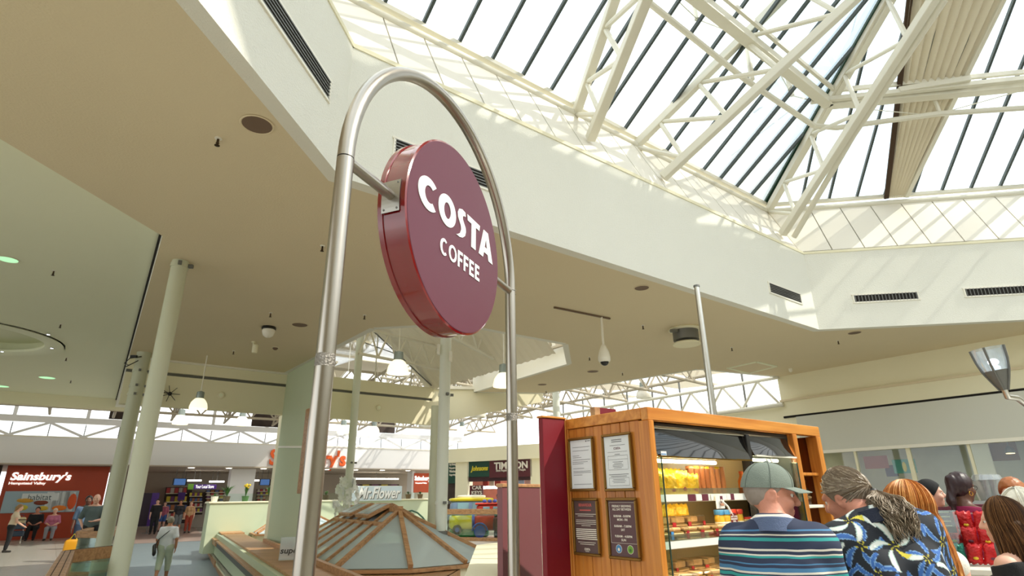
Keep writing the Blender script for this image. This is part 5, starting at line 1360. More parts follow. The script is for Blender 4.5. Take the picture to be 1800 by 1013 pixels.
# ---- framed notices on the kiosk side
M_gold = mat('bronze_frame', srgb(132, 96, 40), .35, .6); M_paper = mat('notice_paper', srgb(226, 228, 230), .5); M_brown = mat('brown_notice', srgb(88, 66, 64), .5); M_ink = mat('grey_ink', srgb(130, 130, 134), .6); M_pinkk = mat('salmon_ink', srgb(206, 96, 90), .6)
SX = -KY; SN = -KX
def ks(v, z, o_=0.0): return up(KA + KY*v - KX*o_, z)
def notice(label, v0, v1, z0, z1, face, body):
    t = empty('framed_notice', ks((v0+v1)/2, z0, .004)); tag(t, label, 'notice', 'framed notices on the kiosk side')
    W_ = .018; z0 += .0
    for (a, b, c, d) in ((v0, v1, z0, z0+W_), (v0, v1, z1-W_, z1), (v0, v0+W_, z0+W_, z1-W_), (v1-W_, v1, z0+W_, z1-W_)):
        mb = MB(); mb.obox(ks((a+b)/2, (c+d)/2, .008), KY, KX, ZV, b-a, .022, d-c, bev=.005); mb.build('frame_bar', [M_gold], t)
    mb = MB(); mb.obox(ks((v0+v1)/2, (z0+z1)/2, .002), KY, KX, ZV, v1-v0-.02, .006, z1-z0-.02); mb.build('sheet', [face], t)
    body(t, v1-W_, z1-W_, v1-v0-2*W_, z1-z0-2*W_)
    return t
def line(t, vL, zT, x, y, w, h, mt, nm='text_line'):
    """a printed line: x from the left edge, y down from the top, in metres"""
    mb = MB(); p = ks(vL-x, zT-y, .0056); mb.prism([p, p-KY*w, p-KY*w+V(0, 0, -h), p+V(0, 0, -h)], SN*.0006); mb.build(nm, [mt], t)
def word(t, vL, zT, x, y, s, w, h, mt, bold=.0):
    put_text('lettering', s, 1, ks(vL-x, zT-y, .0058), SX, ZV, mt, t, .0003, bold, 'CENTER', 0, w, 1.0, h)
def b1(t, vL, zT, w, h):
    line(t, vL, zT, w*.72, .008, .012, .010, M_ink, 'crest'); line(t, vL, zT, w*.80, .010, .03, .005, M_ink)
    for k, (x, y, ww) in enumerate(((.1, .05, .8), (.1, .075, .75), (.1, .11, .3), (.1, .122, .4), (.1, .14, .8), (.08, .155, .7), (.08, .167, .5), (.1, .20, .5), (.1, .22, .8), (.1, .23, .8), (.1, .245, .4), (.1, .31, .8))): line(t, vL, zT, x*w, y, ww*w, .003, M_ink)
def b2(t, vL, zT, w, h):
    for (x, y, ww, hh) in ((.3, .022, .4, .006), (.3, .035, .4, .006), (.22, .06, .6, .003), (.12, .105, .76, .002), (.4, .12, .2, .004), (.12, .13, .76, .002), (.12, .155, .76, .002), (.3, .17, .4, .003), (.35, .18, .3, .003), (.3, .19, .4, .003), (.3, .20, .4, .003), (.34, .21, .3, .003), (.12, .222, .76, .002), (.12, .252, .76, .004), (.2, .264, .6, .004), (.12, .275, .76, .002), (.28, .285, .44, .003), (.24, .295, .52, .003), (.28, .305, .44, .003), (.12, .325, .76, .002)): line(t, vL, zT, x*w, y, ww*w, hh, M_ink)
    for x in (.12, .88): line(t, vL, zT, x*w, .13, .0012, .092, M_ink); line(t, vL, zT, x*w, .275, .0012, .05, M_ink)
    word(t, vL, zT, w*.5, .083, 'COSTA', .062, .015, M_mprint, .02)
def b3(t, vL, zT, w, h):
    word(t, vL, zT, w*.5, .030, 'BEHAVIOUR', .13, .020, M_pinkk, .02); line(t, vL, zT, w*.25, .060, w*.5, .007, M_pinkk)
    for (x, y, ww) in ((.04, .088, .92), (.15, .10, .7), (.06, .128, .88), (.05, .14, .9), (.06, .152, .88), (.3, .164, .4)): line(t, vL, zT, x*w, y, ww*w, .003, M_cream)
    for k in range(6): line(t, vL, zT, w*(.04 if k < 5 else .08), .186+k*.0125, w*.9, .006, M_cream)
    for (x, y, ww) in ((.12, .272, .76), (.2, .284, .62)): line(t, vL, zT, x*w, y, ww*w, .003, M_cream)
    word(t, vL, zT, w*.5, .318, 'COSTA', .055, .015, M_cream, .03); line(t, vL, zT, w*.42, .330, w*.16, .003, M_cream)
def b4(t, vL, zT, w, h):
    rows = (('FRESHLY BREWING', .036, .17), ('ALL DAY BETWEEN', .056, .165), ('8.00AM - 8.00PM', .098, .15), ('MON - FRI', .120, .09), ('8.00AM - 7.00PM', .160, .15), ('SAT', .182, .034), ('9.00AM - 4.00PM', .222, .15), ('SUN', .244, .04))
    for s_, y, ww in rows: word(t, vL, zT, w*.5, y, s_, ww, .0145, M_cream, .015)
    for (x, y, ww, hh) in ((.03, .012, .94, .0015), (.03, .262, .94, .0015)): line(t, vL, zT, x*w, y, ww*w, hh, M_cream)
    for x in (.03, .97): line(t, vL, zT, x*w, .012, .0015, .25, M_cream)
    for x, c, nm in ((.30, (70, 130, 180), 'blue_badge'), (.72, (110, 160, 50), 'green_badge')):
        p = ks(vL-x*w, zT-.298, .0058); MB().lathe(p, [(.0265, 0), (.0265, .0006)], 24, ax=SX, ay=ZV, az=SN).build('badge_edge', [M_cream], t)
        bd_ = MB().lathe(p+SN*.0006, [(.024, 0), (.024, .0006)], 24, ax=SX, ay=ZV, az=SN).build(nm, [mat(nm, srgb(*c), .5)], t)
        MB().lathe(p+SN*.0012+V(0, 0, -.004), [(.010, 0), (.010, .0004)], 12, ax=SX, ay=ZV, az=SN).build('emblem', [M_cream if x < .5 else M_leaf], bd_)
notice('framed white notice, upper left on the kiosk side', .515, .778, 1.676, 2.053, M_paper, b1)
notice('framed white notice with small coffee brand word, upper right', .155, .428, 1.671, 2.051, M_paper, b2)
notice('framed brown notice headed BEHAVIOUR in pink, lower left', .506, .767, 1.253, 1.630, M_brown, b3)
notice('framed brown opening hours notice with two round badges', .153, .427, 1.251, 1.630, mat('plum_notice', srgb(92, 62, 66), .5), b4)

# ---- screens beside and behind the kiosk
M_scr = mat('crimson_screen', srgb(120, 6, 28), .5); M_scr2 = mat('dusty_maroon_screen', srgb(126, 74, 78), .45)
t = empty('red_screen', kp(-.12, KD, 0)); tag(t, 'deep red upright screen against the kiosk back corner', 'screen')
kbox('panel', -.235, -.012, KD-.02, KD+.03, 0, 2.20, M_scr, t); kbox('cap', -.245, -.002, KD-.03, KD+.04, 2.20, 2.215, M_pineh, t); kbox('edge_strip', -.012, -.001, KD-.025, KD+.035, 0, 2.2, M_pine, t)
p_, q_ = up(Pd(884, 860, 5.0), 0), up(Pd(950, 853, 5.6), 0)
t = empty('maroon_screen', (p_+q_)/2); tag(t, 'lower dusty maroon screen behind the right arch post', 'screen')
d_ = (q_-p_).normalized(); n_ = Vector((-d_.y, d_.x, 0)); zt_ = 1.72
mb = MB(); mb.obox(up((p_+q_)/2, zt_/2)+n_*.03, d_, n_, ZV, (q_-p_).length, .05, zt_); mb.build('panel', [M_scr2], t)
mb = MB(); mb.obox(up((p_+q_)/2, zt_+.015)+n_*.03, d_, n_, ZV, (q_-p_).length+.02, .07, .03, bev=.005); mb.build('cap', [M_oak], t)
cp = [Pz(838, 958, 1.05), Pz(880, 954, 1.05), V(-.12, 5.2, 1.05), V(-.22, 4.6, 1.05), V(-.4, 4.6, 1.05)]
t = empty('side_counter', up(cp[0], 0)); tag(t, 'pale topped low counter left of the maroon screen', 'counter')
MB().prism(cp, (0, 0, -.04)).build('top', [M_beam], t); MB().prism([p + V(.02, 0, -.04) for p in cp], (0, 0, -1.01)).build('body', [M_green], t)
t = empty('back_screen', up(Pd(1062, 720, 5.6), 0)); tag(t, 'maroon screen top with timber end peeping over the kiosk', 'screen')
b_ = up(Pd(1065, 720, 5.7), 0); MB().obox(up(b_, 1.22), KX, KY, ZV, .24, .04, 2.44).build('panel', [M_scr], t); MB().obox(up(b_, 1.22)-KX*.15, KX, KY, ZV, .07, .06, 2.44).build('end_post', [M_oak], t)
# tapered pole behind the kiosk
pb_ = Pd(1254, 725, 6.3); ptop = Pp(1224, 505, pb_, Vector((pb_.x, pb_.y, 0)).normalized())
t = empty('tapered_pole', up(pb_, 0)); tag(t, 'slim tapered steel pole rising behind the kiosk', 'pole')
MB().lathe(up(pb_, 0), [(.045, 0), (.036, pb_.z), (.027, ptop.z)], 16).build('shaft', [M_chrome], t, True); MB().lathe(up(pb_, ptop.z), [(.034, 0), (.034, .02), (.01, .03)], 12).build('cap', [M_grey], t); MB().lathe(up(pb_, 0), [(.1, 0), (.1, .02), (.05, .03)], 16).build('foot', [M_grey], t)
# ================================================================== small fittings on the ceilings
M_brass = mat('sprinkler_brass', srgb(70, 54, 36), .5, .7); M_spk = mat('speaker_grille', srgb(120, 98, 80), .7, bump=.5, bscale=200)
def sprinkler(label, x, y, z):
    p = Pz(x, y, z); t = empty('sprinkler', p); tag(t, label, 'sprinkler', 'sprinkler heads on the ceilings')
    MB().lathe(p, [(.035, 0), (.035, -.008), (.014, -.012)], 10).build('rose', [M_white], t); MB().lathe(p, [(.012, -.01), (.012, -.05), (.018, -.055), (.010, -.075)], 8).build('body', [M_brass], t); MB().lathe(p, [(.024, -.080), (.026, -.086), (.006, -.09)], 10).build('deflector', [M_brass], t)
for lab, x, y, z in (('sprinkler nearest the ceiling speaker at upper left', 384, 243, 5.0), ('sprinkler left of the arch post at mid height', 567, 432, 5.0), ('sprinkler on the side ceiling beside the green downlight', 95, 476, 5.3), ('sprinkler on the side ceiling above the round tray edge', 107, 570, 5.3), ('sprinkler on the side ceiling right below the round tray', 117, 629, 5.3),
    ('sprinkler just above the dome camera', 476, 550, 5.0), ('sprinkler left of the bullet camera', 411, 617, 5.0), ('sprinkler left of the sign underside', 641, 554, 5.0), ('sprinkler right of the right arch post', 904, 510, 5.0), ('sprinkler left of the round extractor', 1130, 572, 5.0), ('sprinkler left of the hanging camera', 1036, 628, 5.0), ('sprinkler right of the hanging camera', 1094, 655, 5.0), ('sprinkler below the oval vent near the fascia corner', 1473, 599, 5.0), ('sprinkler right of the tapered pole', 1286, 611, 5.0), ('sprinkler nearest the right wall', 1481, 645, 5.0), ('sprinkler at the far end of the side ceiling', 125, 669, 5.3), ('sprinkler low above the kiosk screen', 960, 687, 5.0)):
    sprinkler(lab, x, y, z)
def disc(name, label, cat, x, y, z, r_, mt, group, ring=M_soffit, grille=True):
    p = Pz(x, y, z); t = empty(name, p); tag(t, label, cat, group)
    MB().lathe(p, [(r_*1.0, 0), (r_*1.08, -.006), (r_*1.0, -.012), (r_*.94, -.006)], 28).build('ring', [ring], t, True); MB().lathe(p, [(r_*.95, -.004), (r_*.9, -.010)], 28).build('grille', [mt], t)
    return t
SPK = 'round ceiling speakers'
disc('ceiling_speaker', 'large round brown ceiling speaker at upper left', 'speaker', 452, 219, 5.0, .145, M_spk, SPK)
disc('ceiling_speaker', 'round ceiling speaker right of the dome camera', 'speaker', 527, 571, 5.0, .16, M_spk, SPK)
disc('ceiling_speaker', 'round ceiling speaker left of the tapered pole top', 'speaker', 1128, 506, 5.0, .13, M_spk, SPK)
disc('ceiling_speaker', 'round ceiling speaker under the fascia corner', 'speaker', 1502, 585, 5.0, .14, M_spk, SPK)
disc('ceiling_speaker', 'round ceiling speaker below the hanging camera', 'speaker', 1042, 653, 5.0, .17, M_spk, SPK)
disc('ceiling_speaker', 'small round ceiling speaker above the kiosk screen', 'speaker', 953, 676, 5.0, .15, M_spk, SPK)
M_gl = mat('green_lamp', srgb(150, 220, 150), .4, emit=(.5, 1, .55), estr=.9)
disc('downlight', 'greenish oval downlight at the left edge of the side ceiling', 'downlight', 14, 456, 5.3, .14, M_gl, 'downlights in the side ceiling', M_white)
disc('downlight', 'greenish downlight low on the side ceiling', 'downlight', 83, 664, 5.3, .22, M_gl, 'downlights in the side ceiling', M_white)
disc('downlight', 'dim downlight at the lower left corner of the side ceiling', 'downlight', 2, 679, 5.3, .22, M_gl, 'downlights in the side ceiling', M_white)
disc('downlight', 'lit warm downlight on the soffit by the right wall', 'downlight', 1421, 656, 5.0, .12, mat('warm_down', (1, .9, .6), .4, emit=(1, .85, .5), estr=4), 'downlights in the soffit', M_white)
M_cool = mat('cool_lamp', (1, 1, 1), .4, emit=(.8, .9, 1), estr=5)
for k, (x, y) in enumerate(((85, 588), (4, 618), (91, 612))):
    p = Pz(x, y, 5.262); t = empty('tray_spotlight', p); tag(t, 'tiny white spotlight %s of the round ceiling tray' % ('on the upper rim', 'on the lower rim', 'on the right tip')[k], 'spotlight', 'spotlights in the round tray')
    MB().lathe(p, [(.045, 0), (.05, -.01), (.03, -.01)], 14).build('bezel', [M_chrome], t); MB().lathe(p, [(.03, -.008), (.03, -.012)], 12).build('lens', [M_cool], t)
# cameras
p = Pz(473, 575, 5.0); t = empty('dome_camera', p); tag(t, 'white dome camera fixed to the far soffit', 'camera')
MB().lathe(p, [(.13, 0), (.14, -.02), (.14, -.05), (.12, -.06)], 20).build('base', [M_black], t, True); MB().lathe(p, [(.12, -.05), (.125, -.10), (.10, -.18), (.05, -.22), (.0, -.23)], 20).build('dome', [M_white], t, True)
p = Pz(446, 601, 5.0); t = empty('bullet_camera', p); tag(t, 'small beige bullet camera below the dome camera', 'camera')
MB().lathe(p, [(.05, 0), (.05, -.02), (.015, -.03), (.015, -.08)], 12).build('mount', [M_beam], t); MB().lathe(p+V(.05, 0, -.16), [(.05, -.1), (.06, -.08), (.06, .08), (.04, .1)], 12).build('body', [M_beam], t, True)
p = Pz(484, 611, 5.0); t = empty('smoke_detector', p); tag(t, 'small brown detector beside the bullet camera', 'detector'); MB().lathe(p, [(.06, 0), (.06, -.03), (.03, -.06)], 12).build('body', [M_spk], t); MB().lathe(p, [(.075, 0), (.075, -.012)], 12).build('base', [M_beam], t)
p0, p1 = Pz(974, 539, 5.0), Pz(1072, 559, 5.0); hang = Pz(1057, 556, 5.0)
t = empty('hanging_camera', hang); tag(t, 'white dome camera hanging on a thin pole from a ceiling rail', 'camera')
MB().beam(p0-V(0, 0, .02), p1-V(0, 0, .02), .035, .03).build('rail', [M_spk], t); MB().beam(p0+V(.01, .03, -.02), p1+V(.01, .03, -.02), .03, .02).build('rail', [M_beam], t)
hb_ = Pd(1066, 610, math.hypot(hang.x, hang.y)).z
MB().lathe(up(hang, 0), [(.024, hb_), (.024, 4.98)], 10).build('drop_pole', [M_white], t, True)
MB().lathe(up(hang, hb_), [(.03, .05), (.05, .02), (.10, -.10), (.12, -.2), (.12, -.26), (.10, -.3)], 20).build('housing', [M_white], t, True)
MB().sphere(up(hang, hb_-.29), .085, 16, 10).build('lens_dome', [mat('dark_lens', srgb(40, 40, 40), .08)], t, True)
p = Pz(1204, 578, 5.0); t = empty('round_extractor', p); tag(t, 'round grey ceiling extractor left of the tapered pole', 'extractor')
MB().lathe(p, [(.34, 0), (.36, -.03), (.30, -.05)], 28).build('flange', [M_beam], t, True); MB().lathe(p, [(.27, -.04), (.27, -.26), (.24, -.26)], 28).build('drum', [M_grey], t, True)
mb = MB()
for k in range(8): a_ = 2*pi*k/8; mb.beam(p+V(0, 0, -.255), p+V(math.cos(a_)*.25, math.sin(a_)*.25, -.255), .012, .012)
MB().lathe(p, [(.24, -.30), (.29, -.33), (.29, -.36), (.1, -.38)], 28).build('diffuser', [M_beam], t, True); mb.build('grille', [M_grey], t)
MB().box(p+V(-.3, -.2, -.10), (.16, .06, .06)).build('cable_box', [M_grey], t)
h4 = [Pz(x, y, 5.0) for x, y in ((1280, 647), (1330, 636), (1364, 644), (1316, 656))]
t = empty('ceiling_hatch', h4[0]); tag(t, 'square access hatch in the soffit right of the pole', 'hatch')
cc = sum(h4, Vector())/4
for p, q in zip(h4, h4[1:]+h4[:1]): MB().beam(p-V(0, 0, .008), q-V(0, 0, .008), .10, .02).build('frame', [M_lceil], t)
MB().prism([cc+(p-cc)*.9+V(0, 0, -.006) for p in h4], (0, 0, -.004)).build('lid', [M_soffit], t)
p = Pz(1389, 648, 5.0); t = empty('motion_sensor', p); tag(t, 'small white knob-shaped sensor near the right wall', 'sensor'); MB().lathe(p, [(.05, 0), (.05, -.03)], 12).build('base', [M_white], t); MB().sphere(p-V(0, 0, .06), .05, 12, 8).build('bulb', [M_white], t, True)
# dark wiry fixture on the far beam
c = Pp(298, 693, XB-bn*.03, bn); t = empty('wire_fixture', c); tag(t, 'small dark spiky wire fixture on the far beam', 'fixture')
MB().sphere(c-bn*.05, .05, 10, 6).build('hub', [M_black], t)
for k in range(7): a_ = k*pi/3.5; MB().tube([c-bn*.05, c-bn*.07+bd*(math.cos(a_)*.22)+ZV*(math.sin(a_)*.2)], .008, 5).build('spike', [M_black], t)
MB().tube([c-bn*.05, c-bn*.06-bd*.3+ZV*.04], .012, 5).build('arm', [M_black], t)
for k, (x, y, d0) in enumerate(((388, 695, XB), (666, 717, XB))):
    c = Pp(x, y, d0-bn*.01, bn); t = empty('beam_roundel', c); tag(t, 'flat round plate on the far beam %s' % ('left of the pillar', 'right of the slim column')[k], 'plate'); MB().lathe(c, [(.09, 0), (.09, .02), (.07, .03)], 20, ax=bd, ay=ZV, az=-bn).build('plate', [M_beam], t); MB().lathe(c-bn*.03, [(.05, 0), (.05, .005)], 16, ax=bd, ay=ZV, az=-bn).build('boss', [M_lceil], t)
# pendants
M_shade = glass('opal_shade', (.95, .93, .85), .05, .2, white=.6, dcol=(.95, .93, .85)); M_shadeg = mat('opal_lit', (1, .95, .8), .4, emit=(1, .9, .62), estr=1.1)
def pendant(label, x, y, dist, s=1.0, lit=True, top=5.0):
    p = Pd(x, y, dist); t = empty('pendant_lamp', p); tag(t, label, 'pendant lamp', 'bell-shaped pendant lamps')
    prof = [(.27*s, 0), (.275*s, .06*s), (.24*s, .2*s), (.17*s, .30*s), (.12*s, .34*s)]
    MB().lathe(p, prof + [(.115*s, .33*s), (.16*s, .29*s), (.23*s, .19*s), (.262*s, .06*s), (.258*s, 0)], 24, caps=False).build('shade', [M_shadeg if lit else M_shade], t, True)
    MB().lathe(p+V(0, 0, .33*s), [(.12*s, 0), (.125*s, .03*s), (.115*s, .22*s), (.04*s, .25*s)], 18).build('cap', [mat('pendant_cap', srgb(150, 160, 156), .4, .5)], t, True)
    MB().tube([p+V(0, 0, .55*s), p+V(0, 0, max(1.0, top-p.z))], .014, 6).build('rod', [M_white], t)
pendant('large pendant lamp hanging below the gable glass', 699, 657, 14.6, 1.0, True, 7.2)
pendant('pendant lamp partly hidden by the right arch post', 886, 680, 14.2, 1.0, True, 6.5)
pendant('clear pendant lamp right of the bright white column', 841, 734, 21, 1.0, False, 8.3)
pendant('clear pendant lamp left of the bright white column', 747, 751, 25, 1.0, False, 8.3)
pendant('glowing pendant lamp under the far beam, nearest', 348, 719, 15.6, .72, True, 5.0)
pendant('glowing pendant lamp under the far beam, lower left', 316, 746, 26, 1.0, True, 8.3)
pendant('glowing pendant lamp under the far beam, right one', 424, 748, 26, 1.0, True, 8.3)
pendant('pendant lamp far behind the left arch post', 603, 762, 27, 1.0, True, 8.3)
pendant('pendant lamp above the kiosk roof', 1132, 700, 21, 1.0, False, 7.0)
pendant('pendant lamp near the far dark panel', 657, 762, 30, 1.0, True, 8.3)
pendant('pendant lamp left of the repair shop', 812, 762, 30, 1.0, True, 8.3)
# uplighter at right on its curved arm
lc = Pd(1766, 686, 3.6); US = .72; ld = (_R*-.10 + ZV).normalized(); lx = ld.orthogonal().normalized(); ly = ld.cross(lx)
t = empty('uplighter', lc); tag(t, 'cone-shaped glass and grey metal uplighter on a curved arm', 'lamp')
s_ = .335
MB().lathe(lc, [(0.0158, 0.0000), (0.0252, 0.0216), (0.0396, 0.0576), (0.0518, 0.0936)], 24, ax=lx, ay=ly, az=ld).build('metal_cone', [M_grey], t, True)
MB().lathe(lc, [(0.0518, 0.0936), (0.0634, 0.1440), (0.0691, 0.2052), (0.0670, 0.2052), (0.0612, 0.1440), (0.0490, 0.0936)], 28, ax=lx, ay=ly, az=ld, caps=False).build('glass_cone', [glass('lamp_glass', (.9, .93, .95), .16, .08, white=.25)], t, True)
for k in range(5):
    a_ = 2*pi*k/5+.5; d = lx*math.cos(a_)+ly*math.sin(a_)
    mb = MB(); P = [lc + d*(r_*US) + ld*(h_*US) for r_, h_ in ((.024, 0), (.058, .08), (.077, .13), (.092, .20), (.100, .285))]
    mb.tube(P, .0055, 6); mb.build('rib', [M_grey], t)
MB().sphere(lc+ld*.137, (.022, .022, .016), 12, 8).build('bulb', [mat('led_white', (1, 1, 1), .3, emit=(.75, .85, 1), estr=14)], t, True)
MB().tube([lc+ld*.01, lc+V(.02, .02, -.03), lc+V(.10, .06, -.03), lc+V(.17, .10, -.06), lc+V(.25, .14, -.14), lc+V(.33, .18, -.30), lc+V(.36, .2, -.6), lc+V(.37, .2, -lc.z)], .013, 10).build('arm', [M_chrome], t, True)
# ================================================================== people: smooth signed-distance bodies
class Field:
    def __init__(s, lo, hi, h):
        s.lo = np.array(lo, np.float32); s.h = h; s.n = np.ceil((np.array(hi)-s.lo)/h).astype(int)+1
        s.d = np.full(s.n, 0.5, np.float32)
    def sub(s, lo, hi):
        i0 = np.clip(((np.array(lo)-s.lo)/s.h).astype(int), 0, s.n-1); i1 = np.clip(((np.array(hi)-s.lo)/s.h).astype(int)+2, 1, s.n)
        ax = [s.lo[k]+s.h*np.arange(i0[k], i1[k], dtype=np.float32) for k in range(3)]
        return tuple(slice(a, b) for a, b in zip(i0, i1)), ax[0][:, None, None], ax[1][None, :, None], ax[2][None, None, :]
    def blend(s, sl, b, k):
        d = s.d[sl]
        if k <= 0: s.d[sl] = np.minimum(d, b); return
        hh = np.clip(.5+.5*(d-b)/k, 0, 1); s.d[sl] = d+(b-d)*hh - k*hh*(1-hh)
    def cap(s, a, b, ra, rb=None, k=.02, sq=None, f=1.0, grow=0.0):
        a = np.array(a, float); b = np.array(b, float); rb = ra if rb is None else rb; ra += grow; rb += grow
        R = max(ra, rb)*max(1.0, f)+k+2*s.h
        sl, X, Y, Z = s.sub(np.minimum(a, b)-R, np.maximum(a, b)+R)
        if s.d[sl].size == 0: return
        v = b-a; L = max(v@v, 1e-9)
        t = np.clip(((X-a[0])*v[0]+(Y-a[1])*v[1]+(Z-a[2])*v[2])/L, 0, 1)
        dx, dy, dz = X-(a[0]+t*v[0]), Y-(a[1]+t*v[1]), Z-(a[2]+t*v[2])
        if sq is not None:
            q = np.array(sq, float); q /= np.linalg.norm(q); c = (dx*q[0]+dy*q[1]+dz*q[2])*(1/f-1); dx, dy, dz = dx+c*q[0], dy+c*q[1], dz+c*q[2]
        s.blend(sl, (np.sqrt(dx*dx+dy*dy+dz*dz)-(ra+t*(rb-ra))).astype(np.float32), k)
    def ell(s, c, r, M=None, k=.015, sub=False, grow=0.0):
        c = np.array(c, float); r = np.array(r, float)+grow; R = r.max()+k+2*s.h
        sl, X, Y, Z = s.sub(c-R, c+R)
        if s.d[sl].size == 0: return
        dx, dy, dz = X-c[0], Y-c[1], Z-c[2]
        if M is not None:
            Mt = np.array(M).T; dx, dy, dz = (Mt[0, 0]*dx+Mt[0, 1]*dy+Mt[0, 2]*dz, Mt[1, 0]*dx+Mt[1, 1]*dy+Mt[1, 2]*dz, Mt[2, 0]*dx+Mt[2, 1]*dy+Mt[2, 2]*dz)
        q0 = np.sqrt((dx/r[0])**2+(dy/r[1])**2+(dz/r[2])**2); q1 = np.sqrt((dx/r[0]**2)**2+(dy/r[1]**2)**2+(dz/r[2]**2)**2)
        b = (q0*(q0-1)/np.maximum(q1, 1e-6)).astype(np.float32)
        if sub: s.d[sl] = np.maximum(s.d[sl], -b)
        else: s.blend(sl, b, k)
    def cut(s, p, n):
        """keep the side n points away from"""
        sl, X, Y, Z = s.sub(s.lo, s.lo+s.n*s.h)
        s.d = np.maximum(s.d, ((X-p[0])*n[0]+(Y-p[1])*n[1]+(Z-p[2])*n[2]).astype(np.float32))
    def wrinkle(s, amp, fn):
        sl, X, Y, Z = s.sub(s.lo, s.lo+s.n*s.h); s.d = s.d + (amp*fn(X, Y, Z)).astype(np.float32)
    def surf(s):
        d = s.d; ins = d < 0
        c = np.zeros(tuple(np.array(d.shape)-1), np.int8)
        for i in (0, 1):
            for j in (0, 1):
                for k in (0, 1): c += ins[i:d.shape[0]-1+i, j:d.shape[1]-1+j, k:d.shape[2]-1+k]
        cell = np.argwhere((c > 0) & (c < 8)); idx = np.full(c.shape, -1, np.int32); idx[tuple(cell.T)] = np.arange(len(cell))
        acc = np.zeros((len(cell), 3)); cnt = np.zeros(len(cell))
        cs = [(i, j, k) for i in (0, 1) for j in (0, 1) for k in (0, 1)]
        for a in cs:
            for ax in range(3):
                if a[ax]: continue
                b = list(a); b[ax] = 1
                da = d[tuple((cell+a).T)]; db = d[tuple((cell+b).T)]; m_ = (da < 0) != (db < 0)
                t = np.where(m_, da/np.where(m_, da-db, 1), 0); p = np.tile(np.array(a, float), (len(cell), 1)); p[:, ax] += t
                acc[m_] += p[m_]; cnt[m_] += 1
        V_ = s.lo + s.h*(cell+acc/np.maximum(cnt, 1)[:, None]); F = []
        for ax in range(3):
            o1, o2 = [(1, 2), (2, 0), (0, 1)][ax]
            sl0 = [slice(None)]*3; sl1 = [slice(None)]*3; sl0[ax] = slice(0, -1); sl1[ax] = slice(1, None)
            A_, B_ = ins[tuple(sl0)], ins[tuple(sl1)]; e = np.argwhere(A_ != B_)
            ok = (e[:, o1] > 0) & (e[:, o2] > 0) & (e[:, o1] < c.shape[o1]) & (e[:, o2] < c.shape[o2]); e = e[ok]
            def I(u, v): q = e.copy(); q[:, o1] -= u; q[:, o2] -= v; return idx[tuple(q.T)]
            f = np.stack([I(1, 1), I(0, 1), I(0, 0), I(1, 0)], 1); fl = A_[tuple(e.T)]; f[~fl] = f[~fl][:, ::-1]; F.append(f)
        return V_, np.concatenate(F)
    def build(s, name, mt, parent=None, smooth_it=2, color=None):
        v, f = s.surf()
        me = bpy.data.meshes.new(name); me.vertices.add(len(v)); me.vertices.foreach_set('co', v.astype(np.float32).ravel())
        me.loops.add(f.size); me.loops.foreach_set('vertex_index', f.astype(np.int32).ravel())
        me.polygons.add(len(f)); me.polygons.foreach_set('loop_start', np.arange(0, f.size, 4, dtype=np.int32)); me.polygons.foreach_set('use_smooth', np.ones(len(f), bool))
        me.update(calc_edges=True); me.validate(); me.materials.append(mt)
        if color is not None:
            at = me.color_attributes.new('print', 'FLOAT_COLOR', 'POINT'); col = np.ones((len(v), 4), np.float32); col[:, :3] = color(v); at.data.foreach_set('color', col.ravel())
        o = bpy.data.objects.new(name, me); COL.objects.link(o)
        if parent is not None: o.parent = parent
        return o
def skin(n, c): return mat('skin_'+n, srgb(*c), .5, bump=.08, bscale=120, var=.06, vscale=25)
def cloth(n, c, var=.06): return mat('cloth_'+n, srgb(*c), .85, bump=.25, bscale=160, var=var, vscale=14)
def hairm(n, c):
    k = 'hair_'+n
    if k in MATS: return MATS[k]
    M = mat(k, srgb(*c), .42, var=.28, vscale=45, spec=.4); return M
M_eye = mat('eye_white', srgb(230, 226, 220), .2); M_iris = mat('iris', srgb(46, 32, 24), .2)
def rot(yaw=0, pitch=0, roll=0):
    return np.array(Matrix.Rotation(math.radians(yaw), 3, 'Z') @ Matrix.Rotation(math.radians(pitch), 3, 'X') @ Matrix.Rotation(math.radians(roll), 3, 'Y'))
STAND = dict(pelvis=(0, 0, .95), chest=(0, 0, 1.28), neck=(0, -.015, 1.45), head=(0, .015, 1.635), shR=(.175, -.01, 1.405), shL=(-.175, -.01, 1.405), elR=(.235, -.03, 1.13), elL=(-.235, -.03, 1.13), wrR=(.24, .07, .89), wrL=(-.24, .07, .89),
             hipR=(.09, 0, .92), hipL=(-.09, 0, .92), knR=(.10, .02, .50), knL=(-.10, .02, .50), anR=(.10, -.02, .085), anL=(-.10, -.02, .085), toR=(.12, .13, .035), toL=(-.12, .13, .035))
SIT = dict(STAND, pelvis=(0, 0, .52), chest=(0, .0, .85), neck=(0, 0, 1.02), head=(0, .03, 1.205), shR=(.175, 0, .975), shL=(-.175, 0, .975), elR=(.24, .04, .72), elL=(-.24, .04, .72), wrR=(.10, .26, .64), wrL=(-.10, .26, .64), hipR=(.09, .02, .50), hipL=(-.09, .02, .50), knR=(.12, .44, .50), knL=(-.12, .44, .50), anR=(.12, .42, .085), anL=(-.12, .42, .085), toR=(.13, .56, .035), toL=(-.13, .56, .035))
WALK = dict(STAND, knR=(.10, .16, .52), anR=(.10, .20, .085), toR=(.11, .33, .05), knL=(-.10, -.02, .50), anL=(-.10, -.25, .16), toL=(-.11, -.15, .04), elR=(.25, -.10, 1.14), wrR=(.25, -.02, .90), elL=(-.25, .0, 1.13), wrL=(-.24, .14, .92))
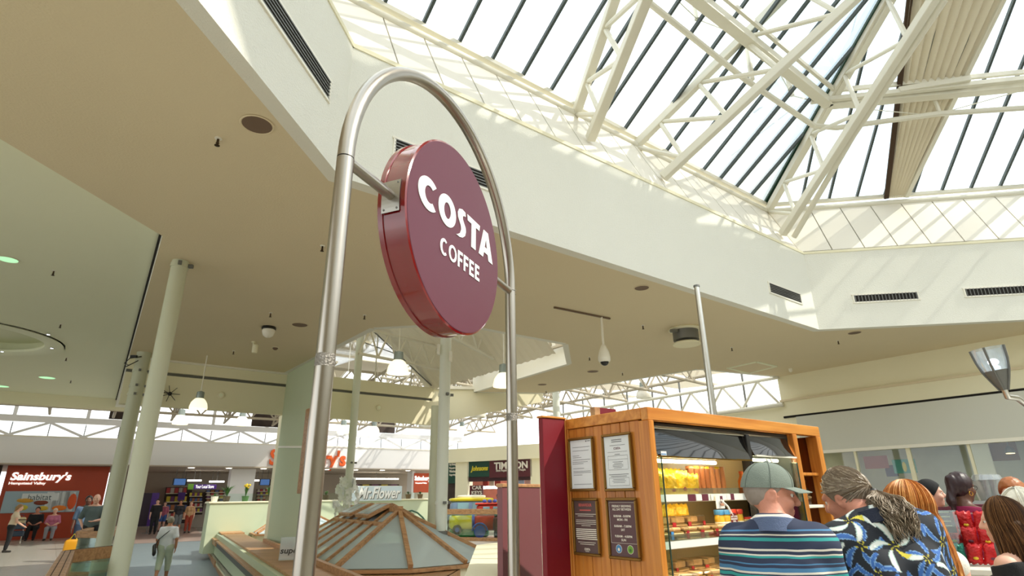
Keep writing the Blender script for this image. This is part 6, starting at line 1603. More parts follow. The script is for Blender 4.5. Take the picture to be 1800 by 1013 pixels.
class Person:
    def __init__(s, label, loc, az, height, skinm, pose=STAND, lean=(0, 0, 0), headrot=(0, 0, 0), build=1.0, h=.009, female=False, over=None, group=None, face=True, fingers=True, belly=0.0):
        s.J = {k: np.array(v, float) for k, v in pose.items()}
        if over:
            for k, v in over.items(): s.J[k] = np.array(v, float)
        s.f = build; s.h = h; s.female = female; s.belly = belly
        Rl = rot(*lean); pv = s.J['pelvis'].copy()
        for k in ('chest', 'neck', 'head', 'shR', 'shL', 'elR', 'elL', 'wrR', 'wrL'): s.J[k] = pv + Rl@(s.J[k]-pv)
        if female:
            for k in ('shR', 'shL'): s.J[k] = s.J['neck'] + (s.J[k]-s.J['neck'])*.9
        s.Rl = Rl; s.H = Rl@rot(*headrot); s.face = face
        s.sc = height/1.75
        s.skin = skinm
        P = np.array(list(s.J.values())); s.lo = P.min(0)-[.22, .22, .06]; s.hi = P.max(0)+[.22, .22, .20]
        F = Field(s.lo, s.hi, h); s.trunk(F); s.arms(F, fingers); s.legs(F); s.headf(F)
        s.body = F.build('person', skinm)
        s.body.location = Vector(loc); s.body.rotation_euler = (0, 0, math.radians(az-90)); s.body.scale = (s.sc,)*3
        tag(s.body, label, 'person', group)
        if face: s.eyes()
    def trunk(s, F, g=0.0, lo=None):
        J, f = s.J, s.f; pv, ch, nk = J['pelvis'], J['chest'], J['neck']; R = s.Rl
        wx = .062*f; wh = .07
        for sd in (-1, 1):
            F.cap(pv+R@[sd*wx*(1.05 if s.female else 1.0), 0, -.03], pv+R@[sd*wx*.95, 0, .10], .105*f*(1.03 if s.female else 1), .10*f, .05, grow=g)
            F.cap(pv+R@[sd*wx*.9, 0, .08], ch+R@[sd*wh*f*.95, -.01, .04], .098*f*(.92 if s.female else 1), .105*f*(.94 if s.female else 1), .06, grow=g)
            F.cap(ch+R@[sd*wh*f, -.02, .02], J['shR' if sd > 0 else 'shL']+R@[-sd*.07, -.01, -.02], .10*f*(.94 if s.female else 1), .066*f, .05, grow=g)
            if s.female: F.ell(ch+R@[sd*.075, .085, .0], (.062, .055, .062), None, .03, grow=g)
        if s.belly: F.ell(pv+R@[0, .05, .15], (.15*f, .12*s.belly, .15), None, .06, grow=g)
        F.cap(J['shL']+[.0, 0, .0], J['shR'], .055*f, .055*f, .05, grow=g)
        for sd in (-1, 1): F.cap(nk+R@[sd*.03, -.01, .02], J['shR' if sd > 0 else 'shL']+R@[-sd*.05, -.01, .01], .05*f, .045*f, .05, grow=g)
        if g == 0: F.cap(nk+R@[0, 0, -.03], (J['head']*.7+nk*.3)+R@[0, -.005, 0], .057*f**.5, .054*f**.5, .03)
    def arms(s, F, fingers=True, g=0.0, to=1.0, which=('R', 'L'), loose=1.0):
        J, f = s.J, s.f
        for q in which:
            sh, el, wr = J['sh'+q], J['el'+q], J['wr'+q]
            a0, a1, a2 = .052*f*loose, .040*f*loose, .029*f*loose
            if to <= 1: F.cap(sh, sh+(el-sh)*to, a0+g, a0+(a1-a0)*to+g, .035)
            else:
                F.cap(sh, el, a0+g, a1+g, .035); F.cap(el, el+(wr-el)*(to-1), a1+g, a1+(a2-a1)*(to-1)+g, .03)
            if g == 0:
                F.cap(el, wr, a1, a2, .03)
                d = (wr-el)/np.linalg.norm(wr-el); sd = 1 if q == 'R' else -1
                fw = np.array([0, 1, 0.]); fw = fw-d*(fw@d); fw /= max(np.linalg.norm(fw), 1e-6); nn = np.cross(d, fw)
                F.cap(wr+d*.02, wr+d*.085, .026, .030, .015, nn, .55)
                if fingers:
                    for i, (o, L_) in enumerate(((-.026, .062), (-.009, .074), (.009, .070), (.026, .055))):
                        b0 = wr+d*.09+fw*o; b1 = b0+d*L_*.55+nn*sd*-.008; b2 = b1+d*L_*.4+nn*sd*-.022
                        F.cap(b0, b1, .0095, .009, .004); F.cap(b1, b2, .009, .0075, .004)
                    t0 = wr+d*.035-fw*.024; t1 = t0+d*.03-fw*.026; F.cap(t0, t1, .012, .010, .008); F.cap(t1, t1+d*.03-fw*.004, .010, .008, .004)
                else: F.cap(wr+d*.08, wr+d*.15+nn*sd*-.02, .026, .018, .01, nn, .6)
    def legs(s, F, g=0.0, to=2.0, loose=1.0):
        J, f = s.J, s.f
        for q in ('R', 'L'):
            hp, kn, an, toe = J['hip'+q], J['kn'+q], J['an'+q], J['to'+q]; a0, a1, a2 = .088*f*loose, .056*f*loose, .038*f*loose
            F.cap(hp, hp+(kn-hp)*min(to, 1), a0+g, a0+(a1-a0)*min(to, 1)+g, .04)
            if to > 1: F.cap(kn, kn+(an-kn)*(to-1), a1+g, a1+(a2-a1)*(to-1)+g, .03)
            if g == 0:
                F.cap(kn*.65+an*.35+[0, -.018, 0], kn*.3+an*.7, .05*f, .036, .03)
                F.cap(an+[0, -.03, -.04], toe, .036, .028, .02, (0, 0, 1), .8)
    def hp(s, x, y, z): return s.J['head']+s.H@np.array([x, y, z])
    def headf(s, F):
        M = s.H
        F.ell(s.hp(0, -.008, .018), (.075, .096, .098), M, .02); F.ell(s.hp(0, .032, -.055), (.058, .060, .062), M, .03); F.ell(s.hp(0, .068, -.098), (.026, .022, .018), M, .02)
        if not s.face: return
        F.cap(s.hp(-.034, .080, .022), s.hp(.034, .080, .022), .013, None, .015)
        for sd in (-1, 1):
            F.ell(s.hp(sd*.034, .098, .002), (.017, .014, .011), M, 0, sub=True); F.ell(s.hp(sd*.040, .062, -.03), (.026, .026, .024), M, .02)
            F.ell(s.hp(sd*.078, -.012, -.012), (.011, .025, .034), M@rot(sd*-14, -12, 0), .006)
            F.ell(s.hp(sd*.091, -.008, -.008), (.008, .011, .016), M, 0, sub=True)
        F.cap(s.hp(0, .092, .012), s.hp(0, .112, -.026), .009, .0135, .012); F.ell(s.hp(0, .100, -.030), (.017, .012, .009), M, .008)
        F.cap(s.hp(-.018, .088, -.060), s.hp(.018, .088, -.060), .007, None, .006); F.cap(s.hp(-.014, .088, -.071), s.hp(.014, .088, -.071), .008, None, .005)
    def eyes(s):
        for sd in (-1, 1):
            c = s.hp(sd*.033, .0755, .003); e = MB().sphere(c, .0120, 12, 8).build('eye', [M_eye], None, True); e.parent = s.body
            i = MB().sphere(s.hp(sd*.033, .0835, .002), .0062, 10, 6).build('iris', [M_iris], None, True); i.parent = e
        F = MB().tube([s.hp(x, .0935, -.0655) for x in (-.022, -.01, 0, .01, .022)], [.002, .0035, .004, .0035, .002], 6).build('lips', [mat('lip', srgb(150, 84, 76), .5)], None, True); F.parent = s.body
    def cloths(s, name, mt, fn, h=None, amp=.0, color=None, seed=0):
        F = Field(s.lo, s.hi, h or s.h); fn(F)
        if amp:
            r = random.Random(seed); ph = [r.uniform(0, 6) for _ in range(6)]
            F.wrinkle(amp, lambda X, Y, Z: np.sin(X*38+Z*22+ph[0]+np.sin(Y*25+ph[1])*1.5)*.6+np.sin(Z*55-X*30+Y*18+ph[2])*.3+np.sin(Y*60+Z*40+ph[3])*.25)
        return F.build(name, mt, s.body, color=color)
    def shirt(s, mt, sleeve=.75, hem=-.10, g=.014, amp=.003, name='shirt', h=None, color=None, collar=None, loose=1.15, vneck=.0, arms=('R', 'L'), neckcut=.02):
        J = s.J
        def fn(F):
            s.trunk(F, g)
            if sleeve > 0: s.arms(F, False, g, sleeve, arms, loose)
            n = s.Rl@np.array([0, 0, 1.]); F.cut(J['pelvis']+n*hem, -n)
            F.cut(J['neck']+n*neckcut, n*.97+s.Rl@np.array([0, .25, 0]))
        o = s.cloths(name, mt, fn, h, amp, color)
        if collar:
            R = s.Rl; c = J['neck']; P = []; n_ = 28; F_ = []
            for i in range(n_+1):
                a = math.radians(-155+310*i/n_) - pi/2
                for j, (r_, z) in enumerate(((.066, .035), (.078, .072), (.086, .070), (.096, .018))):
                    P.append(c+R@np.array([r_*s.f**.5*math.cos(a), r_*.95*math.sin(a)-.005, z-.012-.012*math.sin(a)*1.0]))
            for i in range(n_):
                for j in range(3): F_.append((i*4+j, (i+1)*4+j, (i+1)*4+j+1, i*4+j+1))
            cl_ = MB().add(P, F_).build('collar', [collar], None, True); cl_.parent = o
        return o
    def trousers(s, mt, to=1.85, top=.06, g=.012, amp=.003, loose=1.1, name='trousers', skirt=False):
        J = s.J
        def fn(F):
            s.trunk(F, g-.002); s.legs(F, g, to, loose); n = s.Rl@np.array([0, 0, 1.]); F.cut(J['pelvis']+n*top, n)
        return s.cloths(name, mt, fn, None, amp)
    def shoes(s, mt):
        for q in ('R', 'L'):
            an, toe = s.J['an'+q], s.J['to'+q]
            F = Field(np.minimum(an, toe)-[.08, .12, .10], np.maximum(an, toe)+[.08, .1, .06], max(.008, s.h)); F.cap(an+[0, -.035, -.042], toe+[0, .02, 0], .044, .038, .02, (0, 0, 1), .85); F.cap(an+[0, -.02, -.02], an+[0, .0, .01], .046, .044, .02)
            F.build('shoe', mt, s.body)
    def hair_cap(s, mt, front=.052, low=-.05, grow=.010, amp=.003, name='hair', sides=True, extra=None, h=None):
        """short hair: shell over the skull, cut along the hairline"""
        F = Field(s.J['head']-[.26, .26, .42], s.J['head']+[.26, .26, .22], h or s.h); M = s.H
        F.ell(s.hp(0, -.012, .020), (.077+grow, .098+grow, .100+grow), M, .02)
        if extra: extra(F)
        nf = M@np.array([0, .80, -.60]); F.cut(s.hp(0, front, .045), nf/np.linalg.norm(nf)*np.array(1.0))
        nd = M@np.array([0, .28, -.96]); F.cut(s.hp(0, -.06, low), nd)
        if amp: F.wrinkle(amp, lambda X, Y, Z: np.sin(X*150+Z*60)*.5+np.sin(Y*170+X*80)*.5)
        return F.build(name, mt, s.body)
    def strands(s, mt, n, path, r0=.0028, seed=0, name='hair_strands', parent=None):
        rnd = random.Random(seed); mb = MB()
        for i in range(n):
            pts = path(rnd, i/n)
            k = len(pts); mb.tube(pts, [r0*(1-.55*(j/(k-1))**2) for j in range(k)], 3, caps=False)
        o = mb.build(name, [mt], None, True); o.parent = parent or s.body; o['kind'] = 'stuff'; return o
    def scalp(s, th, ph, g=0.0):
        """point on the skull: th = angle round from the face (0 = face, 180 = back), ph = angle down from the crown"""
        return s.hp((.077+g)*math.sin(ph)*math.sin(th), -.010+(.098+g)*math.sin(ph)*math.cos(th), .020+(.100+g)*math.cos(ph))
def at_head(x, y, dist, pose=STAND, lean=(0, 0, 0), az=90, over_head=None):
    """floor spot and stature so that the crown shows at a pixel from a given distance"""
    p = Pd(x, y, dist); J = pose; pv = np.array(J['pelvis']); hd = pv+rot(*lean)@(np.array(over_head or J['head'])-pv); top = hd[2]+.118
    sc = p.z/top; r_ = math.radians(az-90); off = Vector((hd[0]*math.cos(r_)-hd[1]*math.sin(r_), hd[0]*math.sin(r_)+hd[1]*math.cos(r_), 0))*sc
    return Vector((p.x, p.y, 0))-off, sc*1.75
SK1, SK2, SK3, SK4 = skin('ruddy', (206, 140, 116)), skin('fair', (226, 176, 152)), skin('tan', (190, 130, 96)), skin('dark', (96, 60, 44))
# ------------------------------------------------------------------ man in a cap and striped shirt
HUNCH = dict(STAND, neck=(0, -.02, 1.465), head=(0, .075, 1.625), shR=(.155, -.01, 1.425), shL=(-.155, -.01, 1.425))
az = 64; loc, ht = at_head(1346, 819, 2.95, HUNCH, az=az)
p1 = Person('man in a grey cap and striped shirt looking right at the display', loc, az, ht, SK1, HUNCH, headrot=(-76, -8, 0), build=.96, h=.0065, belly=1.0, over=dict(elR=(.19, .08, 1.15), wrR=(.13, .30, 1.04), elL=(-.20, .05, 1.14), wrL=(-.15, .26, 1.0)))
def stripes(name, stops, period):
    if name in MATS: return MATS[name]
    M = bpy.data.materials.new(name); M.use_nodes = True; N = M.node_tree; b = N.nodes['Principled BSDF']; b.inputs['Roughness'].default_value = .85
    tc = N.nodes.new('ShaderNodeTexCoord'); sx = N.nodes.new('ShaderNodeSeparateXYZ'); nz = N.nodes.new('ShaderNodeTexNoise'); nz.inputs['Scale'].default_value = 5
    ma = N.nodes.new('ShaderNodeMath'); ma.operation = 'MULTIPLY_ADD'; ma.inputs[1].default_value = .02
    dv = N.nodes.new('ShaderNodeMath'); dv.operation = 'DIVIDE'; dv.inputs[1].default_value = period
    fr = N.nodes.new('ShaderNodeMath'); fr.operation = 'FRACT'; rp_ = N.nodes.new('ShaderNodeValToRGB'); cr_ = rp_.color_ramp; cr_.interpolation = 'CONSTANT'
    cr_.elements[0].position = 0; cr_.elements[0].color = srgb(*stops[0][1])+(1,); cr_.elements.remove(cr_.elements[1])
    for p, c in stops[1:]: e = cr_.elements.new(p); e.color = srgb(*c)+(1,)
    N.links.new(tc.outputs['Object'], sx.inputs[0]); N.links.new(tc.outputs['Object'], nz.inputs['Vector']); N.links.new(nz.outputs['Fac'], ma.inputs[0]); N.links.new(sx.outputs['Z'], ma.inputs[2])
    N.links.new(ma.outputs[0], dv.inputs[0]); N.links.new(dv.outputs[0], fr.inputs[0]); N.links.new(fr.outputs[0], rp_.inputs[0]); N.links.new(rp_.outputs[0], b.inputs['Base Color'])
    MATS[name] = M; return M
NV, WH, TE, BL, GY = (44, 52, 76), (214, 208, 196), (50, 150, 148), (70, 120, 160), (150, 150, 150)
M_str = stripes('striped_cotton', [(0, NV), (.05, TE), (.10, NV), (.13, WH), (.155, NV), (.20, BL), (.23, NV), (.40, WH), (.47, NV), (.50, TE), (.55, NV), (.57, WH), (.60, BL), (.66, NV), (.70, BL), (.72, NV), (.80, TE), (.83, WH), (.855, NV), (.90, WH), (.93, NV)], .24)
p1.shirt(M_str, .92, -.14, .016, .004, neckcut=.075, collar=cloth('denim_collar', (92, 106, 138)), loose=1.22)
p1.trousers(cloth('navy_trousers', (40, 44, 58))); p1.shoes(cloth('dark_shoes', (40, 36, 32)))
M_grhair = hairm('grey_short', (150, 138, 128)); p1.hair_cap(M_grhair, .045, -.055, .004, .001)
# cap: panelled crown, brim, button and strap
M_capc = mat('sage_cap', srgb(128, 138, 128), .9, bump=.4, bscale=300, var=.06, vscale=10)
CZ = -.006
def cap_on(p, mt):
    n_, m_ = 36, 12; P = []; F = []
    def dome(th, ph):
        r_ = math.sin(ph)**.85; bulge = 1+.012*abs(math.sin(th*3))-.006
        return (.088*r_*math.sin(th)*bulge, -.014+.110*r_*math.cos(th)*bulge, .040+.092*math.cos(ph)*(1+.05*math.cos(th)*math.sin(ph)) - .024*r_*(1-math.cos(th))*.5*math.sin(ph)**3)
    for j in range(m_+1):
        for i in range(n_): P.append(p.hp(*dome(2*pi*i/n_, j/m_*pi*.52)))
    for j in range(m_):
        for i in range(n_): F.append((j*n_+i, j*n_+(i+1) % n_, (j+1)*n_+(i+1) % n_, (j+1)*n_+i))
    F.append(tuple(range(n_)))
    c = MB().add(P, F).build('cap', [mt], None, True); c.parent = p.body
    P = []; F = []; n2 = 18
    for side in (0, 1):
        for i in range(n2+1):
            a = math.radians(-62+124*i/n2)
            for j in range(6):
                f_ = j/5; L_ = .082*math.cos(a*.72)
                x = .092*math.sin(a)*(1+.02*f_); y = .094*math.cos(a)+L_*f_-.006; z = .040-.012*f_**1.4-.016*(math.sin(a))**2-.003*side
                P.append(p.hp(x, y, z))
    q = (n2+1)*6
    for side in (0, 1):
        for i in range(n2):
            for j in range(5): F.append((side*q+i*6+j, side*q+(i+1)*6+j, side*q+(i+1)*6+j+1, side*q+i*6+j+1))
    for i in range(n2): F.append((i*6+5, (i+1)*6+5, q+(i+1)*6+5, q+i*6+5))
    b = MB().add(P, F).build('brim', [mt], None, True); b.parent = c
    k = MB().sphere(p.hp(0, -.014, .133), (.010, .010, .006), 10, 6).build('button', [mt], None, True); k.parent = c
    for sg2 in range(6):
        th = sg2*pi/3+pi/6
        pts = [p.hp(*[c_*1.006 for c_ in dome(th, ph)]) for ph in np.linspace(.05, pi*.52, 10)]
        s_ = MB().tube(pts, .0016, 5).build('seam', [mat('seam_thread', srgb(96, 104, 96), .9)], None); s_.parent = c
    return c
cap_on(p1, M_capc)

# ------------------------------------------------------------------ man with a grey ponytail and floral shirt
az = 88; ln = (0, -6, -8); HUNCH2 = dict(HUNCH, head=(-.01, .10, 1.60)); loc, ht = at_head(1478, 826, 3.25, HUNCH2, lean=ln, az=az)
p2 = Person('man with a grey ponytail and dark floral shirt bending to the display', loc, az, ht, SK1, HUNCH2, lean=ln, headrot=(34, -8, -4), build=1.06, h=.0065, belly=1.2, over=dict(shR=(.175, -.01, 1.42), shL=(-.17, -.01, 1.42), elR=(.24, .12, 1.14), wrR=(.19, .34, 1.04), elL=(-.22, .12, 1.14), wrL=(-.17, .34, 1.02)))
rf = random.Random(21)
def floral(v):
    n = len(v); col = np.tile(np.array(srgb(30, 34, 42)), (n, 1)); cs_ = []
    tries = 0
    while len(cs_) < 60 and tries < 4000:
        tries += 1; c = v[rf.randrange(n)]
        if all(np.linalg.norm(c-q) > .105 for q in cs_): cs_.append(c)
    for i, c in enumerate(cs_):
        R_ = .078+.022*rf.random(); d = v-c; dist = np.linalg.norm(d, axis=1); m_ = dist < R_
        if not m_.any(): continue
        nb = v[dist < .03]-c; 
        if len(nb) < 6: continue
        u_, s_, vt = np.linalg.svd(nb-nb.mean(0), full_matrices=False); t1, t2 = vt[0], vt[1]
        a = np.arctan2(d[m_]@t2, d[m_]@t1); r_ = dist[m_]/R_; tw = .8*r_*(1 if i % 2 else -1)+rf.random()*6
        npet = 5 if i % 3 else 6; k = np.abs(((a+tw)*npet/(2*pi)) % 1-.5)*2
        wid = .10+.36*np.sin(np.clip(r_, 0, 1)*pi*.9)**1.1; pet = k < wid*(1-.35*r_)
        blue = i % 2 == 0; base = np.array(srgb(*((58, 104, 176) if blue else (222, 226, 220)))); edge = np.array(srgb(*((130, 170, 214) if blue else (170, 196, 190)))); core = np.array(srgb(214, 200, 70))
        cc = np.where((k > wid*.55)[:, None], edge, base); ye = (r_ < .22) | ((np.floor((a+tw)*npet/(2*pi)) % 4 == 0) & (r_ < .6) & (not blue)); cc = np.where(ye[:, None], core, cc)
        idx = np.where(m_)[0][pet]; col[idx] = cc[pet]
    return col
def printmat(nm):
    M = mat(nm, (1, 1, 1), .8); N = M.node_tree; a = N.nodes.new('ShaderNodeVertexColor'); a.layer_name = 'print'; N.links.new(a.outputs[0], N.nodes['Principled BSDF'].inputs['Base Color']); return M
p2.shirt(printmat('floral_cotton'), .95, -.16, .018, .004, neckcut=.075, h=.0048, color=floral, collar=cloth('navy_collar', (34, 40, 58)), loose=1.25)
p2.trousers(cloth('dark_jeans', (44, 48, 60))); p2.shoes(cloth('dark_shoes', (40, 36, 32)))
M_pony = hairm('grey_brown', (128, 112, 94)); M_pony2 = hairm('ash', (164, 150, 130))
p2.hair_cap(M_pony, .058, -.060, .006, .001)
tie = p2.hp(.012, -.118, -.010)
def pony(rnd, q):
    th = rnd.uniform(.75, 2*pi-.75); ph = rnd.uniform(.05, 2.05); pts = []
    if abs(th-pi) > 1.5 and ph > 1.3: ph = 1.3
    for j in range(7):
        f_ = j/6; a = th+(pi-th)*f_**1.6; b = ph+(1.62-ph)*f_; pts.append(p2.scalp(a, b, .009+.005*rnd.random()))
    pts.append(tie); return pts
p2.strands(M_pony, 420, pony, .0024, 1); p2.strands(M_pony2, 160, pony, .0022, 2)
def tail(rnd, q):
    o = np.array([rnd.uniform(-.038, .038), rnd.uniform(-.028, .02), 0]); pts = []; w = rnd.uniform(0, 6); k = rnd.uniform(30, 60)
    L_ = rnd.uniform(.10, .22)
    for j in range(14):
        f_ = j/13; pts.append(tie + o*min(1, f_*4)*(1+.7*math.sin(f_*pi)) + np.array([.02*f_, -.125*min(1, f_*1.4)**.8, 0]) + np.array([math.sin(f_*k*.35+w)*.012, math.cos(f_*k*.3+w)*.012, -L_*f_]))
    return pts
p2.strands(M_pony, 420, tail, .0028, 3); p2.strands(M_pony2, 200, tail, .0026, 4)
e_ = MB().lathe(Vector(tie), [(.016, -.006), (.02, 0), (.016, .006)], 12).build('hair_tie', [M_black], None, True); e_.parent = p2.body

# ------------------------------------------------------------------ long-haired women
def long_hair(p, cols, n, length, front=1.05, part=0.0, seed=0, spread=1.0, r0=.003, wave=.006, low=-.10, vol=1.0):
    p.hair_cap(hairm(*cols[0]), .060, low, .008*vol, .001)
    def path(rnd, q):
        th = rnd.uniform(front, 2*pi-front); ph0 = rnd.uniform(0.02, .6); pts = []; g = (.008+.012*rnd.random())*vol; phE = 1.75
        for j in range(7): f_ = j/6; pts.append(p.scalp(th if ph0+f_ > .2 else th, ph0+(phE-ph0)*f_, g))
        base = np.array(pts[-1]); d = (base-p.J['head']); d[2] = 0; d /= max(np.linalg.norm(d), 1e-6)
        L_ = length*rnd.uniform(.75, 1.05); w = rnd.uniform(0, 6); bk = p.Rl@np.array([0, -1, 0])
        for j in range(1, 11):
            f_ = j/10; pts.append(base + d*(.022*math.sin(f_*pi*.6))*spread + bk*(.05*math.sin(min(1, f_*1.6)*pi/2)) + np.array([math.sin(f_*7+w)*wave, math.cos(f_*6+w)*wave, -L_*f_]))
        return pts
    for k, c in enumerate(cols): p.strands(hairm(*c), n//len(cols), path, r0, seed+k)
    F = Field(p.J['head']-[.2, .24, .14+length], p.J['head']+[.2, .2, .1], .009)
    bk = p.Rl@np.array([0, -1, 0.])
    for x in (-.045, 0, .045): F.cap(p.hp(x, -.055, -.02), p.hp(x, -.055, -.02)+bk*.035+[0, 0, -length*.82], .046*vol**.4, .034*vol**.4, .03)
    F.build('hair_mass', hairm(*cols[0]), p.body)
az = 66; ln = (0, -4, 6); loc, ht = at_head(1587, 858, 3.6, lean=ln, az=az)
p3 = Person('woman with long ginger blonde hair and white sleeveless top', loc, az, ht, SK2, lean=ln, headrot=(14, -6, 0), build=.9, h=.008, female=True, over=dict(elR=(.24, .02, 1.12), wrR=(.2, .24, 1.0)))
p3.shirt(cloth('ivory_satin', (226, 220, 208)), 0, -.12, .012, .003, name='top'); p3.trousers(cloth('grey_skirt', (130, 126, 120))); p3.shoes(cloth('tan_shoes', (150, 110, 80)))
long_hair(p3, (('ginger', (186, 120, 58)), ('gold', (222, 164, 96)), ('copper', (160, 92, 40))), 1500, .44, .8, 0, 30, 1.5, .0042, vol=2.0)
az = 118; loc, ht = at_head(1752, 879, 4.2, az=az)
p4 = Person('young woman with long brown hair and black top', loc, az, ht, SK2, headrot=(16, -4, 0), build=.86, h=.008, female=True, over=dict(elL=(-.24, .03, 1.12), wrL=(-.16, .26, 1.0)))
p4.shirt(cloth('black_tee', (24, 24, 26)), .6, -.12, .012, .002, name='top', neckcut=-.03); p4.trousers(cloth('black_jeans', (30, 30, 34))); p4.shoes(cloth('dark_shoes', (40, 36, 32)))
long_hair(p4, (('brown', (92, 64, 42)), ('chestnut', (130, 94, 62)), ('umber', (66, 44, 30))), 1000, .44, .85, 0, 40, 1.4, .0032)
az = 196; loc, ht = at_head(1786, 862, 4.75, az=az)
p5 = Person('woman with white bobbed hair and glasses at the right edge', loc, az, ht, SK1, headrot=(4, -8, 0), build=.95, h=.009, female=True)
p5.shirt(cloth('grey_blouse', (120, 112, 110)), .9, -.12); p5.trousers(cloth('grey_skirt', (130, 126, 120))); p5.shoes(cloth('dark_shoes', (40, 36, 32)))
long_hair(p5, (('white', (226, 222, 206)), ('silver', (200, 196, 184))), 600, .07, .62, 0, 50, 1.6, .0034, .004, -.07)
def glasses(p, col):
    t = None
    for sd in (-1, 1):
        o = MB().tube([p.hp(sd*.034+.022*math.cos(a), .104, .002+.018*math.sin(a)) for a in np.linspace(0, 2*pi, 18, endpoint=False)], .0018, 6, closed=True).build('glasses' if sd < 0 else 'lens_rim', [col], None, True); o.parent = p.body if sd < 0 else t; t = t or o
        q = MB().tube([p.hp(sd*.056, .102, .006), p.hp(sd*.080, .06, .006), p.hp(sd*.082, -.02, .004)], .0018, 6).build('temple', [col], None); q.parent = t
    q = MB().tube([p.hp(-.012, .105, .006), p.hp(0, .107, .009), p.hp(.012, .105, .006)], .0018, 6).build('bridge', [col], None); q.parent = t
glasses(p5, M_black)
# ------------------------------------------------------------------ staff behind the counter
az = 20; loc, ht = at_head(1683, 832, 6.6, az=az)
p6 = Person('server in a magenta shirt with dark hair tied up', loc, az, ht, SK4, headrot=(-6, -4, 0), build=1.0, h=.010, female=True, over=dict(elR=(.26, .12, 1.16), wrR=(.20, .38, 1.18)))
M_mag = cloth('magenta', (142, 26, 74)); p6.shirt(M_mag, .95, -.1, .014, .003); p6.trousers(cloth('black_jeans', (30, 30, 34))); p6.shoes(cloth('dark_shoes', (40, 36, 32)))
M_dkh = hairm('black_plum', (46, 26, 30))
def bun(F): F.ell(p6.hp(0, -.10, .055), (.042, .04, .045), p6.H, .02); F.cap(p6.hp(0, -.10, .02), p6.hp(.0, -.14, -.12), .036, .034, .02); F.cap(p6.hp(.0, -.14, -.12), p6.hp(.0, -.13, -.20), .034, .016, .02)
p6.hair_cap(M_dkh, .05, -.22, .012, .004, extra=bun); glasses(p6, M_black)
q = MB().tube([p6.hp(.083, -.01, -.05)+p6.H@np.array([0, .018*math.sin(a), .018*math.cos(a)]) for a in np.linspace(0, 2*pi, 14, endpoint=False)], .003, 6, closed=True).build('earring', [mat('gold_ring', srgb(220, 170, 70), .3, 1.0)], None, True); q.parent = p6.body
az = -22; loc, ht = at_head(1630, 845, 6.9, az=az)
p7 = Person('server with a black headscarf looking right', loc, az, ht, SK2, headrot=(-6, 0, 0), build=.9, h=.010, female=True)
p7.shirt(cloth('black_tee', (24, 24, 26)), .95, -.1); p7.trousers(cloth('black_jeans', (30, 30, 34))); p7.shoes(cloth('dark_shoes', (40, 36, 32)))
def knot(F): F.ell(p7.hp(0, -.10, -.01), (.05, .05, .05), p7.H, .02)
p7.hair_cap(cloth('black_scarf', (22, 22, 24)), .062, -.09, .014, .0, name='headscarf', extra=knot)
az = 205; loc, ht = at_head(1774, 843, 6.8, az=az)
p8 = Person('person with short ginger hair behind the coffee machine', loc, az, ht, SK2, headrot=(6, -14, 0), build=.95, h=.012)
p8.shirt(M_mag, .6, -.1); p8.trousers(cloth('black_jeans', (30, 30, 34))); p8.shoes(cloth('dark_shoes', (40, 36, 32))); p8.hair_cap(hairm('auburn', (166, 100, 56)), .06, -.04, .02, .004)

# ------------------------------------------------------------------ people on the left
def far_person(label, loc, az, ht, sk, top, bot, shoe, hair, pose=STAND, sleeve=.8, to=1.85, female=False, build=1.0, over=None, group=None, h=.014, longh=False, headrot=(0, 0, 0), lean=(0, 0, 0)):
    p = Person(label, loc, az, ht, sk, pose, lean, headrot, build, h, female, over, group, True, False)
    for o in [c for c in p.body.children]: pass
    p.shirt(top, sleeve, -.12, .018, .0, loose=1.2, name='top'); p.trousers(bot, to, .06, .018, 0.0); p.shoes(shoe)
    if hair is not None:
        ex = None
        if longh: ex = lambda F: F.cap(p.hp(0, -.06, -.02), p.hp(0, -.09, -.20), .07, .05, .03)
        p.hair_cap(hair, .05, -.30 if longh else -.05, .014, 0, extra=ex)
    return p
C_sh = cloth('dark_shoes', (40, 36, 32)); C_jean = cloth('blue_jeans', (60, 74, 100)); C_blk = cloth('black_cloth', (26, 26, 30))
loc, ht = at_head(172, 869, 20.6, az=-70)
far_person('bald man in a grey t-shirt behind the far balustrade', loc, -62, ht, SK2, cloth('slate_tee', (92, 106, 106)), cloth('black_jeans', (30, 30, 34)), C_sh, None, build=.92, sleeve=.85, over=dict(elR=(.27, -.02, 1.16), wrR=(.18, .05, .97), elL=(-.27, .05, 1.14), wrL=(-.08, .26, 1.10)), headrot=(-8, 0, 0), h=.011)
loc, ht = at_head(158, 872, 22.6, az=-60)
far_person('dark-skinned man standing behind the bald man', loc, -60, ht, SK4, cloth('blue_shirt', (96, 120, 150)), C_jean, C_sh, hairm('black', (30, 26, 24)), sleeve=.9)
pz = Pz(8, 972, 0); far_person('woman in a cream top leaning on a shopping trolley', pz, 40, 1.62, SK2, cloth('cream_top', (222, 204, 178)), C_blk, C_sh, hairm('dark_blonde', (150, 116, 76)), sleeve=.35, female=True, lean=(0, -8, 0), over=dict(elR=(.24, .10, 1.12), wrR=(.16, .34, 1.0), elL=(-.24, .10, 1.12), wrL=(-.16, .34, 1.0)), longh=True)
SG = 'people sitting on the bench by the poster'
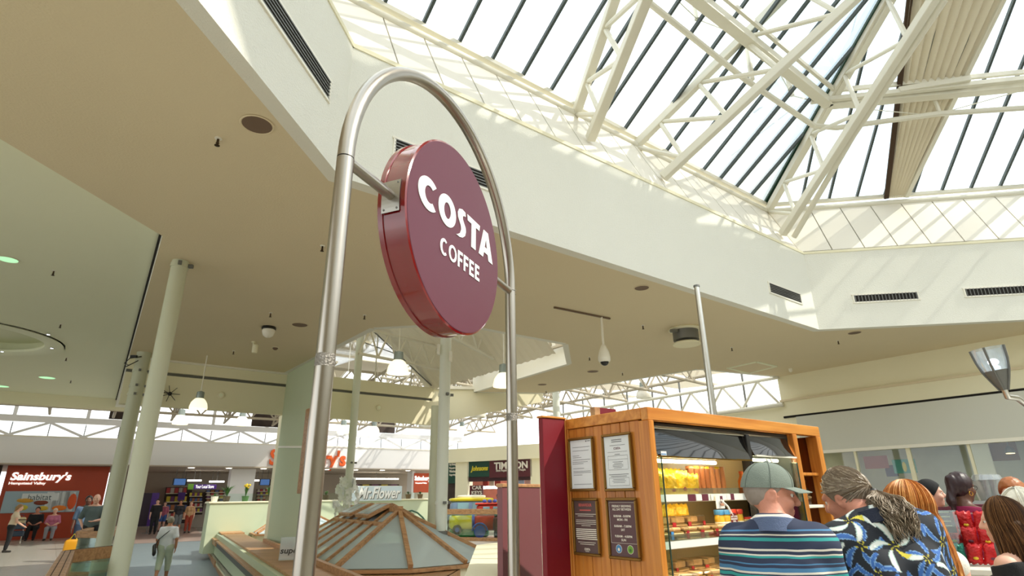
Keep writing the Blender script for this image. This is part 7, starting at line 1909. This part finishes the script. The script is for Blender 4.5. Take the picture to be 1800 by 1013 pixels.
for x, y, lab, sk, top, bot, hr, fem in ((52, 951, 'person in dark clothes sitting on the bench', SK1, C_blk, C_blk, hairm('black', (30, 26, 24)), False), (84, 951, 'woman in a pink top sitting on the bench', SK2, cloth('pink_top', (190, 110, 140)), cloth('pale_trousers', (150, 150, 158)), hairm('white', (226, 222, 206)), True), (116, 946, 'man in a white shirt and jeans sitting on the bench', SK2, cloth('white_shirt', (206, 204, 198)), C_jean, hairm('grey_short', (150, 138, 128)), False)):
    q = Pz(x, y, 0); dd = Vector((q.x, q.y, 0)).normalized(); far_person(lab, q - nF*.45, -58, 1.95 if not fem else 1.85, sk, top, bot, C_sh, hr, SIT, .95, 1.9, fem, group=SG)
for x, y, lab, sk, top, bot, hr, fem, to, hh in ((283, 927, 'woman in a pink top and blue shorts in the shop entrance', SK2, cloth('rose_top', (176, 96, 116)), cloth('blue_shorts', (60, 96, 160)), hairm('brown', (92, 64, 42)), True, .6, 1.62), (268, 934, 'person in a black coat left of the pink top', SK2, C_blk, C_blk, hairm('black', (30, 26, 24)), False, 1.85, 1.75), (311, 925, 'person in a dark jacket and grey dress in the shop entrance', SK3, cloth('charcoal', (44, 44, 50)), cloth('grey_dress', (110, 116, 120)), hairm('black', (30, 26, 24)), True, .95, 1.7), (330, 924, 'person in a tan coat nearest the shop shelves', SK2, cloth('tan_coat', (190, 150, 110)), cloth('brick_trousers', (150, 60, 40)), hairm('dark_blonde', (150, 116, 76)), True, 1.8, 1.62)):
    q = Pz(x, y, 0); k = min(1.0, (38.0 if x != 283 else 40.5)/math.hypot(q.x, q.y)); q = up(q*k, 0)
    far_person(lab, q, -62, hh, sk, top, bot, C_sh, hr, STAND, .9, to, fem, longh=fem)
loc, ht = at_head(876, 868, 28.6, az=-100); far_person('shop worker in a yellow vest inside the repair shop', loc, -100, ht, SK4, cloth('hi_vis', (196, 206, 40)), C_blk, C_sh, hairm('black', (30, 26, 24)))
wl = Pz(281, 1024, -.30)
p9 = far_person('woman in a white top and cropped trousers walking up the ramp', wl, 112, 1.56, SK3, cloth('white_linen', (232, 234, 236), .03), cloth('sage_crop', (196, 204, 180)), cloth('tan_shoes', (150, 110, 80)), hairm('ash_short', (136, 128, 108)), WALK, .75, 1.45, True, build=1.08, h=.010)
b_ = Field((-.5, -.4, .6), (.5, .4, 1.6), .012); b_.cap((-.30, -.03, .93), (-.26, -.15, .80), .10, .10, .02, (1, 0, 0), .5); b_.build('handbag', mat('black_leather', srgb(34, 32, 30), .35), p9.body)
q = MB().tube([V(-.29, -.06, .98), V(-.20, -.15, 1.15), V(-.02, -.15, 1.32), V(.13, -.07, 1.46), V(.14, .02, 1.46), V(.05, .14, 1.3), V(-.15, .14, 1.08), V(-.28, .04, .98)], .012, 6).build('strap', [MATS['black_leather']], None, True); q.parent = p9.body

# ================================================================== bench, trolley
b0, b1 = Pz(32, 951, 0) - nF*.75, Pz(150, 944, 0) - nF*.75
dB = (b1-b0).normalized(); nB = Vector((dB.y, -dB.x, 0)); t = empty('bench', b0); tag(t, 'long dark bench with orange seats below the poster', 'bench'); LB = (b1-b0).length
for k in range(5):
    c = b0 + dB*(LB*(k+.5)/5); MB().obox(up(c, .42)+nB*.15, dB, nB, ZV, LB/5-.04, .5, .06, bev=.02).build('seat', [mat('orange_seat', srgb(150, 84, 30), .5)], t)
    MB().obox(up(c, .74)-nB*.12, dB, nB, ZV, LB/5-.04, .06, .5, bev=.02).build('backrest', [mat('grey_back', srgb(110, 104, 98), .6)], t)
for k in range(6): MB().obox(up(b0+dB*(LB*k/5), .2)+nB*.1, dB, nB, ZV, .05, .4, .4).build('leg', [M_black], t)
tc_ = Pz(24, 957, 0); t = empty('shopping_trolley', tc_); tag(t, 'dark blue shopping trolley with a cream bag at far left', 'trolley'); r_ = 40
for z in (.42, .70): MB().box(tc_+V(0, 0, z), (.5, .62, .22), r_, bev=.03).build('basket', [mat('trolley_blue', srgb(40, 56, 76), .5)], t)
for sx_ in (-.2, .2):
    for sy_ in (-.26, .26):
        o_ = A(r_)*sx_+A(r_+90)*sy_; MB().tube([tc_+o_+V(0, 0, .1), tc_+o_+V(0, 0, .95)], .015, 6).build('upright', [M_chrome], t); MB().lathe(tc_+o_+V(0, 0, .06), [(.055, -.02), (.055, .02)], 12, ax=ZV, ay=A(r_+90), az=A(r_)).build('wheel', [M_cream], t)
MB().tube([tc_+A(r_)*-.2+A(r_+90)*-.3+V(0, 0, .98), tc_+A(r_)*.2+A(r_+90)*-.3+V(0, 0, .98)], .02, 8).build('handle', [M_black], t)
hb2 = tc_+V(0, 0, .82)+A(r_+90)*.05; t = empty('shoulder_bag', hb2); tag(t, 'cream shoulder bag on the shopping trolley', 'bag'); mb = MB(); smooth_box(mb, hb2+V(0, 0, .13), .42, .2, .26, A(r_), A(r_+90), .35); mb.build('body', [cloth('cream_bag', (206, 190, 150))], t, True); MB().tube([hb2+A(r_)*-.12+V(0, 0, .22), hb2+A(r_)*-.08+V(0, 0, .36), hb2+A(r_)*.08+V(0, 0, .36), hb2+A(r_)*.12+V(0, 0, .22)], .012, 6).build('handle', [C_jean], t)
# yellow bag beside the bald man
yb = up(Pd(132, 935, 22.5), 0); t = empty('carrier_bag', yb); tag(t, 'yellow carrier bag beside the balustrade', 'bag'); mb = MB(); smooth_box(mb, yb+V(0, 0, .32), .40, .2, .62, dF, nF, .35); mb.build('body', [mat('yellow_bag', srgb(214, 150, 20), .5)], t, True); MB().tube([yb-dF*.1+V(0, 0, .6), yb+V(0, 0, .78), yb+dF*.1+V(0, 0, .6)], .012, 6).build('handle', [M_ty], t)

# ================================================================== serving counter at right
def rc(x, y, d): return Pd(x, y, d)
cA, cB = up(rc(1655, 985, 5.3), 0), up(rc(1990, 985, 5.4), 0)
dC = (cB-cA).normalized(); nC = Vector((-dC.y, dC.x, 0))
t = empty('serving_counter', cA); tag(t, 'pale serving counter behind the queue', 'counter')
LC = (cB-cA).length
MB().obox(up((cA+cB)/2, .55)+nC*.35, dC, nC, ZV, LC, .7, 1.10).build('front', [mat('counter_front', srgb(186, 186, 160), .6)], t); MB().obox(up((cA+cB)/2, 1.125)+nC*.35, dC, nC, ZV, LC+.06, .78, .05, bev=.01).build('top', [M_white], t)
def on_c(x, d, z=1.15): p = Pd(x, 900, d); return up(p, z)
# slanted snack rack with bags
rk0 = on_c(1690, 5.45); t = empty('snack_rack', rk0); tag(t, 'black wire snack rack on the serving counter', 'rack')
rx, ry = dC, nC
MB().beam(rk0-rx*.13, rk0-rx*.13+ry*.14+V(0, 0, .33), .012, .012).build('side_bar', [M_black], t); MB().beam(rk0+rx*.15, rk0+rx*.15+ry*.14+V(0, 0, .33), .012, .012).build('side_bar', [M_black], t)
for k in range(4): MB().beam(rk0-rx*.13+ry*(.14*k/3)+V(0, 0, .33*k/3+.005), rk0+rx*.15+ry*(.14*k/3)+V(0, 0, .33*k/3+.005), .010, .010).build('rung', [M_chrome], t)
M_rbag = mat('red_snack_bag', srgb(196, 26, 30), .3, .2, bump=.6, bscale=40, var=.4, vscale=30); M_ybag = mat('green_snack_bag', srgb(60, 140, 130), .3, .2, bump=.6, bscale=40)
for k in range(9):
    u = -.085+(k % 3)*.095; lv = k//3; c = rk0 + rx*u + ry*(.14*lv/3+.0) + V(0, 0, .012+.105*lv)
    o = pouch('red snack bag, %s row of the rack, %s from the left' % (('bottom', 'middle', 'top')[lv], pos_[k % 3]), 0, 0, 0, .10, .13, .05, M_ybag if k == 0 else M_rbag, M_crisp if k % 2 else M_mprint, 'snack bags on the counter rack', rk.uniform(-.1, .1)); o.name = 'snack_bag'; o.location = c-ry*.03; o.rotation_euler = (0, 0, math.atan2(rx.y, rx.x))
    if k == 0: o['label'] = 'teal snack bag at the lower left of the counter rack'
c = on_c(1657, 5.35, 1.15); t = empty('menu_card', c); tag(t, 'small maroon menu card with white lettering by the snack rack', 'card'); MB().obox(c+V(0, 0, .30), dC, nC, ZV, .11, .008, .17).build('card', [M_mprint], t); MB().tube([c, c+V(0, 0, .22)], .006, 6).build('stem', [M_chrome], t)
for k in range(4): MB().obox(c+V(0, 0, .35-.03*k)-nC*.006, dC, nC, ZV, .07, .003, .008).build('text_line', [M_cream], t)
c = on_c(1640, 5.5); t = empty('glass_cake_case', c); tag(t, 'low glass cake case left of the snack rack', 'display case'); gw = .26
MB().obox(c+V(0, 0, .17), dC, nC, ZV, gw, .3, .006).build('glass_shelf', [M_gglass], t); MB().obox(c+V(0, 0, .36), dC, nC, ZV, gw, .34, .008).build('top_pane', [M_gglass], t); MB().obox(c+V(0, 0, .18)-nC*.16, dC, nC, ZV, gw, .006, .36).build('front_pane', [M_gglass], t); MB().obox(c+V(0, 0, .01), dC, nC, ZV, gw, .34, .02).build('base', [M_black], t)
# coffee machine and cups along the back counter
kA, kB = up(rc(1500, 900, 7.6), 0), up(rc(1990, 900, 7.8), 0); dK = (kB-kA).normalized(); nK = Vector((-dK.y, dK.x, 0)); t = empty('back_counter', kA); tag(t, 'dark back counter carrying the coffee machines', 'counter'); MB().obox(up((kA+kB)/2, .52)+nK*.3, dK, nK, ZV, (kB-kA).length, .6, 1.04).build('body', [M_mprint], t); MB().obox(up((kA+kB)/2, 1.06)+nK*.3, dK, nK, ZV, (kB-kA).length, .66, .04).build('top', [M_chrome], t)
def on_k(x, z=1.08, o_=.3): p = Pp(x, 880, kA+nK*o_, nK); return up(p, z)
for x, lab, w_ in ((1738, 'coffee machine with purple screen right of the server', .62), (1590, 'coffee machine behind the server with the headscarf', .60)):
    c = on_k(x); t = empty('coffee_machine', c); tag(t, lab, 'coffee machine'); MB().obox(c+V(0, 0, .24), dK, nK, ZV, w_, .44, .44, bev=.03).build('body', [M_grey], t); MB().obox(c+V(0, 0, .36)-nK*.225, dK, nK, ZV, w_*.8, .02, .14, bev=.005).build('panel', [M_mprint], t); MB().obox(c+V(0, 0, .36)-nK*.238+dK*.1, dK, nK, ZV, .14, .01, .08).build('screen', [mat('purple_screen', srgb(60, 50, 130), .2, emit=(.25, .3, .9), estr=1.0)], t)
    for s_ in (-.15, .1): MB().tube([c+V(0, 0, .22)-nK*.2+dK*s_, c+V(0, 0, .2)-nK*.32+dK*s_], .016, 8).build('group_head', [M_chrome], t)
    MB().obox(c+V(0, 0, .03)-nK*.25, dK, nK, ZV, w_, .2, .06).build('drip_tray', [M_chrome], t)
for k, (x, n_) in enumerate(((1596, 3), (1604, 2), (1728, 3))):
    for j in range(n_):
        c = on_k(x, 1.52+.06*j, .3) if k < 2 else on_k(x, 1.53+.05*j, .3); o = MB().lathe(c, [(.03, 0), (.045, .10), (.042, .10), (.028, .004)], 16).build('cup', [M_white], None, True); tag(o, 'white cup, number %s up in the %s stack on a coffee machine' % (('one', 'two', 'three', 'four')[j], ('left', 'middle', 'right')[k]), 'cup', 'cups stacked on the coffee machines')
for k, x in enumerate((1738, 1752)):
    c = on_k(x, 1.54, .3); t = empty('plastic_tub', c); tag(t, ('clear plastic tub on the coffee machine, left one', 'clear domed lid stack on the coffee machine, right one')[k], 'tub'); MB().lathe(c, [(.07, 0), (.10, .16), (.11, .20), (.09, .20)], 18).build('tub', [glass('tub_clear', (.92, .93, .95), .15, .15, white=.2)], t, True); MB().lathe(c+V(0, 0, .2), [(.1, 0), (.08, .05), (.0, .06)], 18).build('lid', [MATS['tub_clear']], t, True)
c = on_c(1540, 5.2, 1.15); t = empty('utensil_pot', c); tag(t, 'pot of wooden stirrers between the ponytail and the blonde hair', 'pot'); MB().lathe(c, [(.05, 0), (.055, .16), (.05, .16)], 14).build('pot', [M_chrome], t, True)
for k in range(4): MB().beam(c+V(.01*k-.02, .01*(k % 2), .05), c+V(.045*k-.075, .02*(k % 2), .42-.03*k), .022, .006, bev=.002).build('stirrer', [mat('birch', srgb(206, 172, 118), .6)], t)
t.location = c
tb_ = empty('side_table', up(c, 0)); tag(tb_, 'small service table holding the stirrer pot', 'table'); MB().lathe(up(c, 1.12), [(.2, 0), (.2, .03)], 20).build('top', [M_white], tb_); MB().lathe(up(c, 0), [(.12, 0), (.12, .02), (.03, .03), (.03, 1.12)], 14).build('stem', [M_chrome], tb_)
board('menu_sign', 'small maroon panel beside the headscarf', 'sign', rc(1592, 855, 7.0), dK, .24, .09, M_mprint)
c = Pp(1776, 797, rw(0, 0, -.8), E37); t = empty('spot_lamp', c); tag(t, 'small lit warm spot lamp behind the shop glass at right', 'spotlight'); MB().lathe(c, [(.10, 0), (.09, .08), (.05, .14), (.02, .16)], 16).build('shade', [M_grey], t, True); MB().lathe(c-V(0, 0, .01), [(.085, 0), (.085, .012)], 14).build('lens', [mat('warm_lens', (1, .8, .4), .4, emit=(1, .75, .35), estr=4)], t); MB().tube([c+V(0, 0, .15), up(c, 2.9)], .012, 6).build('stem', [M_grey], t)
